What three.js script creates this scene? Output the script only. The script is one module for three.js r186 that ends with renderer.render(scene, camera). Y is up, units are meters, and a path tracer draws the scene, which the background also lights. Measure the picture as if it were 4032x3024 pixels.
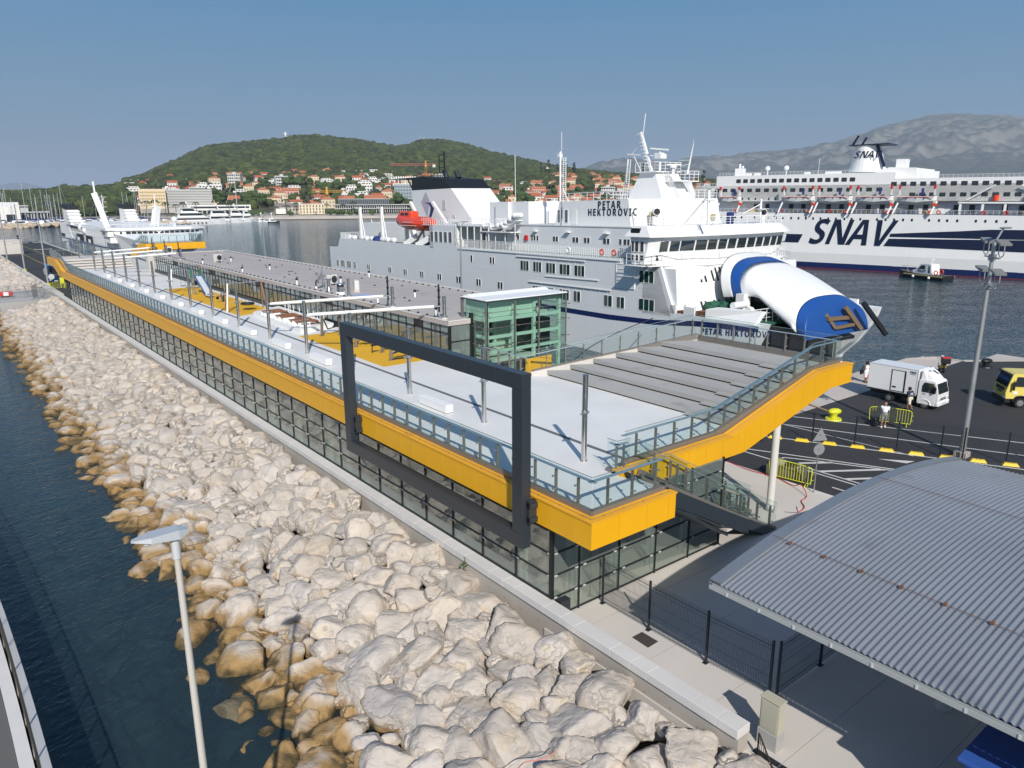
import * as THREE from 'three';
import { mergeGeometries, mergeVertices } from 'three/addons/utils/BufferGeometryUtils.js';
import { RoundedBoxGeometry } from 'three/addons/geometries/RoundedBoxGeometry.js';
import { MarchingCubes } from 'three/addons/objects/MarchingCubes.js';
import { ImprovedNoise } from 'three/addons/math/ImprovedNoise.js';
import { FontLoader } from 'three/addons/loaders/FontLoader.js';
import { TextGeometry } from 'three/addons/geometries/TextGeometry.js';

// ---------- camera, sky, sun, exposure ----------
const scene = new THREE.Scene();
const camera = new THREE.PerspectiveCamera(54.83, 4 / 3, 0.3, 60000);
camera.position.set(-13.8055, 13.3688, 13.8126);
camera.rotation.order = 'YXZ';
camera.rotation.set(-0.249195, -0.669408, -0.00317);
const SUN = new THREE.Vector3(-0.642, 1, 1.212).normalize();
const sun = new THREE.DirectionalLight(new THREE.Color(1, 0.95, 0.88), 5);
sun.position.copy(SUN).multiplyScalar(400).add(new THREE.Vector3(20, 0, -40));
sun.target.position.set(20, 0, -40);
sun.castShadow = true;
sun.shadow.mapSize.set(4096, 4096);
Object.assign(sun.shadow.camera, { left: -150, right: 150, top: 150, bottom: -150, near: 50, far: 900 });
scene.add(sun, sun.target);
{ // clear late summer morning sky: deeper blue overhead, greyer towards the horizon
  const W = 512, H = 512, d = new Float32Array(W * H * 4);
  const stops = [[-90, .10, .125, .155], [-2, .235, .305, .385], [0, .235, .305, .385], [3, .205, .315, .44], [7, .165, .325, .51], [13, .105, .285, .535], [30, .07, .21, .47], [90, .04, .13, .36]];
  for (let j = 0; j < H; j++) {
    const el = ((j + .5) / H - .5) * 180;
    let k = 0; while (k < stops.length - 2 && el > stops[k + 1][0]) k++;
    const a = stops[k], b = stops[k + 1], t = Math.min(1, Math.max(0, (el - a[0]) / (b[0] - a[0])));
    for (let i = 0; i < W; i++) {
      const ph = ((i + .5) / W - .5) * 2 * Math.PI, e = el * Math.PI / 180;
      const dot = Math.cos(e) * Math.cos(ph) * SUN.x + Math.sin(e) * SUN.y + Math.cos(e) * Math.sin(ph) * SUN.z;
      const g = el > -5 ? .9 * Math.pow(Math.max(0, dot), 14) + .35 * Math.pow(Math.max(0, dot), 3) : 0, o = (j * W + i) * 4;
      for (let c = 0; c < 3; c++) d[o + c] = (a[c + 1] + (b[c + 1] - a[c + 1]) * t) * [.93, .9, .86][c] + g * [1, .93, .82][c] * .5;
      d[o + 3] = 1;
    }
  }
  const sky = new THREE.DataTexture(d, W, H, THREE.RGBAFormat, THREE.FloatType);
  sky.mapping = THREE.EquirectangularReflectionMapping; sky.magFilter = THREE.LinearFilter; sky.needsUpdate = true;
  scene.background = sky; scene.environment = sky; scene.environmentIntensity = 1;
}
scene.fog = new THREE.FogExp2(new THREE.Color(.62, .74, .9), 0.00009);
const renderer = new THREE.WebGLRenderer({ antialias: true });
renderer.toneMapping = THREE.LinearToneMapping;
renderer.toneMappingExposure = 1.02;
renderer.shadowMap.enabled = true;

// ---------- helpers ----------
const noise = new ImprovedNoise();
function rng(seed) { let s = seed >>> 0; return () => { s = (s + 0x6D2B79F5) | 0; let t = Math.imul(s ^ (s >>> 15), 1 | s); t = (t + Math.imul(t ^ (t >>> 7), 61 | t)) ^ t; return ((t ^ (t >>> 14)) >>> 0) / 4294967296; }; }
const names = new Map();
function numbered(n) { const k = names.get(n) || 0; names.set(n, k + 1); return k ? n + '_' + String(k).padStart(3, '0') : n; }
function tag(o, label, category, group, kind) { o.userData = {}; if (label) o.userData.label = label; if (category) o.userData.category = category; if (group) o.userData.group = group; if (kind) o.userData.kind = kind; return o; }
function thing(name, label, category, [x, y, z] = [0, 0, 0], turn = 0, group) { const o = new THREE.Group(); o.name = numbered(name); scene.add(o); o.position.set(x, y, z); o.rotation.y = turn; return tag(o, label, category, group); }
function clean(g) { // same attributes everywhere, so that geometries merge
  let q = g.index ? g.toNonIndexed() : g;
  for (const k of Object.keys(q.attributes)) if (!['position', 'normal', 'uv', 'color'].includes(k)) q.deleteAttribute(k);
  if (!q.attributes.normal) q.computeVertexNormals();
  if (!q.attributes.uv) q.setAttribute('uv', new THREE.BufferAttribute(new Float32Array(q.attributes.position.count * 2), 2));
  q.clearGroups && q.clearGroups(); q.morphAttributes = {}; return q;
}
function uvBox(g) { // uv in metres from the face's main direction
  const p = g.attributes.position, n = g.attributes.normal, uv = new Float32Array(p.count * 2);
  for (let i = 0; i < p.count; i++) {
    const ax = Math.abs(n.getX(i)), ay = Math.abs(n.getY(i)), az = Math.abs(n.getZ(i));
    if (ay >= ax && ay >= az) { uv[2 * i] = p.getX(i); uv[2 * i + 1] = p.getZ(i); }
    else if (ax >= az) { uv[2 * i] = p.getZ(i); uv[2 * i + 1] = p.getY(i); }
    else { uv[2 * i] = p.getX(i); uv[2 * i + 1] = p.getY(i); }
  }
  g.setAttribute('uv', new THREE.BufferAttribute(uv, 2)); return g;
}
function merge(gs, keep) {
  const list = (Array.isArray(gs) ? gs : [gs]).flat(3).map(clean);
  const hasC = list.every(g => g.attributes.color); if (!hasC) list.forEach(g => g.deleteAttribute('color'));
  const m = list.length === 1 ? list[0] : mergeGeometries(list, false);
  return keep ? m : uvBox(m);
}
function mesh(name, gs, mat, keep) { const m = new THREE.Mesh(merge(gs, keep), mat); m.name = name; m.castShadow = m.receiveShadow = true; return m; }
function part(t, name, gs, mat, keep) { const m = mesh(name, gs, mat, keep); t.add(m); return m; }
function wpart(t, name, gs, mat, keep) { // geometry given in world coordinates, thing unturned
  const g = merge(gs, keep); let p = t, o = new THREE.Vector3(); while (p && p !== scene) { o.add(p.position); p = p.parent; }
  g.translate(-o.x, -o.y, -o.z); const m = new THREE.Mesh(g, mat); m.name = name; m.castShadow = m.receiveShadow = true; t.add(m); return m;
}
function solo(name, gs, mat, label, category, group, kind, keep) { const m = mesh(numbered(name), gs, mat, keep); scene.add(m); return tag(m, label, category, group, kind); }
function setting(name, gs, mat, keep) { const m = mesh(numbered(name), gs, mat, keep); scene.add(m); m.userData = { kind: 'structure' }; return m; }
function share(t, name, geo, mat, x = 0, y = 0, z = 0, ry = 0) { const m = new THREE.Mesh(geo, mat); m.name = name; m.castShadow = m.receiveShadow = true; m.position.set(x, y, z); m.rotation.y = ry; t.add(m); return m; }
function copy(t, pos, turn, label, group) { const c = t.clone(); c.name = numbered(t.name.replace(/_\d+$/, '')); c.userData = { ...t.userData }; c.position.set(...pos); if (turn !== undefined) c.rotation.y = turn; if (label) c.userData.label = label; if (group) c.userData.group = group; scene.add(c); return c; }
const bx = (x0, x1, y0, y1, z0, z1) => new THREE.BoxGeometry(x1 - x0, y1 - y0, z1 - z0).translate((x0 + x1) / 2, (y0 + y1) / 2, (z0 + z1) / 2);
const rb = (x0, x1, y0, y1, z0, z1, r = .02, s = 1) => new RoundedBoxGeometry(x1 - x0, y1 - y0, z1 - z0, s, r).translate((x0 + x1) / 2, (y0 + y1) / 2, (z0 + z1) / 2);
const V = (x, y, z) => new THREE.Vector3(x, y, z);
function bar(a, b, w, h = w, round = false, seg = 8) { // beam or rod from a to b; h is its upright side
  const A = V(...a), B = V(...b), L = A.distanceTo(B), g = round ? new THREE.CylinderGeometry(h / 2, w / 2, L, seg) : new THREE.BoxGeometry(w, L, h);
  const d = B.clone().sub(A).normalize(), up = Math.abs(d.y) > .99 ? V(0, 0, 1) : V(0, 1, 0), s = new THREE.Vector3().crossVectors(d, up).normalize(), u = new THREE.Vector3().crossVectors(s, d);
  return g.applyMatrix4(new THREE.Matrix4().makeBasis(s, d, u)).translate((A.x + B.x) / 2, (A.y + B.y) / 2, (A.z + B.z) / 2);
}
const rod = (a, b, r, seg = 8, r2 = r) => bar(a, b, 2 * r, 2 * r2, true, seg);
const cyl = (x, y0, y1, z, r, r2 = r, seg = 16) => new THREE.CylinderGeometry(r2, r, y1 - y0, seg).translate(x, (y0 + y1) / 2, z);
function tube(pts, r, seg = 6, n) { return new THREE.TubeGeometry(new THREE.CatmullRomCurve3(pts.map(p => V(...p)), false, 'centripetal'), n || pts.length * 5, r, seg, false); }
function poly(pts, y0, y1, holes) { // plan outline [x, z] raised from y0 to y1
  const s = new THREE.Shape(pts.map(p => new THREE.Vector2(p[0], -p[1])));
  for (const h of holes || []) s.holes.push(new THREE.Path(h.map(p => new THREE.Vector2(p[0], -p[1]))));
  return new THREE.ExtrudeGeometry(s, { depth: y1 - y0, bevelEnabled: false }).rotateX(-Math.PI / 2).translate(0, y0, 0);
}
function profX(pts, x0, x1) { // outline [z, y] stretched along x
  const s = new THREE.Shape(pts.map(p => new THREE.Vector2(-p[0], p[1])));
  return new THREE.ExtrudeGeometry(s, { depth: x1 - x0, bevelEnabled: false }).rotateY(Math.PI / 2).translate(x0, 0, 0);
}
function profZ(pts, z0, z1) { // outline [x, y] stretched along z
  const s = new THREE.Shape(pts.map(p => new THREE.Vector2(p[0], p[1])));
  return new THREE.ExtrudeGeometry(s, { depth: z1 - z0, bevelEnabled: false }).translate(0, 0, z0);
}
function quad(a, b, c, d) { const g = new THREE.BufferGeometry(); g.setAttribute('position', new THREE.Float32BufferAttribute([...a, ...b, ...c, ...a, ...c, ...d], 3)); g.computeVertexNormals(); return g; }
function loft(rings, close = true, caps = true) { // rings of equal length, each a list of points
  const P = [], n = rings[0].length;
  for (let i = 0; i + 1 < rings.length; i++) for (let j = 0; j < (close ? n : n - 1); j++) {
    const a = rings[i][j], b = rings[i][(j + 1) % n], c = rings[i + 1][(j + 1) % n], d = rings[i + 1][j]; P.push(...a, ...b, ...c, ...a, ...c, ...d);
  }
  if (caps && close) for (const [r, f] of [[rings[0], 1], [rings[rings.length - 1], 0]]) for (let j = 1; j + 1 < n; j++) P.push(...r[0], ...(f ? r[j + 1] : r[j]), ...(f ? r[j] : r[j + 1]));
  const g = new THREE.BufferGeometry(); g.setAttribute('position', new THREE.Float32BufferAttribute(P, 3)); g.computeVertexNormals(); return g;
}
function smooth(g, tol = 1e-3) { const q = new THREE.BufferGeometry(); q.setAttribute('position', g.attributes.position.clone()); if (g.attributes.color) q.setAttribute('color', g.attributes.color.clone()); const m = mergeVertices(q, tol); m.computeVertexNormals(); return m; }
// ---------- textures and materials ----------
function tex(size, fn, rx, ry = rx, srgb = false) { // fn(u, v) -> grey or [r, g, b]; tiles; repeat so that one tile spans rx by ry metres
  const d = new Uint8Array(size * size * 4);
  for (let j = 0; j < size; j++) for (let i = 0; i < size; i++) { const c = fn(i / size, j / size), o = (j * size + i) * 4; for (let k = 0; k < 3; k++) d[o + k] = Math.max(0, Math.min(255, 255 * (Array.isArray(c) ? c[k] : c))); d[o + 3] = 255; }
  const t = new THREE.DataTexture(d, size, size); t.wrapS = t.wrapT = THREE.RepeatWrapping; t.magFilter = THREE.LinearFilter; t.minFilter = THREE.LinearFilter; t.repeat.set(1 / rx, 1 / ry); if (srgb) t.colorSpace = THREE.SRGBColorSpace; t.needsUpdate = true; return t;
}
function tn(u, v, f, s = 0) { // tiling noise -1..1
  const a = 2 * Math.PI, R = f / a; return noise.noise(Math.cos(a * u) * R + 13.7 + s, Math.sin(a * u) * R + s * 1.7, Math.cos(a * v) * R + Math.sin(a * v) * R * .73 + s * .31) * .6 + noise.noise(Math.cos(a * v) * R + 5.1 + s, Math.sin(a * v) * R + s, Math.sin(a * u) * R + Math.cos(a * u) * R * .73) * .6;
}
const fb = (u, v, f, o = 4, s = 0) => { let r = 0, a = .5; for (let k = 0; k < o; k++) { r += a * tn(u, v, f, s + k * 3.1); f *= 2.03; a *= .5; } return r; };
const mixT = tex(512, (u, v) => { const a = .92 + .13 * fb(u, v, 5, 5) - .12 * Math.max(0, fb(u, v, 3, 3, 9) - .12); return [a, a * .993, a * .98]; }, 9);
const grainT = tex(256, (u, v) => .5 + .5 * fb(u, v, 24, 3, 4), .8);
const stainT = tex(512, (u, v) => { const s = fb(u, v, 4, 5, 2), k = Math.max(0, fb(u, v, 9, 3, 7) - .22) * 2.2; const a = .9 + .22 * s - k * .6; return [a, a * .985, a * .96]; }, 14);
const streakT = tex(512, (u, v) => { const a = .965 + .05 * tn(u, .3, 40, 1) * (.5 + .5 * tn(u, v, 3, 5)) + .03 * fb(u, v, 4, 3, 3); return [a, a * .998, a * .99]; }, 14, 10);
const platesT = tex(256, (u, v) => { const l = Math.min(Math.abs(((u * 4) % 1) - .5), .5) > .485 || Math.min(Math.abs(((v * 3) % 1) - .5), .5) > .485 ? .35 : .6; return l + .28 * fb(u, v, 5, 3, 8); }, 9, 7);
const asphT = tex(512, (u, v) => { const a = .85 + .3 * fb(u, v, 4, 4, 6) + .18 * tn(u, v, 90, 2) - .3 * Math.max(0, fb(u, v, 6, 2, 12) - .15); return [a, a, a]; }, 12);
const C = (r, g, b) => new THREE.Color().setRGB(r, g, b);
const M = (c, rough = .6, o = {}) => new THREE.MeshPhysicalMaterial({ color: C(...c), roughness: rough, side: THREE.DoubleSide, ...o });
const vc = (rough, o = {}) => M([1, 1, 1], rough, { vertexColors: true, ...o });
const pane = (c, o = {}) => M(c, 0, { transmission: 1, thickness: 0, ior: 1.5, ...o });
const mat = {
  deck: M([.74, .735, .72], .55, { map: mixT, bumpMap: grainT, bumpScale: .0015 }),
  concrete: M([.4, .4, .395], .85, { map: stainT, bumpMap: grainT, bumpScale: .002 }),
  pale: M([.6, .565, .525], .85, { map: mixT, bumpMap: grainT, bumpScale: .002 }),
  apron: M([.5, .455, .42], .9, { map: stainT, bumpMap: grainT, bumpScale: .003 }),
  wall: M([.44, .405, .365], .9, { map: stainT, bumpMap: grainT, bumpScale: .003 }),
  coping: M([.66, .64, .62], .6, { map: mixT }),
  asphalt: M([.036, .036, .038], .9, { map: asphT, bumpMap: grainT, bumpScale: .004 }),
  paint: M([.62, .62, .6], .7, { map: stainT }),
  yellow: M([.83, .42, .006], .42, { map: mixT, clearcoat: .2, clearcoatRoughness: .3 }),
  yellowCap: M([.82, .4, .02], .5, { map: stainT }),
  rubber: M([.7, .39, .015], .9, { map: mixT, bumpMap: grainT, bumpScale: .003 }),
  dark: M([.022, .027, .032], .45), darkMetal: M([.028, .036, .044], .42, { metalness: .3 }), black: M([.008, .009, .01], .5),
  frameGrey: M([.024, .031, .039], .38, { clearcoat: .3, clearcoatRoughness: .4 }),
  taupe: M([.24, .22, .195], .5, { metalness: .5 }),
  inox: M([.62, .6, .57], .22, { metalness: 1 }), steel: M([.45, .46, .47], .42, { metalness: .85 }), galv: M([.42, .44, .45], .5, { metalness: .6, map: stainT }),
  white: M([.8, .8, .79], .4), offwhite: M([.68, .67, .63], .55, { map: mixT }), beige: M([.42, .4, .31], .5),
  facade: pane([.55, .62, .55], { ior: 2.1, metalness: .3 }), glass: pane([.86, .94, .915]), towerGlass: pane([.72, .86, .79], { ior: 1.6 }), blueGlass: pane([.62, .72, .68], { ior: 1.9, metalness: .3 }),
  mintSteel: M([.5, .62, .55], .45), roof: M([.44, .405, .39], .9, { map: stainT, bumpMap: grainT, bumpScale: .004 }),
  wood: M([.3, .125, .055], .6, { map: mixT }), zinc: M([.36, .375, .4], .42, { metalness: .55, map: stainT }),
  ship: M([.76, .775, .79], .42, { map: streakT, bumpMap: platesT, bumpScale: .02, clearcoat: .15, clearcoatRoughness: .35 }), shipWhite: M([.8, .8, .79], .4, { map: streakT }),
  navy: M([.008, .02, .1], .4, { map: streakT }), navyDark: M([.006, .012, .04], .4), green: M([.02, .1, .06], .7), shipGlass: M([.02, .028, .03], .05, { specularIntensity: 1, ior: 1.7 }), greenGlass: M([.012, .05, .04], .08, { ior: 1.7 }), greyGlass: M([.1, .11, .115], .1, { ior: 1.7 }),
  orange: M([.72, .06, .012], .35, { clearcoat: .4 }), red: M([.5, .02, .015], .5), blue: M([.01, .14, .5], .5), tarp: M([.012, .025, .14], .8), hiviz: M([.62, .64, .03], .5), rope: M([.28, .2, .11], .9), tyre: M([.015, .015, .016], .9), rust: M([.16, .07, .035], .9), lightGrey: M([.5, .51, .52], .5),
};
const font = await new FontLoader().loadAsync('fonts/droid/droid_sans_bold.typeface.json');
function text(s, size, depth = .02) { return new TextGeometry(s, { font, size, depth, height: depth, curveSegments: 4, bevelEnabled: false }); }
// ---------- the ferry terminal ----------
const DK = 4.19; // height of the white roof deck
const term = thing('ferry_terminal', 'long glass-walled ferry terminal with bright yellow fascia and white roof deck', 'terminal building', [0.46, 0, -2.21]);
{
  const T = term, zs = [-2.21]; for (let k = 0; k < 48; k++) zs.push(-4.02 - 1.9 * k);
  const ys = [.78, 1.555, 2.33, 3.1, 3.62];
  const paneGeo = {};
  const vPane = (w, h) => paneGeo[w.toFixed(3) + h] ||= new THREE.PlaneGeometry(w - .05, h - .045);
  // seaward glass wall, pane by pane
  const mull = [], clips = [];
  for (let i = 0; i + 1 < zs.length; i++) {
    const w = zs[i] - zs[i + 1], zc = (zs[i] + zs[i + 1]) / 2;
    for (let r = 0; r < 4; r++) { const h = ys[r + 1] - ys[r], m = share(T, 'window_pane', vPane(w, h), mat.facade, .465 - .46, (ys[r] + ys[r + 1]) / 2, zc + 2.21, -Math.PI / 2); }
    mull.push(bx(.42, .5, .78, 3.62, zs[i] - .025, zs[i] + .025));
    for (let r = 1; r < 4; r++) for (const s of [-.45, .45]) clips.push(bx(.41, .46, ys[r] - .022, ys[r] + .022, zc + s * w - .06, zc + s * w + .06));
  }
  mull.push(bx(.4, .52, .78, 3.62, -2.27, -2.15), bx(.4, .52, 0, 3.62, zs.at(-1) - .06, zs.at(-1)));
  const trans = ys.slice(1, 4).map(y => bx(.44, .5, y - .025, y + .025, zs.at(-1), -2.21)); trans.push(bx(.41, .52, .7, .81, zs.at(-1), -2.21));
  wpart(T, 'mullion', mull, mat.black); wpart(T, 'transom', trans, mat.black); wpart(T, 'glazing_clip', clips, mat.lightGrey);
  // glass end wall
  const xs = [.46, 1.66, 3.555, 5.45, 7.345, 9.24], ye = [0.06, .78, 1.555, 2.33, 3.1, 3.62], em = [], et = [];
  for (let i = 0; i + 1 < xs.length; i++) {
    for (let r = 0; r < 5; r++) { const w = xs[i + 1] - xs[i], h = ye[r + 1] - ye[r]; share(T, 'window_pane', vPane(w, h), mat.facade, (xs[i] + xs[i + 1]) / 2 - .46, (ye[r] + ye[r + 1]) / 2, 0); }
    em.push(bx(xs[i + 1] - .025, xs[i + 1] + .025, 0, 3.62, -2.25, -2.17));
    for (let r = 1; r < 5; r++) for (const s of [.12, .88]) { const x = xs[i] + (xs[i + 1] - xs[i]) * s; clips.push(bx(x - .06, x + .06, ye[r] - .022, ye[r] + .022, -2.2, -2.15)); }
  }
  for (const y of ye.slice(0, 5)) et.push(bx(.46, 9.24, y - .025, y + .025, -2.24, -2.18));
  wpart(T, 'mullion', em, mat.black); wpart(T, 'transom', et, mat.black); wpart(T, 'glazing_clip', clips.slice(-40), mat.lightGrey);
  // side return and recessed glass hall under the raised terrace
  const rc = []; for (let i = 0; i < 4; i++) rc.push(bx(9.23 + i * 2.27 - .03, 9.23 + i * 2.27 + .03, 0, 3.45, -7.04, -6.96)); rc.push(bx(15.98, 16.06, 0, 3.48, -7.06, -6.96), bx(9.2, 9.28, 0, 3.62, -7, -2.2));
  for (const y of [.05, 1.55, 3.1]) rc.push(bx(9.23, 16.04, y - .03, y + .03, -7.03, -6.97));
  wpart(T, 'mullion', rc, mat.black);
  for (let i = 0; i < 3; i++) for (const [a, b] of [[.05, 1.55], [1.55, 3.1], [3.1, 3.46]]) share(T, 'window_pane', vPane(2.27, b - a), mat.facade, 9.23 + (i + .5) * 2.27 - .46, (a + b) / 2, -7 + 2.21);
  for (const [a, b] of [[.05, 1.55], [1.55, 3.1]]) for (const z of [-3.4, -5.8]) share(T, 'window_pane', vPane(2.4, b - a), mat.facade, 9.24 - .46, (a + b) / 2, z + 2.21, Math.PI / 2);
  wpart(T, 'door_surround', [bx(11.9, 12.5, 0, 3.0, -6.9, -6.4), bx(9.26, 9.9, 0, 2.6, -4.2, -3.6)], mat.yellow);
  // inside
  wpart(T, 'hall_floor', [bx(.55, 9.2, .0, .03, -93, -2.3), bx(9.3, 16, .0, .03, -20, -7.1)], mat.pale);
  wpart(T, 'inner_wall', [bx(8.2, 8.4, .03, 3.6, -93, -7), bx(.6, 9, .03, 3.6, -93.2, -93), bx(9.3, 16, .03, 3.4, -12.1, -12)], mat.concrete);
  wpart(T, 'hall_ceiling', bx(.55, 9.2, 3.6, 3.66, -93, -2.3), mat.dark);
  const posts = []; for (let k = 0; k < 24; k++) for (const o of [-.16, .1]) posts.push(bx(.75, .87, .03, 3.6, -4.02 - 3.8 * k + o - .05, -4.02 - 3.8 * k + o + .05));
  for (const x of [1.66, 3.55, 5.45, 7.35]) for (const o of [-.14, .1]) posts.push(bx(x + .3 + o, x + .42 + o, .03, 3.6, -2.75, -2.6));
  wpart(T, 'inner_post', posts, mat.mintSteel);
  const cols = []; for (let k = 0; k < 16; k++) cols.push(cyl(2.15, .03, 3.6, -3.15 - 6 * k, .16)); wpart(T, 'inner_column', cols, mat.mintSteel);
  const seats = []; for (let k = 0; k < 14; k++) seats.push(bx(1.5, 1.95, .4, .46, -6.5 - 6 * k, -4.3 - 6 * k), bx(1.6, 1.85, .03, .4, -6.3 - 6 * k, -6.2 - 6 * k), bx(1.6, 1.85, .03, .4, -4.6 - 6 * k, -4.5 - 6 * k)); wpart(T, 'waiting_bench', seats, mat.darkMetal);
  wpart(T, 'yellow_partition', bx(6.6, 8.1, .03, 2.7, -4.6, -4.4), mat.yellow);
  // plinth corner box at the glass edge
  wpart(T, 'corner_box', bx(.56, .98, 0, .76, -2.12, -1.86), mat.darkMetal);
  // deck: one sheet round the stair well, the lift and the upper hall
  wpart(T, 'roof_deck', poly([[.3, -.36], [3.6, -.36], [3.6, -2.62], [11.3, -2.62], [11.3, -14.85], [10.45, -15.25], [10.45, -19.4], [9.2, -19.4], [9.2, -98], [.3, -98]], 3.7, DK), mat.deck);
  wpart(T, 'drain_strip', bx(4.84, 5.04, DK, DK + .006, -97, -2.7), M([.13, .135, .14], .8, { map: mixT }));
  // yellow fascia along the sea: cladding panels, cap plates and dark backing
  const pz = [0, -.79]; for (let k = 1; k < 97; k++) pz.push(-.79 - .997 * k);
  const pg = merge(bx(-.02, .02, 3.48, 4.3, -.4985 + .006, .4985 - .006));
  for (let i = 0; i + 1 < pz.length; i++) { const w = pz[i] - pz[i + 1]; if (i === 0) wpart(T, 'cladding_panel', bx(0, .04, 3.48, 4.3, -.784, -.0), mat.yellow); else share(T, 'cladding_panel', pg, mat.yellow, .02 - .46, 0, (pz[i] + pz[i + 1]) / 2 + 2.21); }
  for (let i = 0; i < 47; i++) wpart(T, 'cap_plate', bx(-.03, .33, 4.3, 4.345, -2 * i - 1.995, -2 * i - (i ? 0 : -.02)), mat.yellowCap);
  wpart(T, 'fascia_core', [bx(.045, .4, 3.47, 4.295, -95.6, -.04), bx(.05, 3.66, 3.47, 4.295, -.36, -.045), bx(.42, 3.58, 3.475, 3.69, -2.6, -.37), bx(.42, 9.2, 3.475, 3.69, -95, -2.72)], mat.dark);
  // far end, where the fascia climbs
  wpart(T, 'cladding_panel', profX([[-95.73, 3.48], [-97.5, 3.48], [-101.4, 4.42], [-107, 4.42], [-107, 5.33], [-99.6, 5.35], [-95.73, 4.55]], 0, .35), mat.yellow);
  wpart(T, 'cap_plate', [profX([[-94.0, 4.346], [-99.6, 5.36], [-107, 5.34], [-107, 5.39], [-99.55, 5.41], [-94.0, 4.4]], -.03, .34)], mat.yellowCap);
  // near end fascia
  for (const [a, b] of [[0.0, 1.13], [1.13, 2.35], [2.35, 3.35], [3.35, 3.69]]) wpart(T, 'cladding_panel', bx(a + (a ? .006 : .042), b - .006, 3.48, 4.3, -.04, 0), mat.yellow);
  for (const [a, b] of [[.334, 1.3], [1.3, 2.55], [2.55, 3.72]]) wpart(T, 'cap_plate', bx(a + .003, b - .003, 4.3, 4.345, -.33, .03), mat.yellowCap);
  // lightning wire on the cap
  const wire = [tube([[.13, 4.36, -95], [.13, 4.36, -50], [.13, 4.36, -.15]], .006, 5, 60), rod([.13, 4.36, -.15], [3.6, 4.36, -.15], .006, 5)];
  for (let k = 0; k < 96; k++) wire.push(bx(.11, .15, 4.345, 4.37, -k - .52, -k - .48)); for (let k = 0; k < 4; k++) wire.push(bx(.6 + k * .85, .64 + k * .85, 4.345, 4.37, -.17, -.13));
  wpart(T, 'lightning_wire', wire, mat.taupe);
  // upper fascia of the raised terrace
  const lo = x => x < 10.65 ? 3.5 : x < 16.85 ? 3.5 + (x - 10.65) * .2565 : 5.09, hi = x => x < 9.75 ? 4.3 : x < 15.95 ? 4.3 + (x - 9.75) * .2645 : 5.94;
  const ux = [3.55, 4.3, 5.25, 6.2, 7.18, 8.16, 9.18, 10.17, 10.62, 11.66, 12.63, 13.56, 14.57, 15.52, 16.46, 17.51, 18.6];
  for (let i = 0; i + 1 < ux.length; i++) { const a = ux[i] + .006, b = ux[i + 1] - .006, ks = [9.75, 15.95, 16.85].filter(k => k > a && k < b); wpart(T, 'cladding_panel', profZ([[a, lo(a)], ...[10.65, 16.85].filter(k => k > a && k < b).map(k => [k, lo(k)]), [b, lo(b)], [b, hi(b)], ...[15.95, 9.75].filter(k => k > a && k < b).map(k => [k, hi(k)]), [a, hi(a)]], -2.29, -2.25), mat.yellow); }
  const caps = [[3.55, 5.6], [5.6, 7.7], [7.7, 9.75], [9.75, 11.8], [11.8, 13.9], [13.9, 15.95], [15.95, 18.66]];
  for (const [a, b] of caps) wpart(T, 'cap_plate', profZ([[a + .003, hi(a) + .002], [b - .003, hi(b) + .002], [b - .003, hi(b) + .045], [a + .003, hi(a) + .045]], -2.66, -2.22), mat.yellowCap);
  wpart(T, 'fascia_core', profZ([[3.56, 3.5], [10.65, 3.49], [16.85, 5.08], [18.58, 5.08], [18.58, 5.93], [15.95, 5.93], [9.75, 4.29], [3.56, 4.29]], -2.7, -2.292), mat.yellow);
  wpart(T, 'lightning_wire', [rod([3.6, 4.36, -2.45], [9.7, 4.36, -2.45], .006, 5), rod([9.7, 4.36, -2.45], [15.9, 6.0, -2.45], .006, 5), rod([15.9, 6.0, -2.45], [18.6, 6.0, -2.45], .006, 5)], mat.taupe);
  // bleacher steps of the raised terrace
  const edge = x => -14.8 + (x - 11.2) * .545;
  for (let i = 0; i < 6; i++) {
    const x0 = 11.15 + 1.07 * i, x1 = i < 5 ? x0 + 1.12 : 18.3, y = DK + .27 * (i + 1);
    wpart(T, 'step_slab', poly([[x0, -10.16], [x1, -10.16], [x1, edge(x1)], [x0, edge(x0)]], y - .2, y), mat.concrete);
    wpart(T, 'step_slab', poly([[x0, -2.72], [x1, -2.72], [x1, -10.145], [x0, -10.145]], y - .2, y), mat.concrete);
    wpart(T, 'step_riser', poly([[x0 + .09, -2.75], [x0 + .16, -2.75], [x0 + .16, edge(x0) + .1], [x0 + .09, edge(x0) + .1]], y - .28, y - .2), mat.black);
    wpart(T, 'half_step', poly([[x0 - .26, -2.75], [x0 + .02, -2.75], [x0 + .02, -5.5], [x0 - .26, -5.5]], y - .2, y - .135), mat.concrete);
  }
  wpart(T, 'terrace_soffit', profZ([[9.6, 3.5], [10.6, 3.5], [16.85, 5.05], [18.3, 5.05], [18.3, 5.5], [16.5, 5.5], [11.2, 4.05], [9.6, 4.05]], -10.6, -2.71), mat.concrete);
  // raised kerb along the slanted edge and the back of the terrace
  const kerb = (a, b, h) => bar([a[0], a[1] - .1, a[2]], [b[0], b[1] - .1, b[2]], .22, h);
  wpart(T, 'terrace_kerb', [kerb([10.5, 4.3, -15.25], [18.35, 6.0, -10.75], .45), kerb([18.4, 5.97, -10.75], [18.4, 5.97, -2.7], .3)], mat.pale);
  wpart(T, 'kerb_cap', [bar([10.5, 4.44, -15.25], [18.35, 6.14, -10.75], .26, .03), bar([18.4, 6.05, -10.7], [18.4, 6.05, -2.7], .26, .03)], mat.taupe);
  wpart(T, 'terrace_column', [cyl(13.65, .1, 4.1, -2.75, .16, .16, 24), cyl(13.65, 0, .1, -2.75, .2, .2, 24)], mat.offwhite);
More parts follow.
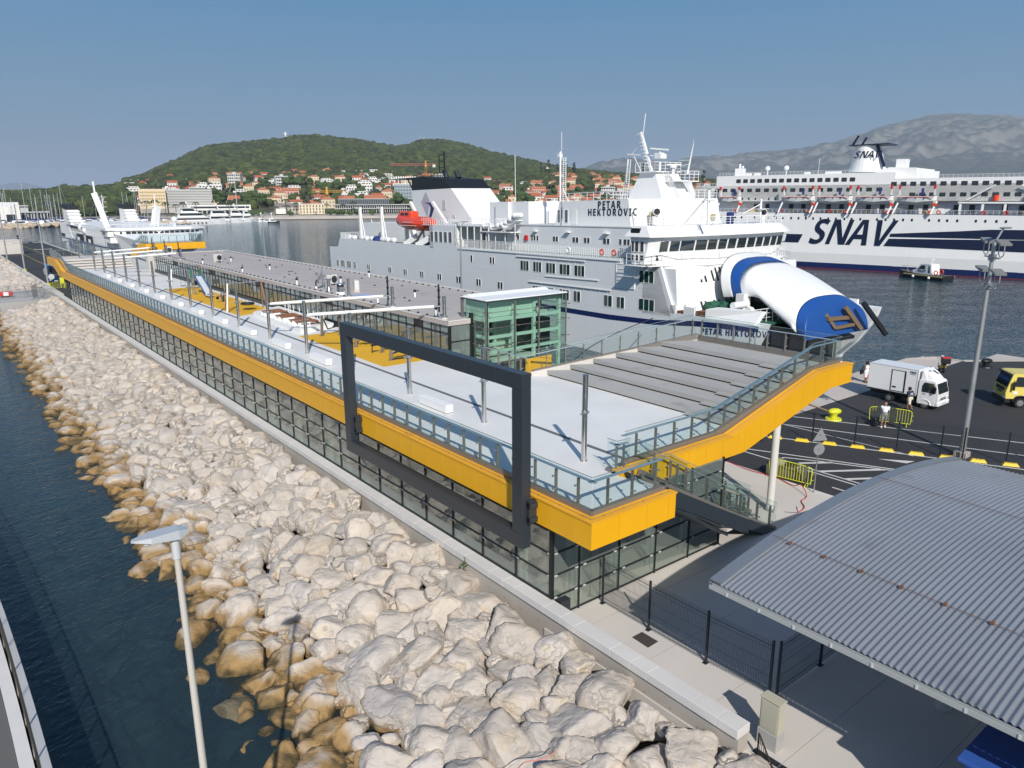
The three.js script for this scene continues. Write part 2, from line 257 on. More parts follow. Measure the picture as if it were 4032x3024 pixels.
  wpart(T, 'foot_ring', cyl(13.65, .0, .12, -2.75, .205, .205, 24), mat.steel);
  // yellow low wall behind the lift
  wpart(T, 'yellow_wall', [bx(10.62, 12.4, 3.9, 4.95, -15.9, -15.82)], mat.yellow);
  // far steps
  for (let i = 0; i < 4; i++) { const z0 = -97.6 - 1.05 * i, z1 = i < 3 ? z0 - 1.1 : -107, y = DK + .278 * (i + 1); wpart(T, 'step_slab', bx(.5, 8.9, y - .2, y, z1, z0), mat.pale); wpart(T, 'step_riser', bx(.55, 8.85, y - .28, y - .2, z0 - .16, z0 - .09), mat.black); }
  wpart(T, 'far_base', [bx(.35, 8.9, 3.3, 4.15, -101, -97.7), bx(.35, 8.9, 4.2, 5.05, -107, -101)], mat.offwhite);
  // high platform at the far end
  wpart(T, 'platform_fascia', [bx(8.8, 16, 6.8, 7.62, -88.9, -88.75), profX([[-88.9, 6.85], [-91.6, 6.5], [-97.7, 5.2], [-98.2, 5.85], [-91.8, 7.6], [-88.9, 7.62]], 8.78, 8.9), bx(15.9, 16, 6.8, 7.62, -95, -88.9)], mat.yellow);
  wpart(T, 'platform_deck', [bx(8.9, 15.9, 7.2, 7.55, -95, -88.9), bx(8.95, 9.6, 4.2, 6.9, -89.8, -89.2), bx(9.9, 15.8, 6.45, 6.8, -94.9, -92)], mat.pale);
  wpart(T, 'platform_soffit', bx(8.9, 15.9, 6.78, 7.19, -95, -88.95), mat.dark);
}
// upper glass hall on the deck
const hall = thing('roof_hall', 'low glass-fronted hall on the terminal deck with flat grey roof', 'hall', [9.25, DK, -21.05]);
{
  const X = 9.25, Z0 = -21.05, N = 69, P = .96, Z1 = Z0 - N * P, R = 6.44, fr = [], bp = rng(77);
  const g1 = new THREE.PlaneGeometry(P - .04, 1.12), g2 = new THREE.PlaneGeometry(P - .04, .62), gl = new THREE.PlaneGeometry(P - .06, .58);
  for (let i = 0; i < N; i++) {
    const zc = -(i + .5) * P, louvre = [2, 3].includes(i % 14) && i > 2;
    share(hall, 'window_pane', g1, mat.blueGlass, 0, .36 + .58, zc, -Math.PI / 2);
    share(hall, louvre ? 'louvre_panel' : 'window_pane', louvre ? gl : g2, louvre ? mat.dark : mat.blueGlass, louvre ? -.02 : 0, .36 + 1.2 + .31, zc, -Math.PI / 2);
    fr.push(bx(X - .04, X + .05, DK + .35, R - .1, Z0 - i * P - .02, Z0 - i * P + .02));
  }
  fr.push(bx(X - .04, X + .04, DK + 1.5, DK + 1.56, Z1, Z0), bx(X - .06, X + .05, DK + .3, DK + .37, Z1, Z0), bx(X - .08, X + .08, DK, R, Z0 - .06, Z0 + .06));
  wpart(hall, 'window_frame', fr, mat.black);
  wpart(hall, 'base_band', bx(X - .1, X + .1, DK, DK + .3, Z1, Z0), mat.darkMetal); wpart(hall, 'top_band', bx(X - .07, X + .1, R - .24, R - .02, Z1, Z0 + .05), mat.dark);
  // near end wall, dark glass
  for (const [a, b] of [[DK + .05, DK + 1.05], [DK + 1.05, R - .2]]) share(hall, 'window_pane', new THREE.PlaneGeometry(1.32, b - a - .05), mat.blueGlass, .75, (a + b) / 2 - DK, 0);
  wpart(hall, 'window_frame', [bx(X, X + 1.5, DK + 1.02, DK + 1.08, Z0 - .03, Z0 + .03), bx(X, X + 1.5, R - .22, R - .02, Z0 - .05, Z0 + .05), bx(X, X + 1.5, DK, DK + .06, Z0 - .04, Z0 + .04), bx(X + 1.42, X + 1.6, DK, R + .35, Z0 - .1, Z0 + .1)], mat.black);
  wpart(hall, 'dark_end_bay', [bx(16.82, 18.1, 0, 6.4, -23.9, -23.8), bx(18.0, 18.1, 0, 6.4, -87, -23.8), bx(16.78, 16.86, 0, 6.45, -23.85, -22)], mat.dark);
  for (const y of [1, 2.6, 4.2]) share(hall, 'window_pane', new THREE.PlaneGeometry(1.1, 1.45), mat.facade, 17.46 - X, y - DK + .6, -23.75 - Z0);
  wpart(hall, 'hall_floor', bx(X + .1, 17.9, DK - .3, DK + .02, Z1, Z0 - .1), mat.pale); wpart(hall, 'inner_wall', bx(13, 13.2, DK, R - .25, Z1, Z0 - 2), mat.offwhite); wpart(hall, 'under_wall', bx(10.9, 17.9, 0, 3.8, -86.5, -24), mat.concrete);
  wpart(hall, 'roof_slab', poly([[X - .12, Z0 + .08], [X + 1.55, Z0 + .08], [17.6, -24.2], [18.2, -24.2], [18.2, Z1 - .2], [X - .12, Z1 - .2]], R - .24, R), mat.roof);
  wpart(hall, 'roof_edge', [bx(X - .14, X - .02, R, R + .05, Z1, Z0 + .08), bx(18.1, 18.22, R, R + .07, Z1, -24.2), bx(X - .14, 18.2, R, R + .06, Z1 - .2, Z1 - .1), bx(X - .14, X + 1.5, R, R + .05, Z0, Z0 + .1)], mat.offwhite);
  const vg = merge([new THREE.SphereGeometry(.075, 10, 6, 0, 6.3, 0, 1.6), new THREE.CylinderGeometry(.085, .095, .04, 10)]);
  for (let i = 0; i < 66; i++) { share(hall, 'roof_vent', vg, mat.black, .32, R - DK + .02, -.9 - i * 1.0 + (bp() - .5) * .2); if (i > 3) share(hall, 'roof_vent', vg, mat.black, 8.4, R - DK + .02, -i * 1.0 - .4 + (bp() - .5) * .3); }
  for (let i = 0; i < 40; i++) share(hall, 'roof_vent', vg, mat.black, 1.5 + bp() * 5.5, R - DK + .02, -6 - bp() * 58);
  for (const [x, z] of [[9.86, -44.1], [13.17, -43], [13.25, -31.4], [9.78, -30.4], [9.92, -23.45], [17.2, -45.7], [9.9, -57], [12.9, -58], [13.1, -70], [9.8, -69]]) { const p = wpart(hall, 'vent_pipe', cyl(x, R, R + .36, z, .07, .07, 12), mat.white); wpart(p, 'cap', [cyl(x, R + .36, R + .5, z, .1, .1, 12), cyl(x, R + .5, R + .53, z, .1, .05, 12)], mat.black); }
  wpart(hall, 'blue_mat', bx(10.2, 11.4, R + .004, R + .03, -35.2, -33.2), M([.3, .36, .52], .8)); wpart(hall, 'white_mat', bx(10.1, 12.2, R + .002, R + .022, -33.1, -32.5), mat.white);
}
// things on the hall roof
function acUnit(pos, turn, label) { const t = thing('air_conditioner', label, 'air conditioner', pos, turn); part(t, 'casing', rb(-.42, .42, .12, .85, -.17, .17, .03), mat.offwhite); part(t, 'foot', [bx(-.4, -.32, 0, .12, -.2, .2), bx(.32, .4, 0, .12, -.2, .2)], mat.pale); part(t, 'fan_grille', [cyl(0, 0, .02, 0, .28, .28, 24).rotateX(Math.PI / 2).translate(.08, .48, .175)], mat.dark); part(t, 'service_cover', bx(-.4, -.26, .2, .75, .17, .19), mat.lightGrey); return t; }
acUnit([11.85, 6.44, -41.8], .3, 'boxy white air conditioner behind the satellite dish on the hall roof');
acUnit([11.5, 6.44, -36.9], 1.2, 'air conditioner with fan facing forward beside the steel roof post');
acUnit([11.7, 6.44, -70], .3, 'distant air conditioner on the far half of the hall roof');
acUnit([10.9, 6.44, -86.6], -.4, 'air conditioner under the yellow far platform on the roof edge');
{
  const t = thing('satellite_dish', 'white satellite dish with thin aerial mast on the hall roof', 'satellite dish', [10.3, 6.44, -40.2]);
  const prof = []; for (let i = 0; i <= 8; i++) prof.push(new THREE.Vector2(i / 8 * .72, .2 * (i / 8) ** 2));
  part(t, 'dish', new THREE.LatheGeometry(prof, 28).scale(1, 1, 1.15).rotateZ(1.25).rotateY(-.5).translate(0, 1.05, 0), M([.55, .58, .57], .45)); part(t, 'stand', [rod([.1, 0, 0], [.1, 1.1, 0], .04), rod([.1, .05, 0], [.5, .05, .1], .03)], mat.steel); part(t, 'receiver_arm', [rod([.1, .5, 0], [-.55, 1.15, .2], .02), bx(-.62, -.5, 1.1, 1.25, .14, .26)], mat.steel);
  const a = thing('aerial_mast', 'thin aerial mast with crossbars standing beside the satellite dish', 'aerial', [10.75, 6.44, -41.2]); part(a, 'pole', rod([0, 0, 0], [0, 2.7, 0], .025), mat.steel); part(a, 'antenna', [rod([-.6, 2.3, 0], [.6, 2.3, 0], .012), ...[-.5, -.25, 0, .25, .5].map(x => rod([x, 2.3, -.3], [x, 2.3, .3], .01))], mat.steel);
  const c = thing('roof_flue', 'flared stainless steel flue on the hall roof', 'flue', [10.13, 6.44, -38.7]); part(c, 'pipe', [cyl(0, 0, .3, 0, .22, .13, 20), cyl(0, .3, .75, 0, .13, .13, 20)], mat.inox); part(c, 'hood', [cyl(0, .75, .85, 0, .13, .26, 20), cyl(0, .85, .88, 0, .26, .26, 20)], mat.inox);
  const d = thing('roof_fan', 'squat stainless steel fan cowl on white kerb near the roof edge', 'roof fan', [9.88, 6.44, -36.2]); part(d, 'kerb', cyl(0, 0, .18, 0, .34, .34, 20), mat.white); part(d, 'cowl', [cyl(0, .18, .55, 0, .27, .27, 24), cyl(0, .72, .76, 0, .36, .34, 24)], mat.inox); part(d, 'louvre', cyl(0, .55, .72, 0, .25, .25, 24), mat.dark);
  const e = thing('curved_pipe', 'dark gooseneck pipe on white socket by the satellite dish', 'pipe', [9.95, 6.44, -40.6]); part(e, 'pipe', tube([[0, .15, 0], [0, .5, 0], [.06, .62, 0], [.16, .6, 0], [.2, .45, 0]], .055, 8), mat.black); part(e, 'socket', cyl(0, 0, .18, 0, .08, .08, 12), mat.white);
}
// glass lift tower
const lift = thing('lift_tower', 'pale green glass lift tower with white roof at the end of the hall', 'lift tower', [10.78, 0, -19.5]);
{
  const x0 = 10.78, x1 = 16.78, z0 = -19.5, z1 = -21.95, R = 7.62, cx = [10.78, 12.8, 14.62, 16.78], yl = [0, 1.5, 2.8, 3.95, 5.0, 6.05, 6.95, 7.55];
  const posts = [], beams = [], spider = [];
  for (let i = 0; i + 1 < cx.length; i++) for (let r = 0; r + 1 < yl.length; r++) share(lift, 'glass_panel', new THREE.PlaneGeometry(cx[i + 1] - cx[i] - .02, yl[r + 1] - yl[r] - .02), mat.towerGlass, (cx[i] + cx[i + 1]) / 2 - x0, (yl[r] + yl[r + 1]) / 2, 0);
  for (const x of [x0, x1]) for (let r = x === x0 ? 2 : 0; r + 1 < yl.length; r++) share(lift, 'glass_panel', new THREE.PlaneGeometry(z0 - z1 - .02, yl[r + 1] - yl[r] - .02), mat.towerGlass, x - x0, (yl[r] + yl[r + 1]) / 2, (z1 - z0) / 2, Math.PI / 2);
  for (const x of [11.0, 12.9, 14.5, 16.5]) for (const z of [z0 - .35, z1 + .3]) posts.push(bx(x - .09, x + .09, 0, R, z - .09, z + .09));
  for (const y of [1.6, 3.0, 4.6, 5.45, 6.45, 7.4]) beams.push(bx(11, 16.5, y - .09, y + .09, z0 - .42, z0 - .28), bx(11, 16.5, y - .09, y + .09, z1 + .2, z1 + .36), bx(10.92, 11.08, y - .09, y + .09, z1 + .3, z0 - .35), bx(16.42, 16.58, y - .09, y + .09, z1 + .3, z0 - .35));
  beams.push(bx(11, 14.5, 6.5, 7.35, z0 - .5, z0 - .42), bx(10.95, 11.03, 6.5, 7.3, z1 + .3, z0 - .35));
  wpart(lift, 'steel_post', posts, mat.mintSteel); wpart(lift, 'steel_beam', beams, mat.mintSteel);
  for (const y of yl.slice(1, 7)) { spider.push(rod([x0, y, z0 + .02], [x1, y, z0 + .02], .016), rod([x0 - .02, y, z0], [x0 - .02, y, z1], .016), rod([x1 + .02, y, z0], [x1 + .02, y, z1], .016)); for (const x of cx) for (const o of [-.25, .25]) spider.push(bx(x + o - .06, x + o + .06, y - .025, y + .025, z0, z0 + .05), bar([x, y, z0 - .3], [x + o, y, z0], .035, .03)); }
  for (const x of cx) spider.push(bx(x - .03, x + .03, 0, R - .1, z0 - .02, z0 + .05)); spider.push(bx(x0 - .05, x0 + .03, DK, R, z0 - .05, z0 + .05), bx(x0 - .05, x0 + .04, DK, R + .1, z1 - .1, z1 + .1));
  wpart(lift, 'glass_fitting', spider, mat.taupe);
  wpart(lift, 'lift_shaft', [bx(14.55, 16.3, 0, 6.2, -21.5, -21.4), bx(14.55, 14.62, 0, 6.2, -21.5, -20.2), bx(14.7, 16.2, 4.3, 6.1, -21.3, -20.3)], mat.dark);
  wpart(lift, 'stair_flight', [bar([11.3, 0, -20.7], [14.3, 2.2, -20.7], 1.0, .2), bar([14.2, 2.3, -20.7], [11.4, 4.1, -20.7], 1.0, .2), bx(11, 14.4, 4.0, 4.19, -21.9, -19.6), bx(12.9, 14.5, 4.19, 6.3, -21.9, -21.8)], mat.offwhite);
  wpart(lift, 'lift_motor', [bx(14.9, 15.9, 6.35, 6.6, -20.6, -20.2), cyl(15.2, 6.6, 6.9, -20.4, .15), bx(14.85, 15.1, 5.0, 5.35, -20.3, -20.1)], mat.lightGrey);
  wpart(lift, 'door_leaf', [bx(10.86, 10.92, DK, 6.2, -21.5, -20.9), bx(10.86, 10.9, DK, 6.3, -20.86, -20.76)], mat.steel);
  wpart(lift, 'roof', [rb(x0 - .08, x1 + .06, R, R + .07, z1 - .06, z0 + .06, .015)], mat.white); wpart(lift, 'roof_rim', [bx(x0 - .1, x1 + .08, R - .06, R - .001, z0 + .01, z0 + .09), bx(x0 - .1, x0 - .02, R - .06, R - .001, z1, z0 + .01)], mat.dark); wpart(lift, 'roof_ridge', profX([[z1, R + .07], [z1 + .5, R + .2], [z1 + .9, R + .07]], x0, x1), mat.white);
}
// ---------- glass railings ----------
function railing(label, pts, side, spacing = .985, H = 1.07, name = 'glass_railing', group = 'glass railings round the terminal deck', rail = true) {
  const t = thing(name, label, 'railing', pts[0], 0, group); const o = V(...pts[0]);
  for (let s = 0; s + 1 < pts.length; s++) {
    const A = V(...pts[s]), B = V(...pts[s + 1]), hl = Math.hypot(B.x - A.x, B.z - A.z), n = Math.max(1, Math.round(hl / spacing)), ang = Math.atan2(-(B.z - A.z), B.x - A.x), dir = V((B.x - A.x) / hl, 0, (B.z - A.z) / hl), nrm = V(-dir.z * side, 0, dir.x * side), dy = (B.y - A.y) / n, w = hl / n - .012;
    const sh = new THREE.Shape([new THREE.Vector2(-w / 2, 0), new THREE.Vector2(w / 2, dy), new THREE.Vector2(w / 2, H + dy), new THREE.Vector2(-w / 2, H)]), pg = new THREE.ShapeGeometry(sh); pg.translate(0, -dy / 2, 0);
    const posts = [], knobs = [], cap = [];
    for (let i = 0; i < n; i++) {
      const P = A.clone().lerp(B, (i + .5) / n).sub(o); share(t, 'glass_pane', pg, mat.glass, P.x, P.y, P.z, ang);
      const Q = A.clone().lerp(B, (i + .72) / n), q = Q.clone().addScaledVector(nrm, .13), L = [q.x, q.z];
      posts.push(new THREE.BoxGeometry(.035, .88, .1).rotateY(ang).translate(q.x, q.y + .4, q.z));
      for (const h of [.2, .62]) knobs.push(rod([Q.x, Q.y + h, Q.z], [q.x, q.y + h, q.z], .022, 8), rod([Q.x - nrm.x * .02, Q.y + h, Q.z - nrm.z * .02], [Q.x + nrm.x * .01, Q.y + h, Q.z + nrm.z * .01], .035, 8));
    }
    cap.push(bar([A.x, A.y + H + .005, A.z], [B.x, B.y + H + .005, B.z], .024, .014));
    wpart(t, 'post', posts, mat.taupe); wpart(t, 'glass_clamp', knobs, mat.steel); wpart(t, 'glass_edge', cap, M([.18, .25, .23], .2));
    if (rail) { const a = A.clone().addScaledVector(nrm, .14), b = B.clone().addScaledVector(nrm, .14); wpart(t, 'handrail', bar([a.x, a.y + .88, a.z], [b.x, b.y + .88, b.z], .13, .025), mat.inox2 || (mat.inox2 = M([.6, .66, .68], .35, { metalness: .75 }))); }
    const k = A.clone().addScaledVector(nrm, .06), k2 = B.clone().addScaledVector(nrm, .06); wpart(t, 'base_channel', bar([k.x, k.y - .12, k.z], [k2.x, k2.y - .12, k2.z], .16, .3), mat.taupe);
  }
  return t;
}
railing('long straight glass railing on the seaward edge of the white deck', [[.32, 4.46, -.34], [.32, 4.46, -94.3]], 1);
railing('short glass railing at the near end of the deck above the yellow corner', [[.34, 4.46, -.34], [3.5, 4.46, -.34]], -1, .99);
railing('glass railing climbing along the top of the upper yellow fascia', [[4.2, 4.46, -2.72], [9.3, 4.46, -2.72], [16.0, 6.06, -2.72], [18.3, 6.08, -2.72]], -1, .98);
railing('glass railing at the back of the raised grey terrace', [[18.4, 6.07, -2.8], [18.4, 6.07, -10.7]], -1, 1.0);
railing('slanted glass railing on the left edge of the grey steps', [[10.6, 4.46, -15.25], [18.3, 6.15, -10.8]], 1, .95);
railing('short glass railing with flat handrail by the lift tower', [[10.55, 4.2, -15.35], [10.6, 4.2, -19.3]], -1, .95);
railing('small corner glass railing at the top of the outside stair', [[3.58, 4.3, -2.95], [3.58, 4.3, -2.5], [4.2, 4.3, -2.45]], -1, .5);
railing('distant glass railing on the back of the far steps', [[.4, 5.35, -106.9], [9, 5.35, -106.9]], 1, 1);
railing('distant glass railing climbing along the far end of the yellow fascia', [[.4, 4.46, -94.4], [.4, 5.4, -99.6], [.4, 5.4, -106.8]], 1, 1);
railing('distant glass railing round the high yellow platform', [[9, 6.0, -98], [9, 7.65, -91.8], [9, 7.65, -88.95], [15.8, 7.65, -88.95], [15.8, 7.65, -94.8]], -1, 1);
// outside stair at the near end
{
  const t = thing('outside_stair', 'dark steel outside stair with glass sides going down from the deck', 'stair', [3.6, 0, -.3]);
  const band = (pts, z) => profZ(pts, z - .03, z + .03);
  wpart(t, 'stringer', [band([[3.62, 4.42], [6.1, 3.1], [8.26, 1.98], [8.26, 1.55], [7.95, 1.55], [6.1, 2.55], [4.05, 3.62], [3.62, 3.7]], -.3), bx(8.23, 8.29, 1.45, 1.98, -1.5, -.27), band([[8.26, 1.98], [12.2, 0], [11.4, 0], [8.26, 1.5]], -1.5), band([[3.62, 4.42], [6.6, 2.85], [7.0, 2.6], [7.0, 2.1], [4.05, 3.62]], -2.12), band([[7.0, 2.0], [9.0, 2.0], [12.6, .2], [12.2, 0], [8.8, 1.6], [7.0, 1.6]], -3.05)], mat.frameGrey);
  wpart(t, 'landing', [bx(7.0, 8.25, 1.86, 1.95, -3.05, -.3)], mat.pale);
  const tr = []; for (let i = 0; i < 12; i++) tr.push(bx(3.75 + i * .27, 4.05 + i * .27, 4.05 - i * .172, 4.11 - i * .172, -2.1, -.33)); for (let i = 0; i < 11; i++) tr.push(bx(8.3 + i * .33, 8.63 + i * .33, 1.75 - i * .17, 1.81 - i * .17, -3.0, -1.53));
  wpart(t, 'tread', tr, mat.concrete); wpart(t, 'underside', [bar([3.8, 3.75, -1.2], [7.1, 1.7, -1.2], 1.75, .08), bar([8.3, 1.5, -2.3], [11.6, -.1, -2.3], 1.45, .08)], mat.frameGrey);
}
railing('glass railing down the upper flight of the outside stair', [[3.66, 4.46, -.32], [6.1, 3.15, -.32], [8.2, 2.0, -.32], [8.22, 2.0, -1.45]], -1, .9);
railing('inner glass railing of the upper stair flight beside the yellow wall', [[4.3, 4.3, -2.15], [7.0, 2.8, -2.15]], 1, .9);
railing('glass railing down the lower flight of the outside stair', [[8.3, 2.0, -1.5], [12.1, .1, -1.5]], -1, .9);
railing('rear glass railing of the stair landing and lower flight', [[7.05, 2.0, -2.2], [7.05, 2.0, -3.05], [9, 2.0, -3.05], [12.5, .25, -3.05]], 1, .9);
// big picture frame in front of the terminal
{
  const t = thing('picture_frame', 'giant dark grey steel picture frame standing in front of the terminal deck', 'frame', [-.45, 2.65, -14.68]);
  const z0 = -14.68, z1 = -2.56, y0 = 2.65, y1 = 8.27, w = .5, F = -.47, B = -.12, r = (a, b, c, d) => rb(F, B, c, d, a, b, .015);
  wpart(t, 'top_beam', [r(z0 + .001, z1 - 2.9, y1 - w, y1), r(z1 - 2.88, z1 - 1.3, y1 - w, y1), r(z1 - 1.28, z1 - .001, y1 - w, y1)], mat.frameGrey); wpart(t, 'bottom_beam', r(z0, z1, y0, y0 + w), mat.frameGrey);
  wpart(t, 'side_post', r(z0, z0 + w, y0 + w + .002, y1 - w - .002), mat.frameGrey); wpart(t, 'side_post', r(z1 - w, z1, y0 + w + .002, y1 - w - .002), mat.frameGrey);
  for (const z of [z0 + w, z1]) wpart(t, 'bracket', [bx(-.3, .0, 3.5, 4.25, z - .05, z + .14), bx(-.3, .02, 3.55, 3.72, z - .05, z + .2), bx(-.3, .02, 4.02, 4.2, z - .05, z + .2)], mat.frameGrey);
}
// stainless posts along the deck with ring clamps, and the rolled awnings
const pole0 = thing('awning_pole', 'polished steel awning pole in the long row on the white deck', 'pole', [3.66, DK, -4.15], 0, 'steel awning poles in a row on the deck');
part(pole0, 'shaft', cyl(0, 0, 3.17, 0, .1, .1, 24), mat.inox); part(pole0, 'ring_clamp', [cyl(0, 1.78, 1.86, 0, .115, .115, 20), tube([[-.1, 1.84, .05], [-.2, 1.86, .1], [-.3, 1.82, .1], [-.2, 1.78, .08], [-.1, 1.8, .05]], .025, 6), tube([[.1, 1.8, -.05], [.2, 1.78, -.1], [.3, 1.74, -.1], [.2, 1.7, -.08], [.1, 1.76, -.05]], .025, 6)], mat.steel); part(pole0, 'base_plate', cyl(0, 0, .02, 0, .13, .13, 20), mat.steel);
for (let k = 1; k < 16; k++) copy(pole0, [3.66, DK, -4.15 - 6 * k]);
copy(pole0, [3.3, 5.3, -102.3], 0, 'farthest steel awning pole standing on the far raised steps');
const rp0 = thing('roof_post', 'short polished steel post on white socket on the hall roof edge', 'post', [9.55, 6.44, -22.0], 0, 'short steel posts on the hall roof');
part(rp0, 'shaft', cyl(0, .12, 1.32, 0, .11, .11, 20), mat.inox); part(rp0, 'socket', [cyl(0, 0, .13, 0, .2, .15, 20)], mat.pale); part(rp0, 'collar', cyl(0, .13, .18, 0, .2, .2, 20), mat.steel);
for (const z of [-28, -34.2, -76.2, -82.2, -88]) copy(rp0, [9.55, z < -85 ? 6.44 : 6.44, z]);
function awning(z, label) {
  const t = thing('awning_roller', label, 'awning', [3.66, 6.53, z]); const a = [.15, 0, .15], b = [5.5, .62, 5.7], m = [3.0, .33, 3.1];
  part(t, 'roller', [rod(a, b, .085, 16)], mat.white); part(t, 'fabric_roll', [rod([.4, .03, .42], m, .1, 14), rod(m, [5.3, .6, 5.5], .105, 14, .09)], M([.76, .76, .74], .6)); part(t, 'end_fitting', [rod([0, 0, 0], a, .05), rod(b, [5.85, .66, 6.05], .05)], mat.steel);
  part(t, 'guide_track', [bx(5.7, 5.78, .3, 1.9, 5.8, 5.88), ...[.7, 1.1, 1.5].map(y => bx(5.68, 5.8, y, y + .12, 5.78, 5.9))], mat.darkMetal);
}
awning(-34.15, 'rolled white awning nearest the camera but one, spanning deck pole to roof post'); awning(-28.15, 'nearest rolled white awning, ending above the roof corner by the lift');
awning(-82.15, 'nearest of the three distant rolled awnings'); awning(-88.15, 'middle one of the three distant rolled awnings'); awning(-94.15, 'farthest rolled white awning by the far steps');
// deck wires
for (const z of [-74, -79, -84]) solo('guide_wire', rod([3.7, 5.2, z], [9.2, 4.9, z - 1], .012, 5), mat.steel, 'thin steel wire stretched across the far deck', 'wire', 'thin wires across the far deck');
// white benches
const be0 = thing('deck_bench', 'white block bench on the deck inside the frame view, nearest of its row', 'bench', [3.24, DK, -12.11]);
part(be0, 'seat_block', rb(-.19, .19, .03, .38, -2.24, 0, .012, 2), mat.white); part(be0, 'foot', bx(-.15, .15, 0, .03, -2.2, -.04), mat.dark);
for (const z of [-24.17, -30, -35.95, -41.85, -47.7, -53.5, -59.5, -65.5, -71.5, -77.5, -83.5]) copy(be0, [3.24, DK, z], 0, 'white block bench in the long row beside the deck railing', 'white benches beyond the picture frame');
// yellow rubber areas
solo('rubber_mat', poly([[5.45, -21.95], [8.75, -22], [8.6, -33.76], [5.5, -33.8]], DK + .001, DK + .012), mat.rubber, 'yellow rubber mat under the gym machines', 'rubber mat');
solo('rubber_mat', poly([[5.4, -45.1], [8.6, -46.6], [8.5, -68], [5.3, -67.4]], DK + .001, DK + .012), mat.rubber, 'yellow rubber mat under the playground swings and slide', 'rubber mat');
// ---------- playground and gym on the deck ----------
{
  const lp = thing('lounger_plinth', 'low white angular plinth under the wooden loungers', 'plinth', [6.2, DK, -34.9]);
  wpart(lp, 'slab', [poly([[5.85, -34.4], [8.9, -35.6], [9.1, -46.5], [6.3, -44.6]], DK + .001, DK + .32)], mat.white);
  const lg = merge([...Array(13)].map((_, i) => bx(-.34, .34, 0, .045, i * .115, i * .115 + .09))), lb = merge([...Array(8)].map((_, i) => bx(-.34, .34, 0, .045, i * .115, i * .115 + .09)));
  const mk = (label, x, z) => { const t = thing('wooden_lounger', label, 'lounger', [x, DK + .32, z], -Math.PI / 2 + .08, 'slatted wooden loungers in pairs on the white plinth'); share(t, 'slatted_seat', lg, mat.wood, 0, .28, -1.5); const b = share(t, 'slatted_backrest', lb, mat.wood, 0, .28, -.02 - 1.5); b.rotation.x = Math.PI - .75; b.position.z = -1.5; part(t, 'frame', [bx(-.3, -.24, .0, .28, -.9, .0), bx(.24, .3, 0, .28, -.9, 0), bar([-.27, .02, -2.0], [-.27, .7, -2.0], .04), bar([.27, .02, -2.0], [.27, .7, -2.0], .04)], mat.white); return t; };
  let n = 0; for (const z of [-42.4, -41.4, -39.6, -38.7, -37.0, -35.9]) mk(['leftmost', 'second', 'third', 'fourth', 'fifth', 'rightmost'][n++] + ' of the six slatted wooden loungers on the white plinth', 6.25, z);
}
function gym(name, label, x, z, turn, build) { const t = thing(name, label, 'gym machine', [x, DK + .012, z], turn, undefined); part(t, 'post', [bar([0, 0, 0], [.08, 1.5, 0], .16, .1), bx(-.16, .16, 0, .02, -.12, .12)], mat.taupe); build(t); return t; }
gym('gym_machine', 'seated outdoor gym machine at the far corner of the mat near the loungers', 6.77, -32.9, .2, t => { part(t, 'arm', [bar([.1, 1.3, 0], [.5, .4, 0], .07), bar([.5, .4, 0], [1.3, .5, 0], .06)], mat.dark); part(t, 'seat', [rb(1.0, 1.5, .48, .55, -.18, .18, .03), rb(1.45, 1.53, .55, 1.1, -.18, .18, .03)], mat.black); });
gym('gym_machine', 'outdoor gym machine with long sit-up board seen through the frame corner', 6.8, -28.0, -.15, t => { part(t, 'board', [bar([.5, .5, 0], [1.75, .62, 0], .36, .07)], mat.black); part(t, 'leg', [bar([1.65, .6, 0], [1.95, .02, .1], .06), bar([.2, .35, 0], [.6, .75, 0], .06), bar([.6, .75, -.2], [.6, .75, .2], .05)], mat.taupe); });
gym('gym_machine', 'short outdoor gym machine with two seats in the middle of the mat', 7.3, -25.5, .1, t => { part(t, 'seat', [rb(-.75, -.3, .5, .56, -.17, .17, .03), rb(.25, .7, .5, .56, -.17, .17, .03), rb(.02, .12, .8, 1.3, -.2, .2, .03)], mat.black); part(t, 'arm', [bar([-.75, .5, 0], [.7, .5, 0], .06), bar([-.7, .5, 0], [-.72, .2, 0], .05)], mat.dark); });
gym('cross_trainer', 'outdoor cross trainer with black flywheel at the near corner of the mat', 6.6, -23.2, -.12, t => { part(t, 'pedal_bar', [bar([.1, .45, .2], [1.2, .75, .2], .07), bar([.1, .3, -.2], [1.2, .55, -.2], .07), rb(.4, .75, .42, .5, -.3, -.1, .02), rb(.55, .9, .62, .7, .1, .3, .02)], mat.dark); part(t, 'handle', [bar([.1, .9, .25], [-.1, 1.65, .25], .05), bar([.1, .9, -.25], [.2, 1.7, -.25], .05), bar([0, 1.1, -.3], [0, 1.1, .3], .06)], mat.taupe); part(t, 'flywheel', new THREE.CylinderGeometry(.32, .32, .12, 24).rotateX(Math.PI / 2).translate(1.3, .62, 0), mat.black); part(t, 'base', bar([0, .05, 0], [1.4, .05, 0], .1, .06), mat.dark); });
gym('gym_machine', 'low hoop shaped gym stand beside the loungers and the mat edge', 7.9, -32.5, .3, t => { part(t, 'hoop', tube([[.2, 0, .3], [.3, .7, .35], [.55, .85, .35], [.8, .6, .3], [.9, 0, .3]], .03, 6), mat.taupe); });
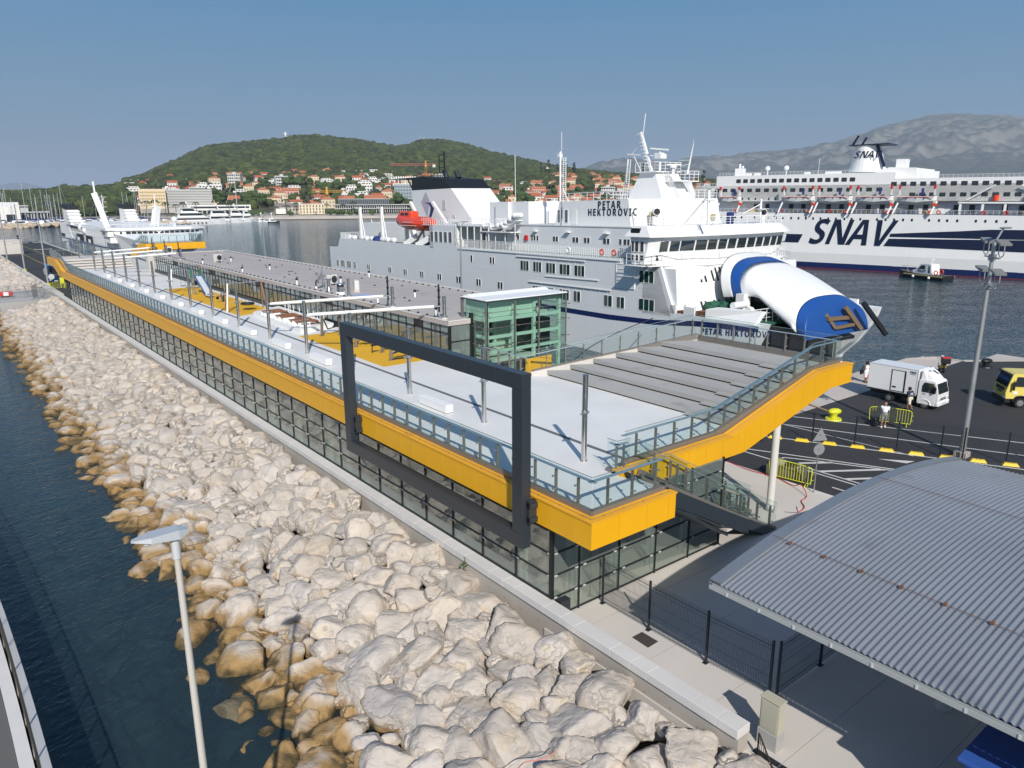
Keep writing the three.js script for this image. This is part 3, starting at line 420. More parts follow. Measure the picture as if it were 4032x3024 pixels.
{
  const sw = (label, x0, x1, z0, z1, seats) => { const t = thing('swing_set', label, 'swing', [x0, DK + .012, z0]); const H = 2.3;
    part(t, 'white_post', [rod([-.3, 0, .25], [0, H, 0], .07)], mat.white); part(t, 'brown_post', [rod([.0, 0, -1.2], [0, H, 0], .06), rod([x1 - x0, 0, z1 - z0 + .9], [x1 - x0, H, z1 - z0], .06)], mat.wood); part(t, 'steel_post', rod([x1 - x0 + .3, 0, z1 - z0 - .9], [x1 - x0, H, z1 - z0], .06), mat.steel); part(t, 'top_beam', rod([0, H, 0], [x1 - x0, H, z1 - z0], .05), mat.steel); seats(t, x1 - x0, z1 - z0, H); };
  sw('swing set with black round nest seat at the near end of the playground', 5.5, 8.3, -47.8, -47.9, (t, dx, dz, H) => { const c = [dx / 2 + .1, .55, dz / 2]; part(t, 'nest_seat', new THREE.TorusGeometry(.5, .07, 8, 24).rotateX(Math.PI / 2).translate(...c), mat.black); part(t, 'nest_net', new THREE.CylinderGeometry(.48, .48, .02, 24).translate(...c), mat.dark); part(t, 'rope', [[-.45, 0], [.45, 0], [0, .45], [0, -.45]].map(([a, b]) => rod([c[0] + a, .55, c[2] + b], [c[0] + a * .8, H, c[2] + b * .1], .012, 5)), mat.dark); });
  sw('distant swing set with two small seats at the far end of the playground', 5.3, 8.6, -63.8, -66.2, (t, dx, dz, H) => { for (const f of [.35, .7]) { part(t, 'swing_seat', rb(dx * f - .22, dx * f + .22, .5, .56, dz * f - .12, dz * f + .12, .02), mat.black); part(t, 'rope', [rod([dx * f - .2, .55, dz * f], [dx * f - .2, H, dz * f], .012, 5), rod([dx * f + .2, .55, dz * f], [dx * f + .2, H, dz * f], .012, 5)], mat.dark); } });
  const s = thing('slide', 'blue grey playground slide with green side panels', 'slide', [7.0, DK + .012, -58.6]);
  part(s, 'chute', [bar([.0, .25, .2], [-.1, 1.75, -2.3], .62, .05), bar([0, .2, .2], [.02, .2, .9], .62, .05)], mat.lightGrey); part(s, 'chute_edge', [bar([-.33, .35, .25], [-.43, 1.9, -2.35], .05, .2), bar([.33, .35, .25], [.23, 1.9, -2.35], .05, .2)], M([.02, .12, .32], .5)); part(s, 'side_panel', [bx(-.55, -.47, 1.6, 2.4, -3.2, -2.4), bx(.3, .38, 1.6, 2.4, -3.2, -2.4)], M([.02, .22, .1], .5)); part(s, 'leg', [rod([-.5, 0, -2.4], [-.5, 2.4, -2.4], .05), rod([.34, 0, -2.4], [.34, 2.4, -2.4], .05), rod([-.5, 0, -3.2], [-.5, 2.4, -3.2], .05)], mat.steel); part(s, 'platform', bx(-.5, .34, 1.55, 1.62, -3.2, -2.35), mat.wood); part(s, 'ladder', [rod([-.4, 0, -3.9], [-.3, 1.6, -3.2], .03), rod([.2, 0, -3.9], [.2, 1.6, -3.2], .03)], mat.white);
  const r = thing('spring_rocker', 'small grey spring rocker with ring handle between slide and nest swing', 'rocker', [7.0, DK + .012, -54.3], .4); part(r, 'body', [rb(-.5, .5, .5, .6, -.06, .06, .02), rb(-.15, -.05, .05, .85, -.05, .05, .02), rb(.12, .22, .05, .85, -.05, .05, .02)], mat.taupe); part(r, 'ring', new THREE.TorusGeometry(.28, .02, 6, 20).translate(.55, .95, 0), mat.steel); part(r, 'wheel', new THREE.CylinderGeometry(.13, .13, .1, 16).rotateX(Math.PI / 2).translate(-.55, .4, 0), mat.black); part(r, 'spring', [cyl(0, 0, .5, 0, .09)], mat.dark);
  const p = thing('play_panel', 'small black panel with two round holes on the playground edge', 'play panel', [8.2, DK + .012, -66.8]); const sh = new THREE.Shape([[-.4, 0], [.4, 0], [.4, .5], [-.4, .5]].map(q => new THREE.Vector2(...q))); for (const x of [-.2, .2]) sh.holes.push(new THREE.Path().absarc(x, .25, .13, 0, 7)); part(p, 'panel', new THREE.ExtrudeGeometry(sh, { depth: .05, bevelEnabled: false }).translate(0, .25, 0), mat.black); part(p, 'leg', [rod([-.35, 0, .02], [-.35, .3, .02], .03), rod([.35, 0, .02], [.35, .3, .02], .03)], mat.dark);
}
// ---------- ground round the terminal ----------
const SEA = -1.7;
setting('pavement', poly([[-.02, -2.0], [.465, -2.0], [.465, -93.1], [9.4, -93.1], [9.4, -8], [17.2, -8], [17.2, -1.9], [17.5, 1.2], [18, 40], [.46, 40], [.46, 5.3], [-.02, 5.3]], -.6, 0), mat.pale);
setting('quay_asphalt', poly([[17.2, -8], [17.2, -1.9], [17.5, 1.2], [18, 40], [60, 40], [60, -4.2], [52.6, -9.95], [33, -10.12], [18, -10.12], [18, -90], [9.4, -90], [9.4, -8]], -.6, -.02), mat.asphalt);
setting('kerb', [poly([[17.15, -8], [17.3, -8], [17.3, -1.9], [17.6, 1.2], [18.1, 40], [17.95, 40], [17.45, 1.2], [17.15, -1.9]], -.1, .006)], mat.coping);
{ // grooved concrete ramp apron where the ferries land
  const a = []; for (let i = 0; i < 10; i++) { const z = -10.15 - i * .3; a.push(poly([[18.5, z], [52.4 - i * .02, z], [52.2 - i * .9 * (i > 4 ? 1.1 : .3), z - .26], [18.5, z - .26]], -.5, -.012)); }
  const t = thing('concrete_apron', 'pale grooved concrete strip along the quay edge beyond the asphalt', 'apron', [33, 0, -10.1]); t.userData = { kind: 'structure' }; for (const g of a) wpart(t, 'concrete_strip', g, mat.apron); wpart(t, 'groove_bed', poly([[18.5, -10.12], [52.5, -10.0], [50.3, -13.0], [18.5, -13.1]], -.5, -.045), mat.concrete);
  wpart(t, 'quay_edge', [bx(18.4, 41, -2.5, -.01, -13.35, -13.1), bar([41, -.3, -13.3], [50.3, -.3, -13.2], .3, .6), bar([50.3, -.3, -13.2], [52.6, -.28, -12.0], .3, .56), bar([52.6, -.27, -12], [52.65, -.27, -9.96], .3, .54), bar([52.6, -.25, -9.95], [60, -.25, -4.2], .45, .55), bx(18.4, 52, -3, -.3, -13.2, -13.1), bx(52, 60, -3, -.4, -9.9, -4)], mat.apron);
}
// painted markings
const line = (a, b, w = .1) => { const d = Math.hypot(b[0] - a[0], b[1] - a[1]), nx = -(b[1] - a[1]) / d * w / 2, nz = (b[0] - a[0]) / d * w / 2; return poly([[a[0] + nx, a[1] + nz], [b[0] + nx, b[1] + nz], [b[0] - nx, b[1] - nz], [a[0] - nx, a[1] - nz]], -.02, -.014); };
setting('road_marking', [line([19.4, -12 + 3], [19.43, 12]), line([19.89, -8.16], [26, 4.7]), line([22.0, -10.1], [29.5, 5.6], .11), line([25.4, -9.9], [25.7, -2], .07), line([27.3, -9.95], [33, 1.6]), line([25.2, -10], [31, 3.2]),
  line([20.2, -6.17], [21.04, -4.83]), line([21.04, -4.83], [24.8, 2.2]), line([20.2, -6.17], [19.93, -6.13], .1), line([19.93, -6.15], [19.77, -5.7], .1), line([19.77, -5.75], [19.74, -5.2], .1), line([19.74, -5.3], [19.8, 6]),
  line([19.76, -5.38], [21.5, -4.15], .2), line([19.76, -3.9], [22.55, -2.0], .2), line([19.78, -2.55], [23.4, -.1], .2), line([19.8, -1.1], [24.3, 1.9], .2), poly([[23.84, -2.92], [24.93, -1.6], [24.32, -1.71]], -.019, -.013), line([18.3, -2.42], [18.31, -1.3]), line([18.3, -.4], [18.32, .8])], mat.paint);
setting('sidewalk_joint', [...Array(6)].map((_, i) => bx(.5, 17, .001, .004, -1.2 + i * 2.4, -1.19 + i * 2.4)), M([.3, .28, .26], .9));
// plinth wall and coping between terminal and rocks
{
  const w = thing('sea_wall', 'pale concrete sea wall with white stone coping between rocks and terminal', 'wall', [.2, 0, 5.2]);
  wpart(w, 'wall_body', [bx(.02, .44, -1.5, .52, -108, 5.18)], mat.wall);
  const cp = rng(5); let z = 5.2; const zz = [.62, .78, 1.5]; let i = 0; while (z > -106) { const L = z > -20 ? zz[i++ % 3] : 1.1 + .5 * cp(); wpart(w, 'coping_stone', rb(-.05, .46, .525, .78 + (cp() - .5) * .006, z - L + .006, z, .012), mat.coping); z -= L; }
  const h = []; for (let k = 0; k < 40; k++) h.push(new THREE.CylinderGeometry(.025, .025, .012, 10).rotateZ(Math.PI / 2).translate(.018, .1 + (k % 2) * .02, 4 - k * .9)); wpart(w, 'tie_hole', h, M([.25, .22, .2], .9));
}
{ // roadside drain, manholes, steps rail at the near corner
  const d = thing('drain_channel', 'dark grated drain channel beside the electric cabinet', 'drain', [.6, 0, 6]); wpart(d, 'grate', [...Array(40)].map((_, i) => bx(.46, .66, .002, .012, 5.3 + i * .06, 5.33 + i * .06)), mat.dark); wpart(d, 'frame', [bx(.43, .46, .001, .016, 5.3, 7.8), bx(.66, .69, .001, .016, 5.3, 7.8)], mat.lightGrey); wpart(d, 'channel', bx(.46, .66, .0005, .003, 5.3, 7.8), mat.black);
  solo('manhole_cover', [poly([[1.79, .1], [2.25, .1], [2.25, .76], [1.76, .78]], .001, .012)], M([.05, .045, .04], .8, { bumpMap: grainT, bumpScale: .01 }), 'dark rectangular manhole cover in the pale pavement by the mesh fence', 'manhole cover');
  solo('manhole_cover', cyl(1.0, .001, .012, 4.35, .36, .36, 32), M([.04, .038, .036], .8, { bumpMap: grainT, bumpScale: .01 }), 'round dark manhole cover half hidden behind the coping', 'manhole cover');
  const r = thing('stair_rail', 'rusty brown steel handrail at the bottom edge by the coping end', 'handrail', [.4, 0, 5.7]);
  const A = [.48, .62, 5.45], B = [-.45, -.05, 6.9], n = 18; const bars = []; for (let i = 0; i <= n; i++) { const t = i / n, p = A.map((a, k) => a + (B[k] - a) * t); bars.push(rod([p[0], p[1] - .55, p[2]], p, .008, 6)); }
  wpart(r, 'top_rail', rod(A, B, .022), M([.09, .06, .045], .5, { metalness: .6 })); wpart(r, 'baluster', bars, M([.09, .06, .045], .5, { metalness: .6 })); wpart(r, 'bottom_rail', [rod([A[0], A[1] - .55, A[2]], [B[0], B[1] - .55, B[2]], .014), rod(A, [A[0], A[1] - .58, A[2]], .022)], M([.09, .06, .045], .5, { metalness: .6 }));
  const st = []; for (let i = 0; i < 7; i++) st.push(bx(-1.6, .43, -1.6, -.08 - i * .17, 5.25 + i * .3, 5.55 + i * .3)); setting('sea_steps', [...st, bx(-1.6, .43, -1.8, -1.2, 7.3, 12)], mat.wall);
  const c = thing('electric_cabinet', 'beige electric cabinet on grey concrete foot beside the wall end', 'cabinet', [1.0, 0, 5.45]); wpart(c, 'foot', rb(.84, 1.18, 0, .46, 5.17, 5.72, .01), mat.concrete); wpart(c, 'body', [profX([[5.7, .462], [5.19, .462], [5.19, 1.3], [5.17, 1.335], [5.72, 1.335], [5.7, 1.3]], .87, 1.15)], mat.beige); wpart(c, 'door', rb(.855, .868, .5, 1.28, 5.22, 5.67, .004), mat.beige); wpart(c, 'lid', rb(.84, 1.17, 1.336, 1.365, 5.16, 5.73, .01), mat.beige);
}
// dark mesh fence
{
  const P = [[2.5, -1.9], [2.5, .14], [2.52, 2.34], [2.66, 4.36]], Q = [[2.8, 4.5], [5.05, 4.5], [7.5, 4.5], [10, 4.5]];
  const mk = (label, pts, gate) => { const t = thing('mesh_fence', label, 'fence', [pts[0][0], 0, pts[0][1]]);
    for (const p of pts) wpart(t, 'post', [rb(p[0] - .03, p[0] + .03, 0, 1.72, p[1] - .03, p[1] + .03, .006), bx(p[0] - .09, p[0] + .09, 0, .015, p[1] - .07, p[1] + .07)], mat.darkMetal);
    for (let i = 0; i + 1 < pts.length; i++) { const a = pts[i], b = pts[i + 1], L = Math.hypot(b[0] - a[0], b[1] - a[1]), w = []; const n = Math.round(L / .05), q = f => [a[0] + (b[0] - a[0]) * f, a[1] + (b[1] - a[1]) * f]; for (let k = 1; k < n; k++) { const [x, z] = q(k / n); w.push(bx(x - .003, x + .003, .06, 1.68, z - .003, z + .003)); } for (const y of [.1, .22, .6, 1.0, 1.42, 1.54]) w.push(bar([a[0], y, a[1]], [b[0], y, b[1]], y === .22 || y === 1.54 ? .012 : .006)); wpart(t, 'mesh_panel', w, mat.darkMetal); } };
  mk('dark mesh fence along the pale pavement towards the terminal corner', P); mk('dark mesh fence running under the corrugated canopy', Q);
}
// corrugated canopy
{
  const t = thing('canopy', 'large arched canopy of grey corrugated metal at the lower right', 'canopy', [7.4, 0, 8]);
  const R = 36.5, xc = 7.4, top = 4.79, y = x => top - R + Math.sqrt(R * R - (x - xc) ** 2), x0 = .34, x1 = 14.5, nx = 56, p = .1368, zA = 4.12, zB = 12.4, per = 8;
  const build = (za, zb) => { const nz = Math.round((zb - za) / p * per), pos = [], idx = [], uv = []; for (let j = 0; j <= nz; j++) for (let i = 0; i <= nx; i++) { const x = x0 + (x1 - x0) * i / nx, z = za + (zb - za) * j / nz; pos.push(x, y(x) + .022 * Math.cos(2 * Math.PI * (z - zA) / p), z); uv.push(x, z); } for (let j = 0; j < nz; j++) for (let i = 0; i < nx; i++) { const a = j * (nx + 1) + i; idx.push(a, a + nx + 1, a + 1, a + 1, a + nx + 1, a + nx + 2); } const g = new THREE.BufferGeometry(); g.setAttribute('position', new THREE.Float32BufferAttribute(pos, 3)); g.setIndex(idx); g.computeVertexNormals(); return g; };
  for (let k = 0; k < 8; k++) wpart(t, 'roof_sheet', build(zA + k * 1.0944 - .0, zA + (k + 1) * 1.0944 + .0), mat.zinc);
  const arc = (za, zb, dy) => { const g = []; for (let i = 0; i < 24; i++) { const a = x0 + (x1 - x0) * i / 24, b = x0 + (x1 - x0) * (i + 1) / 24; g.push(loft([[[a, y(a) + dy, za], [a, y(a) + dy, zb], [a, y(a) + dy - .03, zb], [a, y(a) + dy - .03, za]], [[b, y(b) + dy, za], [b, y(b) + dy, zb], [b, y(b) + dy - .03, zb], [b, y(b) + dy - .03, za]]])); } return g; };
  for (const [a, b] of [[0, 1]]) wpart(t, 'verge_trim', [...arc(3.83, 4.16, .055), ...arc(3.8, 3.86, -.05)], M([.36, .375, .39], .38, { metalness: .6, map: mixT }));
  wpart(t, 'gutter', [bx(.22, .24, 3.95, 4.06, 3.9, 12.4), bx(.24, .36, 3.95, 3.97, 3.9, 12.4), bx(.345, .365, 3.95, 4.05, 3.9, 12.4)], M([.45, .47, .46], .5, { metalness: .3 })); const gb = []; for (let k = 0; k < 10; k++) gb.push(bx(.2, .25, 3.96, 4.05, 4.4 + k * .885, 4.44 + k * .885)); wpart(t, 'gutter_bracket', gb, mat.lightGrey);
  const ribs = []; for (const z of [4.3, 6.7, 9.1, 11.5]) for (let i = 0; i < 16; i++) { const a = x0 + .2 + (x1 - x0 - .4) * i / 16, b = x0 + .2 + (x1 - x0 - .4) * (i + 1) / 16; ribs.push(bar([a, y(a) - .14, z], [b, y(b) - .14, z], .12, .2)); } wpart(t, 'arched_rib', ribs, M([.35, .4, .33], .6)); const pur = []; for (let i = 0; i < 9; i++) { const x = .6 + i * 1.7; pur.push(bx(x - .03, x + .03, y(x) - .1, y(x) - .03, 4, 12.3)); } wpart(t, 'purlin', pur, M([.35, .4, .33], .6));
  for (const [x, z] of [[5.9, 7.55], [5.9, 11.5], [13.6, 7.55], [13.6, 11.5], [13.6, 4.6]]) wpart(t, 'column', [cyl(x, 0, y(x) - .1, z, .14, .14, 20), cyl(x, 0, .12, z, .2, .2, 20)], mat.offwhite);
  const wire = [], pts = []; for (let i = 0; i <= 24; i++) { const x = 1.0 + 13 * i / 24; pts.push([x, y(x) + .05, 10.7 + .0 * i]); } wire.push(tube(pts, .009, 5, 60), rod([2.9, y(2.9) + .06, 3.9], [2.75, y(2.75) + .06, 12.4], .008, 5), rod([8.6, y(8.6) + .06, 3.9], [8.5, y(8.5) + .06, 12.4], .008, 5)); for (let k = 0; k < 9; k++) wire.push(bx(2.8, 2.9, y(2.85) + .02, y(2.85) + .08, 4.4 + k * .95, 4.46 + k * .95)); for (let k = 0; k < 14; k++) { const x = 1.2 + k * .95; wire.push(bx(x - .03, x + .03, y(x), y(x) + .07, 10.67, 10.73)); } wpart(t, 'lightning_wire', wire, mat.rust);
  wpart(t, 'lean_to_sheet', [loft([[[.34, 4.0, 12.41], [.34, 4.03, 12.41], [14.5, 4.03, 12.41], [14.5, 4.0, 12.41]], [[-2.7, 4.0, 18], [-2.7, 4.03, 18], [14.5, 4.03, 18], [14.5, 4.0, 18]]])], mat.zinc);
}
{ const t = thing('blue_container', 'bright blue container under the canopy at the lower right corner', 'container', [2.6, 0, 11.2]); wpart(t, 'body', [bx(.85, 5.5, .1, 2.5, 9.7, 14)], mat.blue); wpart(t, 'lid', [rb(.74, 5.6, 2.5, 2.6, 9.57, 14.1, .02)], M([.03, .09, .35], .5)); wpart(t, 'door_rib', [...Array(8)].map((_, i) => bx(.82, .86, .2, 2.4, 9.9 + i * .5, 9.98 + i * .5)), mat.blue); }
// steel light masts on the right
{
  const t = thing('floodlight_mast', 'tall tapered floodlight mast with four lamps behind the canopy', 'floodlight mast', [27.64, 0, -.4]);
  part(t, 'mast', [cyl(0, .25, 11.1, 0, .16, .085, 16)], mat.galv); part(t, 'foundation', bx(-.3, .3, -.02, .25, -.3, .3), mat.apron); part(t, 'street_lamp_head', [bar([0, 11.05, 0], [.25, 11.75, .2], .07), rb(.15, .95, 11.72, 11.8, .05, .35, .03)], mat.galv);
  for (const [y, o] of [[10.35, .08], [8.95, 0]]) { part(t, 'cross_arm', [bar([-.75, y, .6], [.75, y, -.6], .07), bx(-.14, .14, y - .15, y + .15, -.14, .14)], mat.galv); for (const s of [-1, 1]) { const f = part(t, 'floodlight', [bar([s * .75 - .3 + o, y + .68, -s * .6 + .25], [s * .75 + .35 + o, y + .85, -s * .6 - .25], .5, .1)], M([.2, .2, .19], .5)); part(f, 'bracket', [tube([[s * .75 - .25, y + .65, -s * .6 + .2], [s * .75 - .25, y + .2, -s * .6 + .2], [s * .75, y + .08, -s * .6], [s * .75 + .28, y + .25, -s * .6 - .2], [s * .75 + .28, y + .75, -s * .6 - .2]], .025, 5)], mat.galv); } }
}
function lampPost(name, label, pos, h, arms, group) { const t = thing(name, label, 'street lamp', pos, 0, group); part(t, 'pole', cyl(0, 0, h, 0, .11, .06, 12), mat.galv); for (const s of arms) part(t, 'lamp_arm', [bar([0, h - .05, 0], [s * 1.1, h + .42, -s * .9], .06, .06, true), rb(s * 1.1 - .35, s * 1.1 + .35, h + .4, h + .47, -s * .9 - .15, -s * .9 + .15, .03)], mat.galv); return t; }
lampPost('street_lamp', 'twin-armed street lamp standing in front of the white ferry side', [25.2, 0, -43], 10.6, [-1, 1]);
lampPost('street_lamp', 'thin twin-armed street lamp above the hall roof left of the ferry stern', [28, 0, -100], 10.3, [-1, 1]);
lampPost('street_lamp', 'thin distant street lamp above the hall roof near the far platform', [33, 0, -130], 10.5, [-1, 1]);
{ // lamp at the lower left
  const t = thing('promenade_lamp', 'pale grey promenade lamp with flat head leaning over the water at left', 'street lamp', [-11.35, 0, 2.19]);
  part(t, 'pole', cyl(0, -1.0, 8.05, 0, .075, .05, 8), M([.5, .47, .42], .45)); part(t, 'collar', cyl(0, 7.85, 8.2, 0, .07, .07, 8), mat.lightGrey); part(t, 'lamp_head', [loft([[[-.62, 8.3, .02], [-.62, 8.33, .02], [-.6, 8.33, -.04], [-.6, 8.3, -.04]], [[-.35, 8.24, .12], [-.35, 8.33, .1], [-.32, 8.34, -.16], [-.32, 8.24, -.18]], [[.05, 8.2, .13], [.05, 8.34, .1], [.07, 8.35, -.14], [.07, 8.2, -.17]], [[.2, 8.26, .07], [.2, 8.31, .06], [.21, 8.31, -.08], [.21, 8.26, -.09]]])], M([.55, .57, .58], .35, { metalness: .4 })); part(t, 'lamp_lens', bx(-.45, -.05, 8.215, 8.235, -.1, .06), mat.lightGrey);
}
// traffic signs, barriers, blocks, bollards on the quay
{
  const s = thing('road_sign', 'grey backs of a triangular and a round road sign on one pole', 'road sign', [16.98, 0, -2.6]); part(s, 'pole', rod([0, 0, 0], [0, 3.1, 0], .03), mat.steel);
  part(s, 'triangle_plate', new THREE.CylinderGeometry(.42, .42, .02, 3).rotateX(Math.PI / 2).rotateZ(Math.PI).rotateY(-.5).translate(.0, 2.75, .04), mat.galv); part(s, 'round_plate', new THREE.CylinderGeometry(.27, .27, .02, 28).rotateX(Math.PI / 2).rotateY(-.5).translate(0, 2.12, .04), mat.galv); part(s, 'clamp', [bx(-.05, .05, 2.1, 2.16, -.04, .06), bx(-.05, .05, 2.8, 2.86, -.04, .06)], mat.steel);
  function barrier(label, x, z, turn, L = 2.1) { const t = thing('crowd_barrier', label, 'barrier', [x, -.02, z], turn); const b = []; for (let i = 1; i < 15; i++) b.push(rod([-L / 2 + L * i / 15, .2, 0], [-L / 2 + L * i / 15, .98, 0], .012, 6)); part(t, 'frame', [tube([[-L / 2, .2, 0], [-L / 2, .95, 0], [-L / 2 + .08, 1, 0], [L / 2 - .08, 1, 0], [L / 2, .95, 0], [L / 2, .2, 0]], .024, 6, 40), rod([-L / 2, .2, 0], [L / 2, .2, 0], .018)], mat.hiviz); part(t, 'bar', b, mat.hiviz); part(t, 'foot', [-L / 2 + .2, L / 2 - .2].map(u => tube([[u, .2, 0], [u, .02, -.25], [u, .02, .25], [u, .2, 0]], .018, 6)), mat.hiviz); part(t, 'hook', [rod([L / 2, .7, 0], [L / 2 + .12, .72, 0], .015), rod([L / 2, .4, 0], [L / 2 + .12, .42, 0], .015)], mat.hiviz); return t; }
  barrier('yellow crowd barrier with the man in white leaning on it', 30.2, -5.4, -1.15, 2.2); barrier('yellow crowd barrier standing near the white column under the terrace', 17.2, -4.0, -1.4, 2.0); barrier('yellow crowd barrier seen through glass behind the lift tower', 22, -20, -1.2, 2);
  barrier('distant yellow crowd barrier in front of the dark blue truck', 1.9, -115.5, .35, 2.2);
  const wb = thing('rubbish_pile', 'dark crate and grey bags behind the crowd barrier under the terrace', 'crate', [17.9, 0, -4.6], -1.3); part(wb, 'crate', rb(-.9, .9, 0, .55, -.35, .35, .05), M([.12, .12, .08], .7)); part(wb, 'bag', [new THREE.SphereGeometry(.32, 12, 8).scale(1.1, .8, .9).translate(-.4, .6, 0), new THREE.SphereGeometry(.3, 12, 8).scale(1.2, .7, .9).translate(.3, .62, .05)], M([.2, .2, .15], .6));
  const tp = thing('warning_tape', 'red and white warning tape strung from the barrier across the pavement', 'tape', [16.6, 0, -3]); wpart(tp, 'tape', [tube([[17.3, .02, -7.6], [17.1, .03, -6.0], [17.25, .04, -4.8], [16.8, .1, -3.5], [16.6, .35, -3.05], [16.2, .05, -2.5], [15.6, .03, -2.4], [15.0, .05, -1.9], [14.4, .03, -1.8], [13.6, .6, -1.5]], .022, 5, 60)], mat.red);
  const blk = thing('yellow_kerb_block', 'yellow plastic kerb block in the row under the dark fence', 'kerb block', [22.75, 0, -8.3], 0, 'yellow kerb blocks along the white line'); part(blk, 'block', [loft([[[-.38, 0, -.17], [-.38, 0, .17], [-.28, .13, .1], [-.28, .13, -.1]], [[.38, 0, -.17], [.38, 0, .17], [.28, .13, .1], [.28, .13, -.1]]])], M([.75, .5, .01], .5)); part(blk, 'slot', [bx(-.1, -.06, .1, .136, -.04, .04), bx(.06, .1, .1, .136, -.04, .04)], mat.black); blk.rotation.y = -1.05;
  const dir = [.47, .883]; for (let k = 1; k < 9; k++) copy(blk, [22.75 + dir[0] * 1.42 * k, -.02, -8.3 + dir[1] * 1.42 * k], -1.08); blk.position.y = -.02;
  const qf = thing('quay_fence', 'dark wire mesh fence behind the row of yellow kerb blocks', 'fence', [24.7, 0, -4.9]); const fp = [[21.6, -10.4], [22.65, -8.4], [23.7, -6.6], [24.7, -4.7], [25.7, -2.9], [26.7, -1.1], [27.2, -.2], [28.1, 1.5], [29.1, 3.3], [30, 5]];
  for (const p of fp) wpart(qf, 'post', bx(p[0] - .03, p[0] + .03, -.02, 1.7, p[1] - .03, p[1] + .03), mat.darkMetal);
  for (let i = 0; i + 1 < fp.length; i++) { const a = fp[i], b = fp[i + 1], g = []; for (const y of [.1, .45, .85, 1.25, 1.62]) g.push(bar([a[0], y, a[1]], [b[0], y, b[1]], .007)); for (let k = 1; k < 20; k++) { const f = k / 20, x = a[0] + (b[0] - a[0]) * f, z = a[1] + (b[1] - a[1]) * f; g.push(bx(x - .003, x + .003, .05, 1.65, z - .003, z + .003)); } wpart(qf, 'mesh_panel', g, mat.darkMetal); }
  const bo = (label, x, z, m, s = 1) => { const t = thing('bollard', label, 'bollard', [x, -.02, z], -.4); part(t, 'base', cyl(0, 0, .1, 0, .5 * s, .45 * s, 20), m); part(t, 'stem', cyl(0, .1, .4, 0, .2 * s, .22 * s, 16), m); part(t, 'head', new THREE.SphereGeometry(.36 * s, 16, 10).scale(1.25, .55, .8).translate(.05, .5, 0), m); };
  bo('yellow mooring bollard with taut brown ropes beside the apron', 28.7, -8.1, M([.62, .6, .02], .5)); bo('black mooring bollard at the edge of the quay near the yellow truck', 51.6, -7.9, mat.black, 1.1);
  const rp = thing('mooring_rope', 'twisted brown mooring ropes from the yellow bollard towards the ferry bow', 'rope', [28.7, .3, -8.1]); wpart(rp, 'strand', [tube([[28.6, .42, -8.2], [28.1, 1.0, -10.6], [28.2, 1.9, -13.0], [31, 2.6, -19]], .045, 6, 30), tube([[28.75, .4, -8.25], [28.35, .8, -10.6], [28.6, 1.6, -13], [32, 2.4, -19]], .04, 6, 30)], mat.rope);
  const ra = thing('mooring_rope', 'long slack mooring rope along the ferry side above the glass railing', 'rope', [25, 2, -26]); wpart(ra, 'strand', tube([[20, .9, -24], [25, 2.0, -26], [30, 2.55, -27.5], [35.9, 2.9, -29]], .04, 6, 24), mat.dark);
}
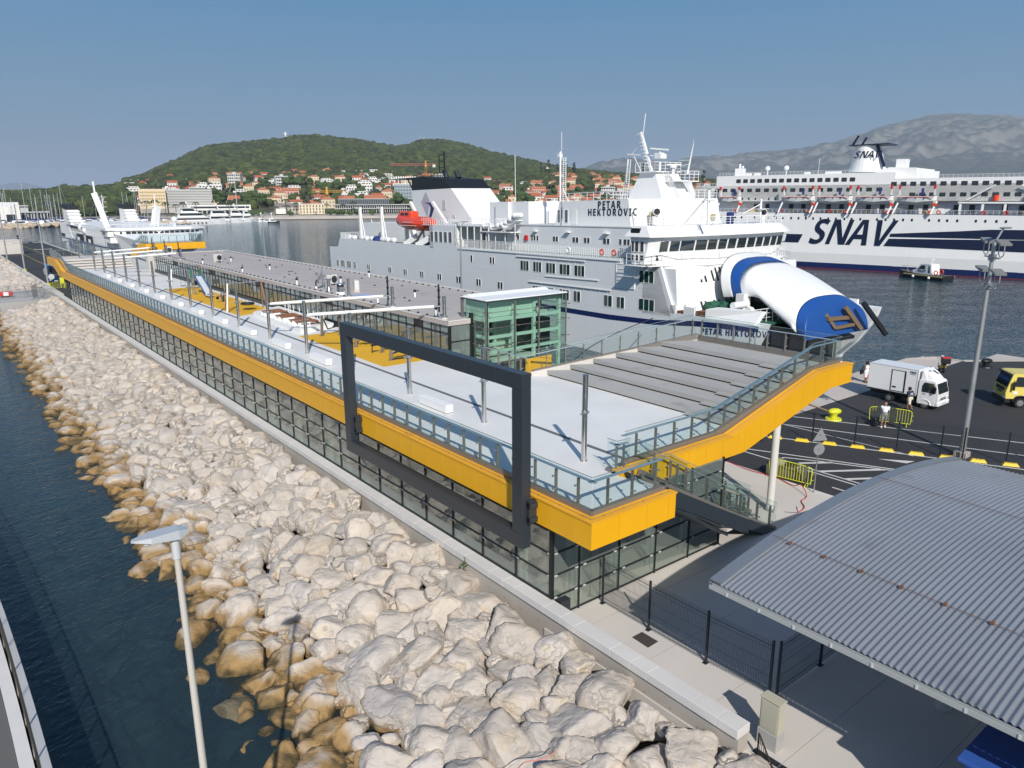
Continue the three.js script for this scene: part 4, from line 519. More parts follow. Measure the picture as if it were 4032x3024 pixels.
// ---------- vehicles and people on the quay ----------
function wheel(t, x, y, z, r, w) { const a = part(t, 'wheel', new THREE.CylinderGeometry(r, r, w, 24).rotateZ(Math.PI / 2).translate(x, y, z), mat.tyre); part(a, 'rim', [new THREE.CylinderGeometry(r * .6, r * .6, w + .01, 20).rotateZ(Math.PI / 2).translate(x, y, z), new THREE.CylinderGeometry(r * .22, r * .2, w + .07, 12).rotateZ(Math.PI / 2).translate(x, y, z)], mat.steel); return a; }
{ // white box truck, nose towards +z
  const t = thing('box_truck', 'white refrigerated box truck with black framed side door on the asphalt', 'truck', [36.15, -.02, -7.2]);
  const S = .85; // half width
  const wh = M([.8, .8, .79], .3, { clearcoat: .5 });
  const b = part(t, 'cargo_box', [rb(-S, S, .78, 2.44, -2.2, .98, .03, 2)], wh); part(b, 'edge_trim', [bx(-S - .008, -S + .03, .76, .82, -2.2, 1), bx(-S - .008, -S + .02, .8, 2.4, .94, 1.0), bx(-S - .006, -S + .03, 2.4, 2.45, -2.2, 1)], mat.lightGrey);
  const d = part(t, 'side_door', [bx(-S - .012, -S, .86, 2.2, -.62, .18)], wh); part(d, 'door_frame', [bx(-S - .022, -S, .82, 2.24, -.67, -.63), bx(-S - .022, -S, 2.2, 2.24, -.63, .18), bx(-S - .022, -S, .82, .86, -.63, .18), bx(-S - .03, -S, .82, 2.24, .18, .26)], mat.black); part(d, 'latch', [bx(-S - .025, -S, 1.05, 1.15, -.55, -.3)], mat.dark);
  part(t, 'lettering', [text('FREE', .13).scale(1, 1, .3).rotateY(-Math.PI / 2).translate(-S - .012, 2.18, .46), bx(-S - .012, -S, 2.1, 2.12, .48, .82)], mat.navy);
  const cab = [[1.08, .34], [2.26, .3], [2.33, .5], [2.3, 1.05], [2.1, 1.78], [1.98, 1.86], [1.1, 1.86]];
  part(t, 'cab', [profX(cab, -.8, .8)], wh); part(t, 'wind_deflector', [loft([[[-.74, 1.865, 1.15], [.74, 1.865, 1.15], [.7, 2.5, 1.2], [-.7, 2.5, 1.2]], [[-.72, 1.865, 1.5], [.72, 1.865, 1.5], [.6, 2.36, 1.5], [-.6, 2.36, 1.5]], [[-.66, 1.865, 1.95], [.66, 1.865, 1.95], [.5, 1.95, 2.0], [-.5, 1.95, 2.0]]])], wh);
  part(t, 'deflector_logo', [bar([.1, 2.42, 1.52], [.35, 2.2, 1.72], .2, .012), bar([-.35, 2.44, 1.42], [-.1, 2.4, 1.46], .12, .012)], mat.navy);
  part(t, 'windscreen', [loft([[[-.7, 1.08, 2.31], [.7, 1.08, 2.31], [.7, 1.09, 2.322], [-.7, 1.09, 2.322]], [[-.66, 1.72, 2.135], [.66, 1.72, 2.135], [.66, 1.73, 2.147], [-.66, 1.73, 2.147]]])], mat.shipGlass);
  part(t, 'side_window', [profX([[1.3, 1.1], [2.15, 1.1], [2.0, 1.74], [1.42, 1.74], [1.3, 1.5]], -.812, -.8)], mat.shipGlass); part(t, 'side_window', [profX([[1.3, 1.1], [2.15, 1.1], [2.0, 1.74], [1.42, 1.74], [1.3, 1.5]], .8, .812)], mat.shipGlass);
  part(t, 'driver', [new THREE.SphereGeometry(.1, 12, 10).translate(-.45, 1.5, 1.62)], M([.35, .2, .14], .7)); part(t, 'cab_door', [bx(-.808, -.8, .5, 1.06, 1.3, 2.12)], wh); part(t, 'door_handle', bx(-.83, -.8, .98, 1.02, 1.38, 1.55), mat.dark);
  for (const s of [-1, 1]) { part(t, 'headlight', [rb(s * .62 - .14, s * .62 + .14, .62, .84, 2.28, 2.36, .03)], M([.7, .72, .75], .1, { clearcoat: 1 })); part(t, 'wing_mirror', [rb(s * .93 - .07, s * .93 + .07, 1.2, 1.55, 2.12, 2.2, .02), bar([s * .8, 1.6, 2.05], [s * .93, 1.5, 2.15], .03)], mat.black); }
  part(t, 'grille', [bx(-.4, .4, .66, .72, 2.32, 2.35), bx(-.4, .4, .76, .8, 2.31, 2.34)], mat.dark); part(t, 'bumper', rb(-.82, .82, .3, .56, 2.2, 2.4, .05, 2), wh); part(t, 'number_plate', bx(-.2, .2, .38, .48, 2.4, 2.41), mat.lightGrey);
  part(t, 'chassis', [bx(-.5, .5, .4, .7, -2.1, 2.1), bx(-.8, .8, .3, .5, .2, .9), bx(-.82, .82, .66, .76, -2.2, .98)], mat.black); for (const [z, y] of [[-.72, .27], [1.55, .27]]) for (const s of [-1, 1]) wheel(t, s * .68, y, z, .27, .2); part(t, 'wheel_arch', [tube([[-.81, .3, 1.17], [-.81, .55, 1.3], [-.81, .63, 1.55], [-.81, .55, 1.8], [-.81, .3, 1.93]], .03, 5)], wh);
}
{ // yellow lorry at the right edge
  const t = thing('yellow_lorry', 'pale yellow lorry with black windscreen entering at the right edge', 'truck', [40.35, -.02, -3.15], Math.atan2(-.66, -.75)); const ye = M([.72, .58, .13], .4, { clearcoat: .4 });
  const cab = [[-1.75, .75], [-.62, .75], [-.5, .6], [-.05, .6], [0, 1.0], [-.08, 1.35], [-.3, 2.18], [-.45, 2.25], [-1.75, 2.25]];
  part(t, 'cab', profX(cab, -.88, .88), ye); part(t, 'windscreen', [loft([[[-.8, 1.35, -.06], [.8, 1.35, -.06], [.8, 1.36, -.045], [-.8, 1.36, -.045]], [[-.75, 2.12, -.27], [.75, 2.12, -.27], [.75, 2.13, -.255], [-.75, 2.13, -.255]]])], mat.shipGlass); part(t, 'sun_visor', bar([-.8, 2.16, -.2], [.8, 2.16, -.2], .18, .08), mat.black);
  for (const s of [-1, 1]) { part(t, 'side_window', [profX([[-1.35, 1.4], [-.45, 1.4], [-.55, 2.05], [-1.35, 2.05]], s * .885 - .006, s * .885 + .006)], mat.shipGlass); part(t, 'window_frame', [bx(s * .89 - .01, s * .89 + .01, 1.36, 1.4, -1.4, -.4), bx(s * .89 - .01, s * .89 + .01, 1.36, 2.1, -1.4, -1.36)], ye); part(t, 'wing_mirror', [rb(s * 1.05 - .06, s * 1.05 + .06, 1.2, 1.75, -.42, -.3, .02), bar([s * .88, 1.8, -.45], [s * 1.05, 1.7, -.36], .03)], mat.black); part(t, 'headlight', rb(s * .66 - .14, s * .66 + .14, .62, .75, -.06, .02, .02), M([.6, .6, .6], .2)); }
  part(t, 'grille', [bx(-.55, .55, 1.05, 1.28, -.04, .02), bx(-.3, .3, .9, 1.0, -.02, .02)], mat.black); part(t, 'bumper', rb(-.9, .9, .3, .62, -.35, .03, .05, 2), mat.black); part(t, 'driver', [new THREE.SphereGeometry(.11, 12, 10).translate(.4, 1.75, -.95), rb(.2, .6, 1.3, 1.65, -1.1, -.85, .06)], M([.25, .1, .08], .7)); part(t, 'door_handle', bx(.885, .91, 1.1, 1.14, -1.3, -1.1), mat.black);
  part(t, 'door_sticker', bx(.884, .89, .92, 1.1, -.7, -.45), mat.white); part(t, 'chassis', [bx(-.5, .5, .4, .75, -6, -.3), bx(-.8, .8, .7, .8, -6.2, -1.8)], mat.black); part(t, 'load_bed', [bx(-.9, .9, .85, 1.5, -6.3, -2.0)], M([.3, .3, .3], .6)); part(t, 'mudguard', [tube([[.88, .35, -1.35], [.88, .72, -1.2], [.88, .8, -.9], [.88, .72, -.62], [.88, .4, -.5]], .05, 5), tube([[-.88, .35, -1.35], [-.88, .72, -1.2], [-.88, .8, -.9], [-.88, .72, -.62], [-.88, .4, -.5]], .05, 5)], mat.dark);
  for (const z of [-.95, -4.6]) for (const s of [-1, 1]) wheel(t, s * .76, .33, z, .33, .24);
}
{ // scooter on the apron
  const t = thing('scooter', 'yellow and grey motor scooter with dark red top box on the apron', 'scooter', [47.3, 0, -9.45], 2.2);
  part(t, 'body', [rb(-.16, .16, .35, .62, -.55, -.05, .08, 2), rb(-.13, .13, .2, .3, -.1, .35, .04)], M([.6, .42, .05], .4)); part(t, 'front_shield', [bar([0, .25, .45], [0, 1.0, .3], .38, .08)], mat.lightGrey); part(t, 'handlebar', [bar([-.32, 1.05, .25], [.32, 1.05, .25], .05), rb(-.12, .12, .98, 1.2, .2, .38, .05)], mat.lightGrey); part(t, 'seat', rb(-.15, .15, .62, .72, -.6, .0, .04, 2), mat.black); const bxx = part(t, 'top_box', rb(-.3, .3, .78, 1.2, -1.0, -.5, .04), mat.black); part(bxx, 'lid', rb(-.31, .31, 1.2, 1.28, -1.01, -.49, .03), mat.red); for (const z of [-.5, .55]) { part(t, 'wheel', new THREE.TorusGeometry(.2, .07, 8, 20).rotateY(Math.PI / 2).translate(0, .25, z), mat.tyre); }
}
{ // dark blue lorry on the far quay
  const t = thing('flatbed_lorry', 'dark blue lorry with open load seen from the front on the far quay', 'truck', [2.75, 0, -123.9], -.04); const bl = M([.012, .03, .1], .35, { clearcoat: .5 });
  part(t, 'cab', [rb(-.95, .95, .75, 2.85, -1.9, -.02, .08, 2)], bl); part(t, 'windscreen', bx(-.82, .82, 1.6, 2.4, -.04, .0), mat.shipGlass); part(t, 'grille', [bx(-.6, .6, 1.0, 1.35, -.03, .02)], mat.dark); part(t, 'emblem_strip', bx(-.9, .9, 1.46, 1.5, -.03, .015), mat.steel); part(t, 'bumper', rb(-.97, .97, .25, .78, -.4, .05, .05), bl); part(t, 'number_plate', bx(-.25, .25, .4, .5, .05, .06), mat.white); for (const s of [-1, 1]) { part(t, 'headlight', rb(s * .72 - .17, s * .72 + .17, .55, .72, 0, .06, .02), M([.6, .62, .65], .15)); part(t, 'wing_mirror', rb(s * 1.12 - .08, s * 1.12 + .08, 1.7, 2.3, -.2, -.1, .02), mat.black); for (const z of [-1, -5.5]) wheel(t, s * .8, .45, z, .45, .28); }
  part(t, 'load_bed', [bx(-.98, .98, 1.0, 1.9, -7.5, -2.1)], M([.4, .4, .38], .6)); part(t, 'blue_tarp', rb(-.98, -.4, 1.9, 2.9, -4, -2.2, .1), M([.05, .25, .6], .6)); part(t, 'load', [rb(-.3, .4, 1.9, 3.1, -4.4, -2.6, .1), rb(.4, .9, 1.9, 3.0, -3.5, -2.3, .1)], M([.45, .42, .38], .8)); part(t, 'hiviz_jacket', rb(.2, .8, 2.85, 3.05, -1.6, -.6, .08), mat.hiviz);
}
// people: one smooth body from tapered bones, clothes as children
function field(bones, res, cx, cy, cz, half, grow = 0, k = .035) {
  const mc = new MarchingCubes(res, undefined, false, false, 60000); mc.isolation = 0; const f = mc.field, n = res, h = n / 2;
  for (let z = 0; z < n; z++) for (let y = 0; y < n; y++) for (let x = 0; x < n; x++) {
    const px = cx + (x - h) / h * half, py = cy + (y - h) / h * half, pz = cz + (z - h) / h * half; let s = 9;
    for (const [a, b, ra, rb_] of bones) { const dx = b[0] - a[0], dy = b[1] - a[1], dz = b[2] - a[2], L = dx * dx + dy * dy + dz * dz || 1e-9; const t = Math.max(0, Math.min(1, ((px - a[0]) * dx + (py - a[1]) * dy + (pz - a[2]) * dz) / L)); const d = Math.hypot(px - a[0] - dx * t, py - a[1] - dy * t, pz - a[2] - dz * t) - (ra + (rb_ - ra) * t) - grow; const q = Math.max(k - Math.abs(s - d), 0) / k; s = Math.min(s, d) - q * q * k * .25; }
    f[x + y * n + z * n * n] = -s;
  }
  mc.update(); const g = new THREE.BufferGeometry(), c = mc.count; g.setAttribute('position', new THREE.BufferAttribute(mc.positionArray.slice(0, c * 3), 3)); g.scale(half, half, half).translate(cx, cy, cz); const w = mergeVertices(g, 1e-4); w.computeVertexNormals(); return w;
}
function person(label, pos, turn, J, look, sc = .9) {
  const t = thing('person', label, 'person', pos, turn); t.scale.setScalar(sc);
  const B = [[J.pel, J.chest, .125, .15], [[J.chest[0] - .1, J.chest[1], J.chest[2]], [J.chest[0] + .1, J.chest[1], J.chest[2]], .12, .12], [J.chest, J.neck, .1, .055], [J.neck, J.head, .055, .07], [J.head, [J.head[0], J.head[1] + .05, J.head[2]], .098, .1], [[J.head[0], J.head[1] - .06, J.head[2] + .06], J.head, .05, .08], [[J.head[0], J.head[1] - .01, J.head[2] + .11], J.head, .022, .05]];
  const top = B.slice(0, 2), legs = [], sleeves = [], feet = [];
  for (const s of ['l', 'r']) { const sh = J[s + 'sh'], el = J[s + 'el'], wr = J[s + 'wr'], hip = J[s + 'hip'], kn = J[s + 'kn'], an = J[s + 'an'], d = V(...wr).sub(V(...el)).normalize(), hd = V(...wr).addScaledVector(d, .12).toArray(), ft = [an[0], an[1] - .05, an[2] + .16];
    B.push([J.chest, sh, .1, .07], [sh, el, .058, .044], [el, wr, .042, .028], [wr, hd, .032, .022], [hip, kn, .092, .06], [kn, [an[0], (an[1] + kn[1]) / 2 + .08, (an[2] + kn[2]) / 2 - .02], .056, .06], [kn, an, .054, .036], [an, ft, .04, .035]); sleeves.push([J.chest, sh, .1, .07], [sh, V(...sh).lerp(V(...el), .75).toArray(), .062, .058]); legs.push([hip, V(...hip).lerp(V(...kn), look.leg || .85).toArray(), .1, .082]); feet.push([an, ft, .045, .045], [[an[0], an[1] - .04, an[2] - .04], an, .045, .04]); }
  const c = [J.pel[0], .92, J.pel[2]]; part(t, 'body', field(B, 84, ...c, 1.05), M(look.skin, .6)); part(t, 'shirt', field([...top, ...sleeves.slice(0, look.sleeveless ? 0 : 4)], 64, ...c, 1.05, .018), M(look.shirt, .85)); part(t, look.skirt ? 'skirt' : 'shorts', field([[J.pel, [J.pel[0], J.pel[1] + .06, J.pel[2]], .13, .125], ...legs], 64, ...c, 1.05, look.skirt ? .05 : .015), M(look.shorts, .85)); part(t, 'shoes', field(feet, 72, c[0], .45, c[2], .75, .008), M(look.shoes, .7));
  if (look.hair) part(t, 'hair', field([[[J.head[0], J.head[1] + .05, J.head[2] - .03], [J.head[0], J.head[1] + .02, J.head[2] - .05], .1, .1]], 40, J.head[0], J.head[1], J.head[2], .3, .008), M(look.hair, .8)); if (look.print) { const q = part(t, 'shirt_print', rb(-.11, .11, J.chest[1] - .2, J.chest[1] + .08, J.chest[2] - .178, J.chest[2] - .165, .005), M(look.print, .8)); }
  return t;
}
const stand = { pel: [0, .95, 0], chest: [0, 1.3, .01], neck: [0, 1.48, 0], head: [0, 1.62, .02], lsh: [-.19, 1.4, 0], rsh: [.19, 1.4, 0], lel: [-.24, 1.12, -.03], rel: [.24, 1.12, -.03], lwr: [-.25, .88, .04], rwr: [.25, .88, .04], lhip: [-.09, .93, 0], rhip: [.09, .93, 0], lkn: [-.1, .5, .02], rkn: [.1, .5, .02], lan: [-.1, .09, -.02], ran: [.1, .09, -.02] };
person('man in white shirt and grey shorts leaning on the yellow crowd barrier', [29.55, -.02, -5.45], 2.0, { ...stand, pel: [0, .93, -.2], chest: [0, 1.24, .02], neck: [0, 1.4, .08], head: [0, 1.52, .13], lsh: [-.19, 1.33, .05], rsh: [.19, 1.33, .05], lel: [-.22, 1.12, .2], rel: [.22, 1.12, .2], lwr: [-.12, 1.05, .42], rwr: [.12, 1.05, .42], lhip: [-.09, .91, -.2], rhip: [.09, .91, -.2], lkn: [-.1, .5, -.05], rkn: [.1, .49, -.22], lan: [-.1, .09, -.1], ran: [.1, .09, -.35] }, { skin: [.32, .16, .1], shirt: [.72, .76, .8], shorts: [.22, .22, .22], shoes: [.7, .7, .7] });
person('running man in dark blue printed shirt and white shorts beside the box truck', [34.1, -.02, -6.0], 2.75, { ...stand, chest: [0, 1.28, .1], neck: [0, 1.45, .14], head: [0, 1.59, .18], lsh: [-.19, 1.38, .12], rsh: [.19, 1.38, .08], lel: [-.3, 1.12, .02], rel: [.28, 1.13, -.1], lwr: [-.28, .95, .2], rwr: [.3, .92, -.06], lkn: [-.1, .55, .26], rkn: [.1, .52, -.08], lan: [-.1, .12, .3], ran: [.1, .2, -.42] }, { skin: [.3, .14, .08], shirt: [.012, .022, .05], shorts: [.62, .58, .48], shoes: [.03, .025, .03], hair: [.012, .01, .01], print: [.4, .42, .45] });
{ const p = person('woman in white with black shoulder bag and orange carrier bag on the apron', [39.2, 0, -11.4], 2.9, { ...stand, lkn: [-.08, .5, .1], rkn: [.08, .5, -.02], lan: [-.08, .09, .14], ran: [.08, .11, -.2], rwr: [.24, .86, .1] }, { skin: [.22, .1, .06], shirt: [.75, .75, .76], shorts: [.74, .74, .75], shoes: [.12, .06, .04], hair: [.01, .01, .01], sleeveless: 1, skirt: 1, leg: .95 });
  const b = thing('shoulder_bag', 'black shoulder bag hanging from the woman in white', 'bag', [39.0, .8, -11.65]); part(b, 'bag_body', rb(-.17, .17, -.18, .16, -.08, .08, .05, 2), mat.black); part(b, 'strap', tube([[-.12, .14, 0], [-.02, .5, .1], [.1, .14, 0]], .012, 5), mat.black);
  const o = thing('carrier_bag', 'small orange carrier bag in the hand of the woman in white', 'bag', [39.32, .5, -11.3]); part(o, 'bag_body', [loft([[[-.05, .15, -.03], [.05, .15, -.03], [.05, .15, .03], [-.05, .15, .03]], [[-.13, -.18, -.06], [.13, -.18, -.06], [.13, -.18, .06], [-.13, -.18, .06]]])], mat.orange); part(o, 'handle', tube([[-.04, .14, 0], [0, .28, 0], [.04, .14, 0]], .008, 5), mat.orange);
  const r = thing('backpack', 'black backpack on the ground beside the man at the barrier', 'backpack', [29.35, -.02, -5.85]); part(r, 'pack', rb(-.24, .24, 0, .56, -.16, .16, .1, 3), mat.black); part(r, 'pocket', rb(-.18, .18, .06, .3, .14, .22, .04, 2), mat.dark); part(r, 'strap', tube([[-.1, .5, -.15], [-.12, .35, -.25], [-.1, .1, -.16]], .025, 5), mat.black); }
// ---------- sea, seabed, breakwater boulders ----------
const waveA = tex(1024, (u, v) => { const w = .03 * tn(u, v, 3, 9), q = (f, g, s) => tn((u + w) % 1, v, f, s); return .5 + .26 * q(9, 0, 1) + .2 * q(22, 0, 2) + .14 * q(48, 0, 3) + .08 * q(100, 0, 4); }, 26, 15);
const waveB = tex(512, (u, v) => .5 + .3 * tn(u, v, 14, 5) + .22 * tn(u, v, 34, 6) + .14 * tn(u, v, 70, 7), 7, 4);
waveA.rotation = .55; waveB.rotation = -.4;
const seaM = (o) => M([.15, .25, .29], .04, { transmission: .9, thickness: 0, ior: 1.34, ...o });
setting('sea', new THREE.PlaneGeometry(14000, 14000).rotateX(-Math.PI / 2).translate(7000, SEA, -6900), M([.014, .045, .062], .06, { ior: 1.34, bumpMap: waveA, bumpScale: .34 }));
setting('sea', new THREE.PlaneGeometry(4000, 14000).rotateX(-Math.PI / 2).translate(-2000, SEA, -6900), seaM({ bumpMap: waveB, bumpScale: .055 }));
setting('seabed', [new THREE.PlaneGeometry(4000, 14000).rotateX(-Math.PI / 2).translate(-2000, -9, -6900), quad([-8.2, -2.6, 40], [-14, -6.5, 40], [-14, -6.5, -260], [-8.2, -2.6, -260]), quad([-14, -6.5, 40], [-20, -8.99, 40], [-20, -8.99, -260], [-14, -6.5, -260])], M([.012, .026, .03], .9, { map: stainT }));
const slopeY = x => x > -8 ? .12 + (x + .3) * .262 : -1.9 + (x + 8) * .5;
setting('breakwater_core', [quad([.05, -.45, 14], [-9.5, -3.2, 14], [-9.5, -3.2, -260], [.05, -.45, -260])], M([.14, .115, .085], .95, { map: stainT }));
function boulder(seed, detail) { // convex stone cut by random planes, with fine relief
  const r = rng(seed), pl = []; for (let i = 0; i < 11; i++) { const a = r() * 6.283, c = 2 * r() - 1, s = Math.sqrt(1 - c * c); pl.push([s * Math.cos(a), c, s * Math.sin(a), .58 + .36 * r()]); }
  let g = new THREE.IcosahedronGeometry(1, detail); g.deleteAttribute('normal'); g.deleteAttribute('uv'); g = mergeVertices(g, 1e-4); const p = g.attributes.position, v = new THREE.Vector3(), o = r() * 50;
  for (let i = 0; i < p.count; i++) { v.fromBufferAttribute(p, i).normalize(); let h = 9; const k = 34; let acc = Math.exp(-k * 1.12); for (const q of pl) { const d = v.x * q[0] + v.y * q[1] + v.z * q[2]; if (d > .12) acc += Math.exp(-k * Math.min(3, q[3] / d)); } h = -Math.log(acc) / k; h *= 1.06 + .1 * noise.noise(v.x * 1.9 + o, v.y * 1.9, v.z * 1.9) + .07 * noise.noise(v.x * 4.3 + o, v.y * 4.3, v.z * 4.3) + .045 * (.5 - Math.abs(noise.noise(v.x * 8 + o, v.y * 8, v.z * 8))) + .02 * noise.noise(v.x * 15 + o, v.y * 15, v.z * 15); v.multiplyScalar(h); p.setXYZ(i, v.x, v.y, v.z); }
  return g;
}
const rockBump = tex(512, (u, v) => .5 + .45 * fb(u, v, 6, 5, 3) - .5 * Math.max(0, .06 - Math.abs(fb(u, v, 3, 3, 8))) * 5, 1.6);
const rockMap = tex(512, (u, v) => { const a = .93 + .2 * fb(u, v, 5, 5, 1), b = fb(u, v, 2, 3, 6); return [a, a * (.985 + .03 * b), a * (.96 + .09 * b)]; }, 2.2);
const rockM = vc(.88, { bumpMap: rockBump, bumpScale: .07, map: rockMap });
function tintRock(g, seed) { // bare limestone above, weed and algae towards the waterline: the stone's own stain, by height
  const r = rng(seed * 7 + 3), p = g.attributes.position, col = new Float32Array(p.count * 3), b = .9 + .2 * r(), grey = r() < .22 ? .6 : r() * .25, off = r() * 40, wl = -1.12 + (r() - .5) * .3;
  for (let i = 0; i < p.count; i++) { const x = p.getX(i), y = p.getY(i), z = p.getZ(i), n = noise.noise(x * 1.4 + off, y * 1.4, z * 1.4), m = noise.noise(x * 4 + off, y * 4, z * 4); let c = [.52 - .04 * grey, .462 - .01 * grey, .402 + .03 * grey].map(q => q * b * (1 + .1 * n + .05 * m)); if (n > .36) c = [c[0] * .98, c[1] * .94, c[2] * .86];
    const t = Math.max(0, Math.min(1, (wl + .26 * n + .1 * m - y) / .32)), u = Math.max(0, Math.min(1, (wl - .35 + .25 * m - .12 * n - y) / .25)); const w1 = [.33, .21, .085], w2 = [.075, .055, .022]; for (let k = 0; k < 3; k++) { let q = c[k] + (w1[k] - c[k]) * t; q += (w2[k] - q) * u; col[i * 3 + k] = q; } }
  g.setAttribute('color', new THREE.BufferAttribute(col, 3)); return g;
}
{
  const R = rng(2024), rocks = [], cell = new Map(), key = (x, z) => Math.floor(x / 1.4) + ',' + Math.floor(z / 1.4);
  const tryAdd = (x, z, r, f) => { for (let i = -1; i <= 1; i++) for (let j = -1; j <= 1; j++) for (const q of cell.get(key(x + i * 1.4, z + j * 1.4)) || []) if (Math.hypot(q.x - x, q.z - z) < f * (q.r + r)) return false; const k = { x, z, r }; rocks.push(k); const kk = key(x, z); (cell.get(kk) || cell.set(kk, []).get(kk)).push(k); return true; };
  const inJetty = (x, z) => z < -102 && z > -119 && x > -6.6;
  for (const [n, r0, r1, f] of [[9000, .54, .74, .72], [24000, .36, .5, .7], [22000, .2, .32, .7]]) for (let i = 0; i < n; i++) { const z = 9 - Math.pow(R(), 1.0) * 215, far = z < -100, x = (far ? .1 : -.35) - R() * (far ? 6.5 : 8.6); if (inJetty(x, z)) continue; tryAdd(x, z, r0 + (r1 - r0) * R(), f * (far ? 1.1 : 1)); }
  const eye = camera.position; for (const q of rocks) { q.y = slopeY(q.x) - .22 * q.r + (R() - .5) * .22; q.d = Math.hypot(q.x - eye.x, q.y - eye.y, q.z - eye.z); }
  rocks.sort((a, b) => a.d / a.r - b.d / b.r);
  const seen = rocks.filter(q => q.z < 7.2); // what lies below the frame counts with the rest
  const own = new Set(seen.slice(0, 296)); let n = 0; const rest = [];
  const make = (q, s, det) => { const g = boulder(s, det), sx = q.r * (1.0 + .35 * R()), sy = q.r * (.72 + .3 * R()), sz = q.r * (.95 + .3 * R()); g.scale(sx, sy, sz); g.applyMatrix4(new THREE.Matrix4().makeRotationFromEuler(new THREE.Euler((R() - .5) * .9, R() * 6.28, (R() - .5) * .9))); return g; };
  for (const q of rocks) { const i = n++;
    if (own.has(q)) { const g = make(q, i + 11, q.d < 21 ? 12 : 9); g.translate(q.x, q.y, q.z); g.computeVertexNormals(); tintRock(g, i); g.translate(-q.x, -q.y, -q.z); uvBox(g); const m = new THREE.Mesh(g, rockM); m.name = numbered('boulder'); m.position.set(q.x, q.y, q.z); m.castShadow = m.receiveShadow = true; scene.add(m); const low = q.y < -1.05; tag(m, low ? 'brown and golden weed-stained boulder at the waterline of the breakwater' : 'pale limestone boulder piled on the breakwater slope below the sea wall', 'boulder', low ? 'weed-stained boulders at the waterline' : 'pale limestone boulders on the breakwater'); }
    else { const g = make(q, i + 11, q.d < 45 ? 5 : q.d < 80 ? 3 : 2); g.translate(q.x, q.y, q.z); g.computeVertexNormals(); tintRock(g, i); rest.push(uvBox(g)); } }
  const far = new THREE.Mesh(mergeGeometries(rest, false), rockM); far.name = 'boulder_pile'; far.castShadow = far.receiveShadow = true; scene.add(tag(far, 'mass of smaller and more distant boulders filling the breakwater', 'boulders', null, 'stuff'));
  const sub = []; for (let i = 0; i < 420; i++) { const x = -8.2 - R() * 5.2, z = 6 - R() * 70, q = { r: .4 + R() * .55 }, g = boulder(9000 + i % 40, 4); g.scale(q.r * 1.2, q.r * .7, q.r); g.rotateY(R() * 6.3); g.translate(x, slopeY(x) - .15, z); g.computeVertexNormals(); const p = g.attributes.position, c = new Float32Array(p.count * 3), b = .6 + .8 * R(); for (let k = 0; k < p.count; k++) { const m = 1 + .5 * noise.noise(p.getX(k) * 3, p.getY(k) * 3, p.getZ(k) * 3), gr = R() < .5; c.set([.2 * b * m, .17 * b * m, .11 * b * m], k * 3); } g.setAttribute('color', new THREE.BufferAttribute(c, 3)); sub.push(uvBox(g)); }
  const sm = new THREE.Mesh(mergeGeometries(sub, false), rockM); sm.name = 'submerged_rocks'; scene.add(tag(sm, 'dark weedy rocks under the water beside the breakwater', 'rocks', null, 'stuff'));
  const pl = thing('weed_plant', 'small green plant growing at the wall foot among the boulders', 'plant', [-.12, .25, -6.3]); const lf = []; for (let i = 0; i < 16; i++) { const a = R() * 6.3, h = .1 + R() * .4; lf.push(new THREE.SphereGeometry(.06, 6, 4).scale(1, .25, .6).rotateY(a).translate(Math.cos(a) * .1, h, Math.sin(a) * .14)); } part(pl, 'leaf', lf, M([.07, .13, .025], .8)); part(pl, 'stem', [rod([0, 0, 0], [0, .5, .05], .01), rod([0, .1, 0], [.05, .3, -.1], .008)], M([.08, .1, .03], .8));
  const tp = thing('tape_scrap', 'scrap of red and white warning tape draped over boulders near the bottom', 'tape', [-4.2, -.3, 2.2]); const tpts = []; for (let i = 0; i < 9; i++) tpts.push([-.9 + i * .22, .35 + Math.sin(i * .8) * .12, Math.sin(i) * .12]); part(tp, 'tape', tube(tpts, .014, 5, 40), M([.6, .2, .17], .6));
}
// promenade at the lower left
{
  const X = z => -13.2 - .012 * Math.max(0, -z - 4) - .0016 * Math.max(0, -z - 6) ** 2 + .02 * Math.max(0, z + 2) ** 2, zs = []; for (let z = 10; z >= -40; z -= 1) zs.push(z);
  const strip = (a, b, y0, y1) => loft(zs.map(z => [[X(z) + a, y0, z], [X(z) + b, y0, z], [X(z) + b, y1, z], [X(z) + a, y1, z]]));
  setting('promenade', [strip(-9, -.62, -3, 0)], M([.12, .12, .115], .9, { map: mixT, bumpMap: grainT, bumpScale: .003 }));
  setting('promenade_ledge', [strip(-.2, .02, -3, -.06)], mat.coping);
  const st = thing('promenade_kerb', 'pale stone kerb of the promenade at the left edge', 'kerb', [-13.6, 0, -6]); st.userData = { kind: 'structure' }; for (let i = 0; i + 1 < zs.length; i++) { const a = zs[i], b = zs[i + 1]; wpart(st, 'kerb_stone', loft([a - .005, b + .005].map(z => [[X(z) - .61, -3, z], [X(z) - .31, -3, z], [X(z) - .31, .03, z], [X(z) - .61, .03, z]])), mat.coping); }
  const r = thing('promenade_railing', 'brown metal railing along the promenade at the left edge', 'railing', [-13.5, 0, -6]); const bars = [], posts = [], rail = []; for (let z = 8; z > -34; z -= .11) bars.push(bx(X(z) - .262, X(z) - .248, .05, .98, z - .007, z + .007)); for (let z = 8; z > -34; z -= 1.5) posts.push(rod([X(z) - .255, 0, z], [X(z) - .255, 1.02, z], .025)); for (let i = 0; i + 1 < zs.length && zs[i + 1] > -35; i++) rail.push(bar([X(zs[i]) - .255, 1.03, zs[i]], [X(zs[i + 1]) - .255, 1.03, zs[i + 1]], .05, .03)); const br = M([.13, .1, .055], .35, { metalness: .7 }); wpart(r, 'baluster', bars, br); wpart(r, 'post', posts, mat.inox); wpart(r, 'top_rail', rail, br);
}
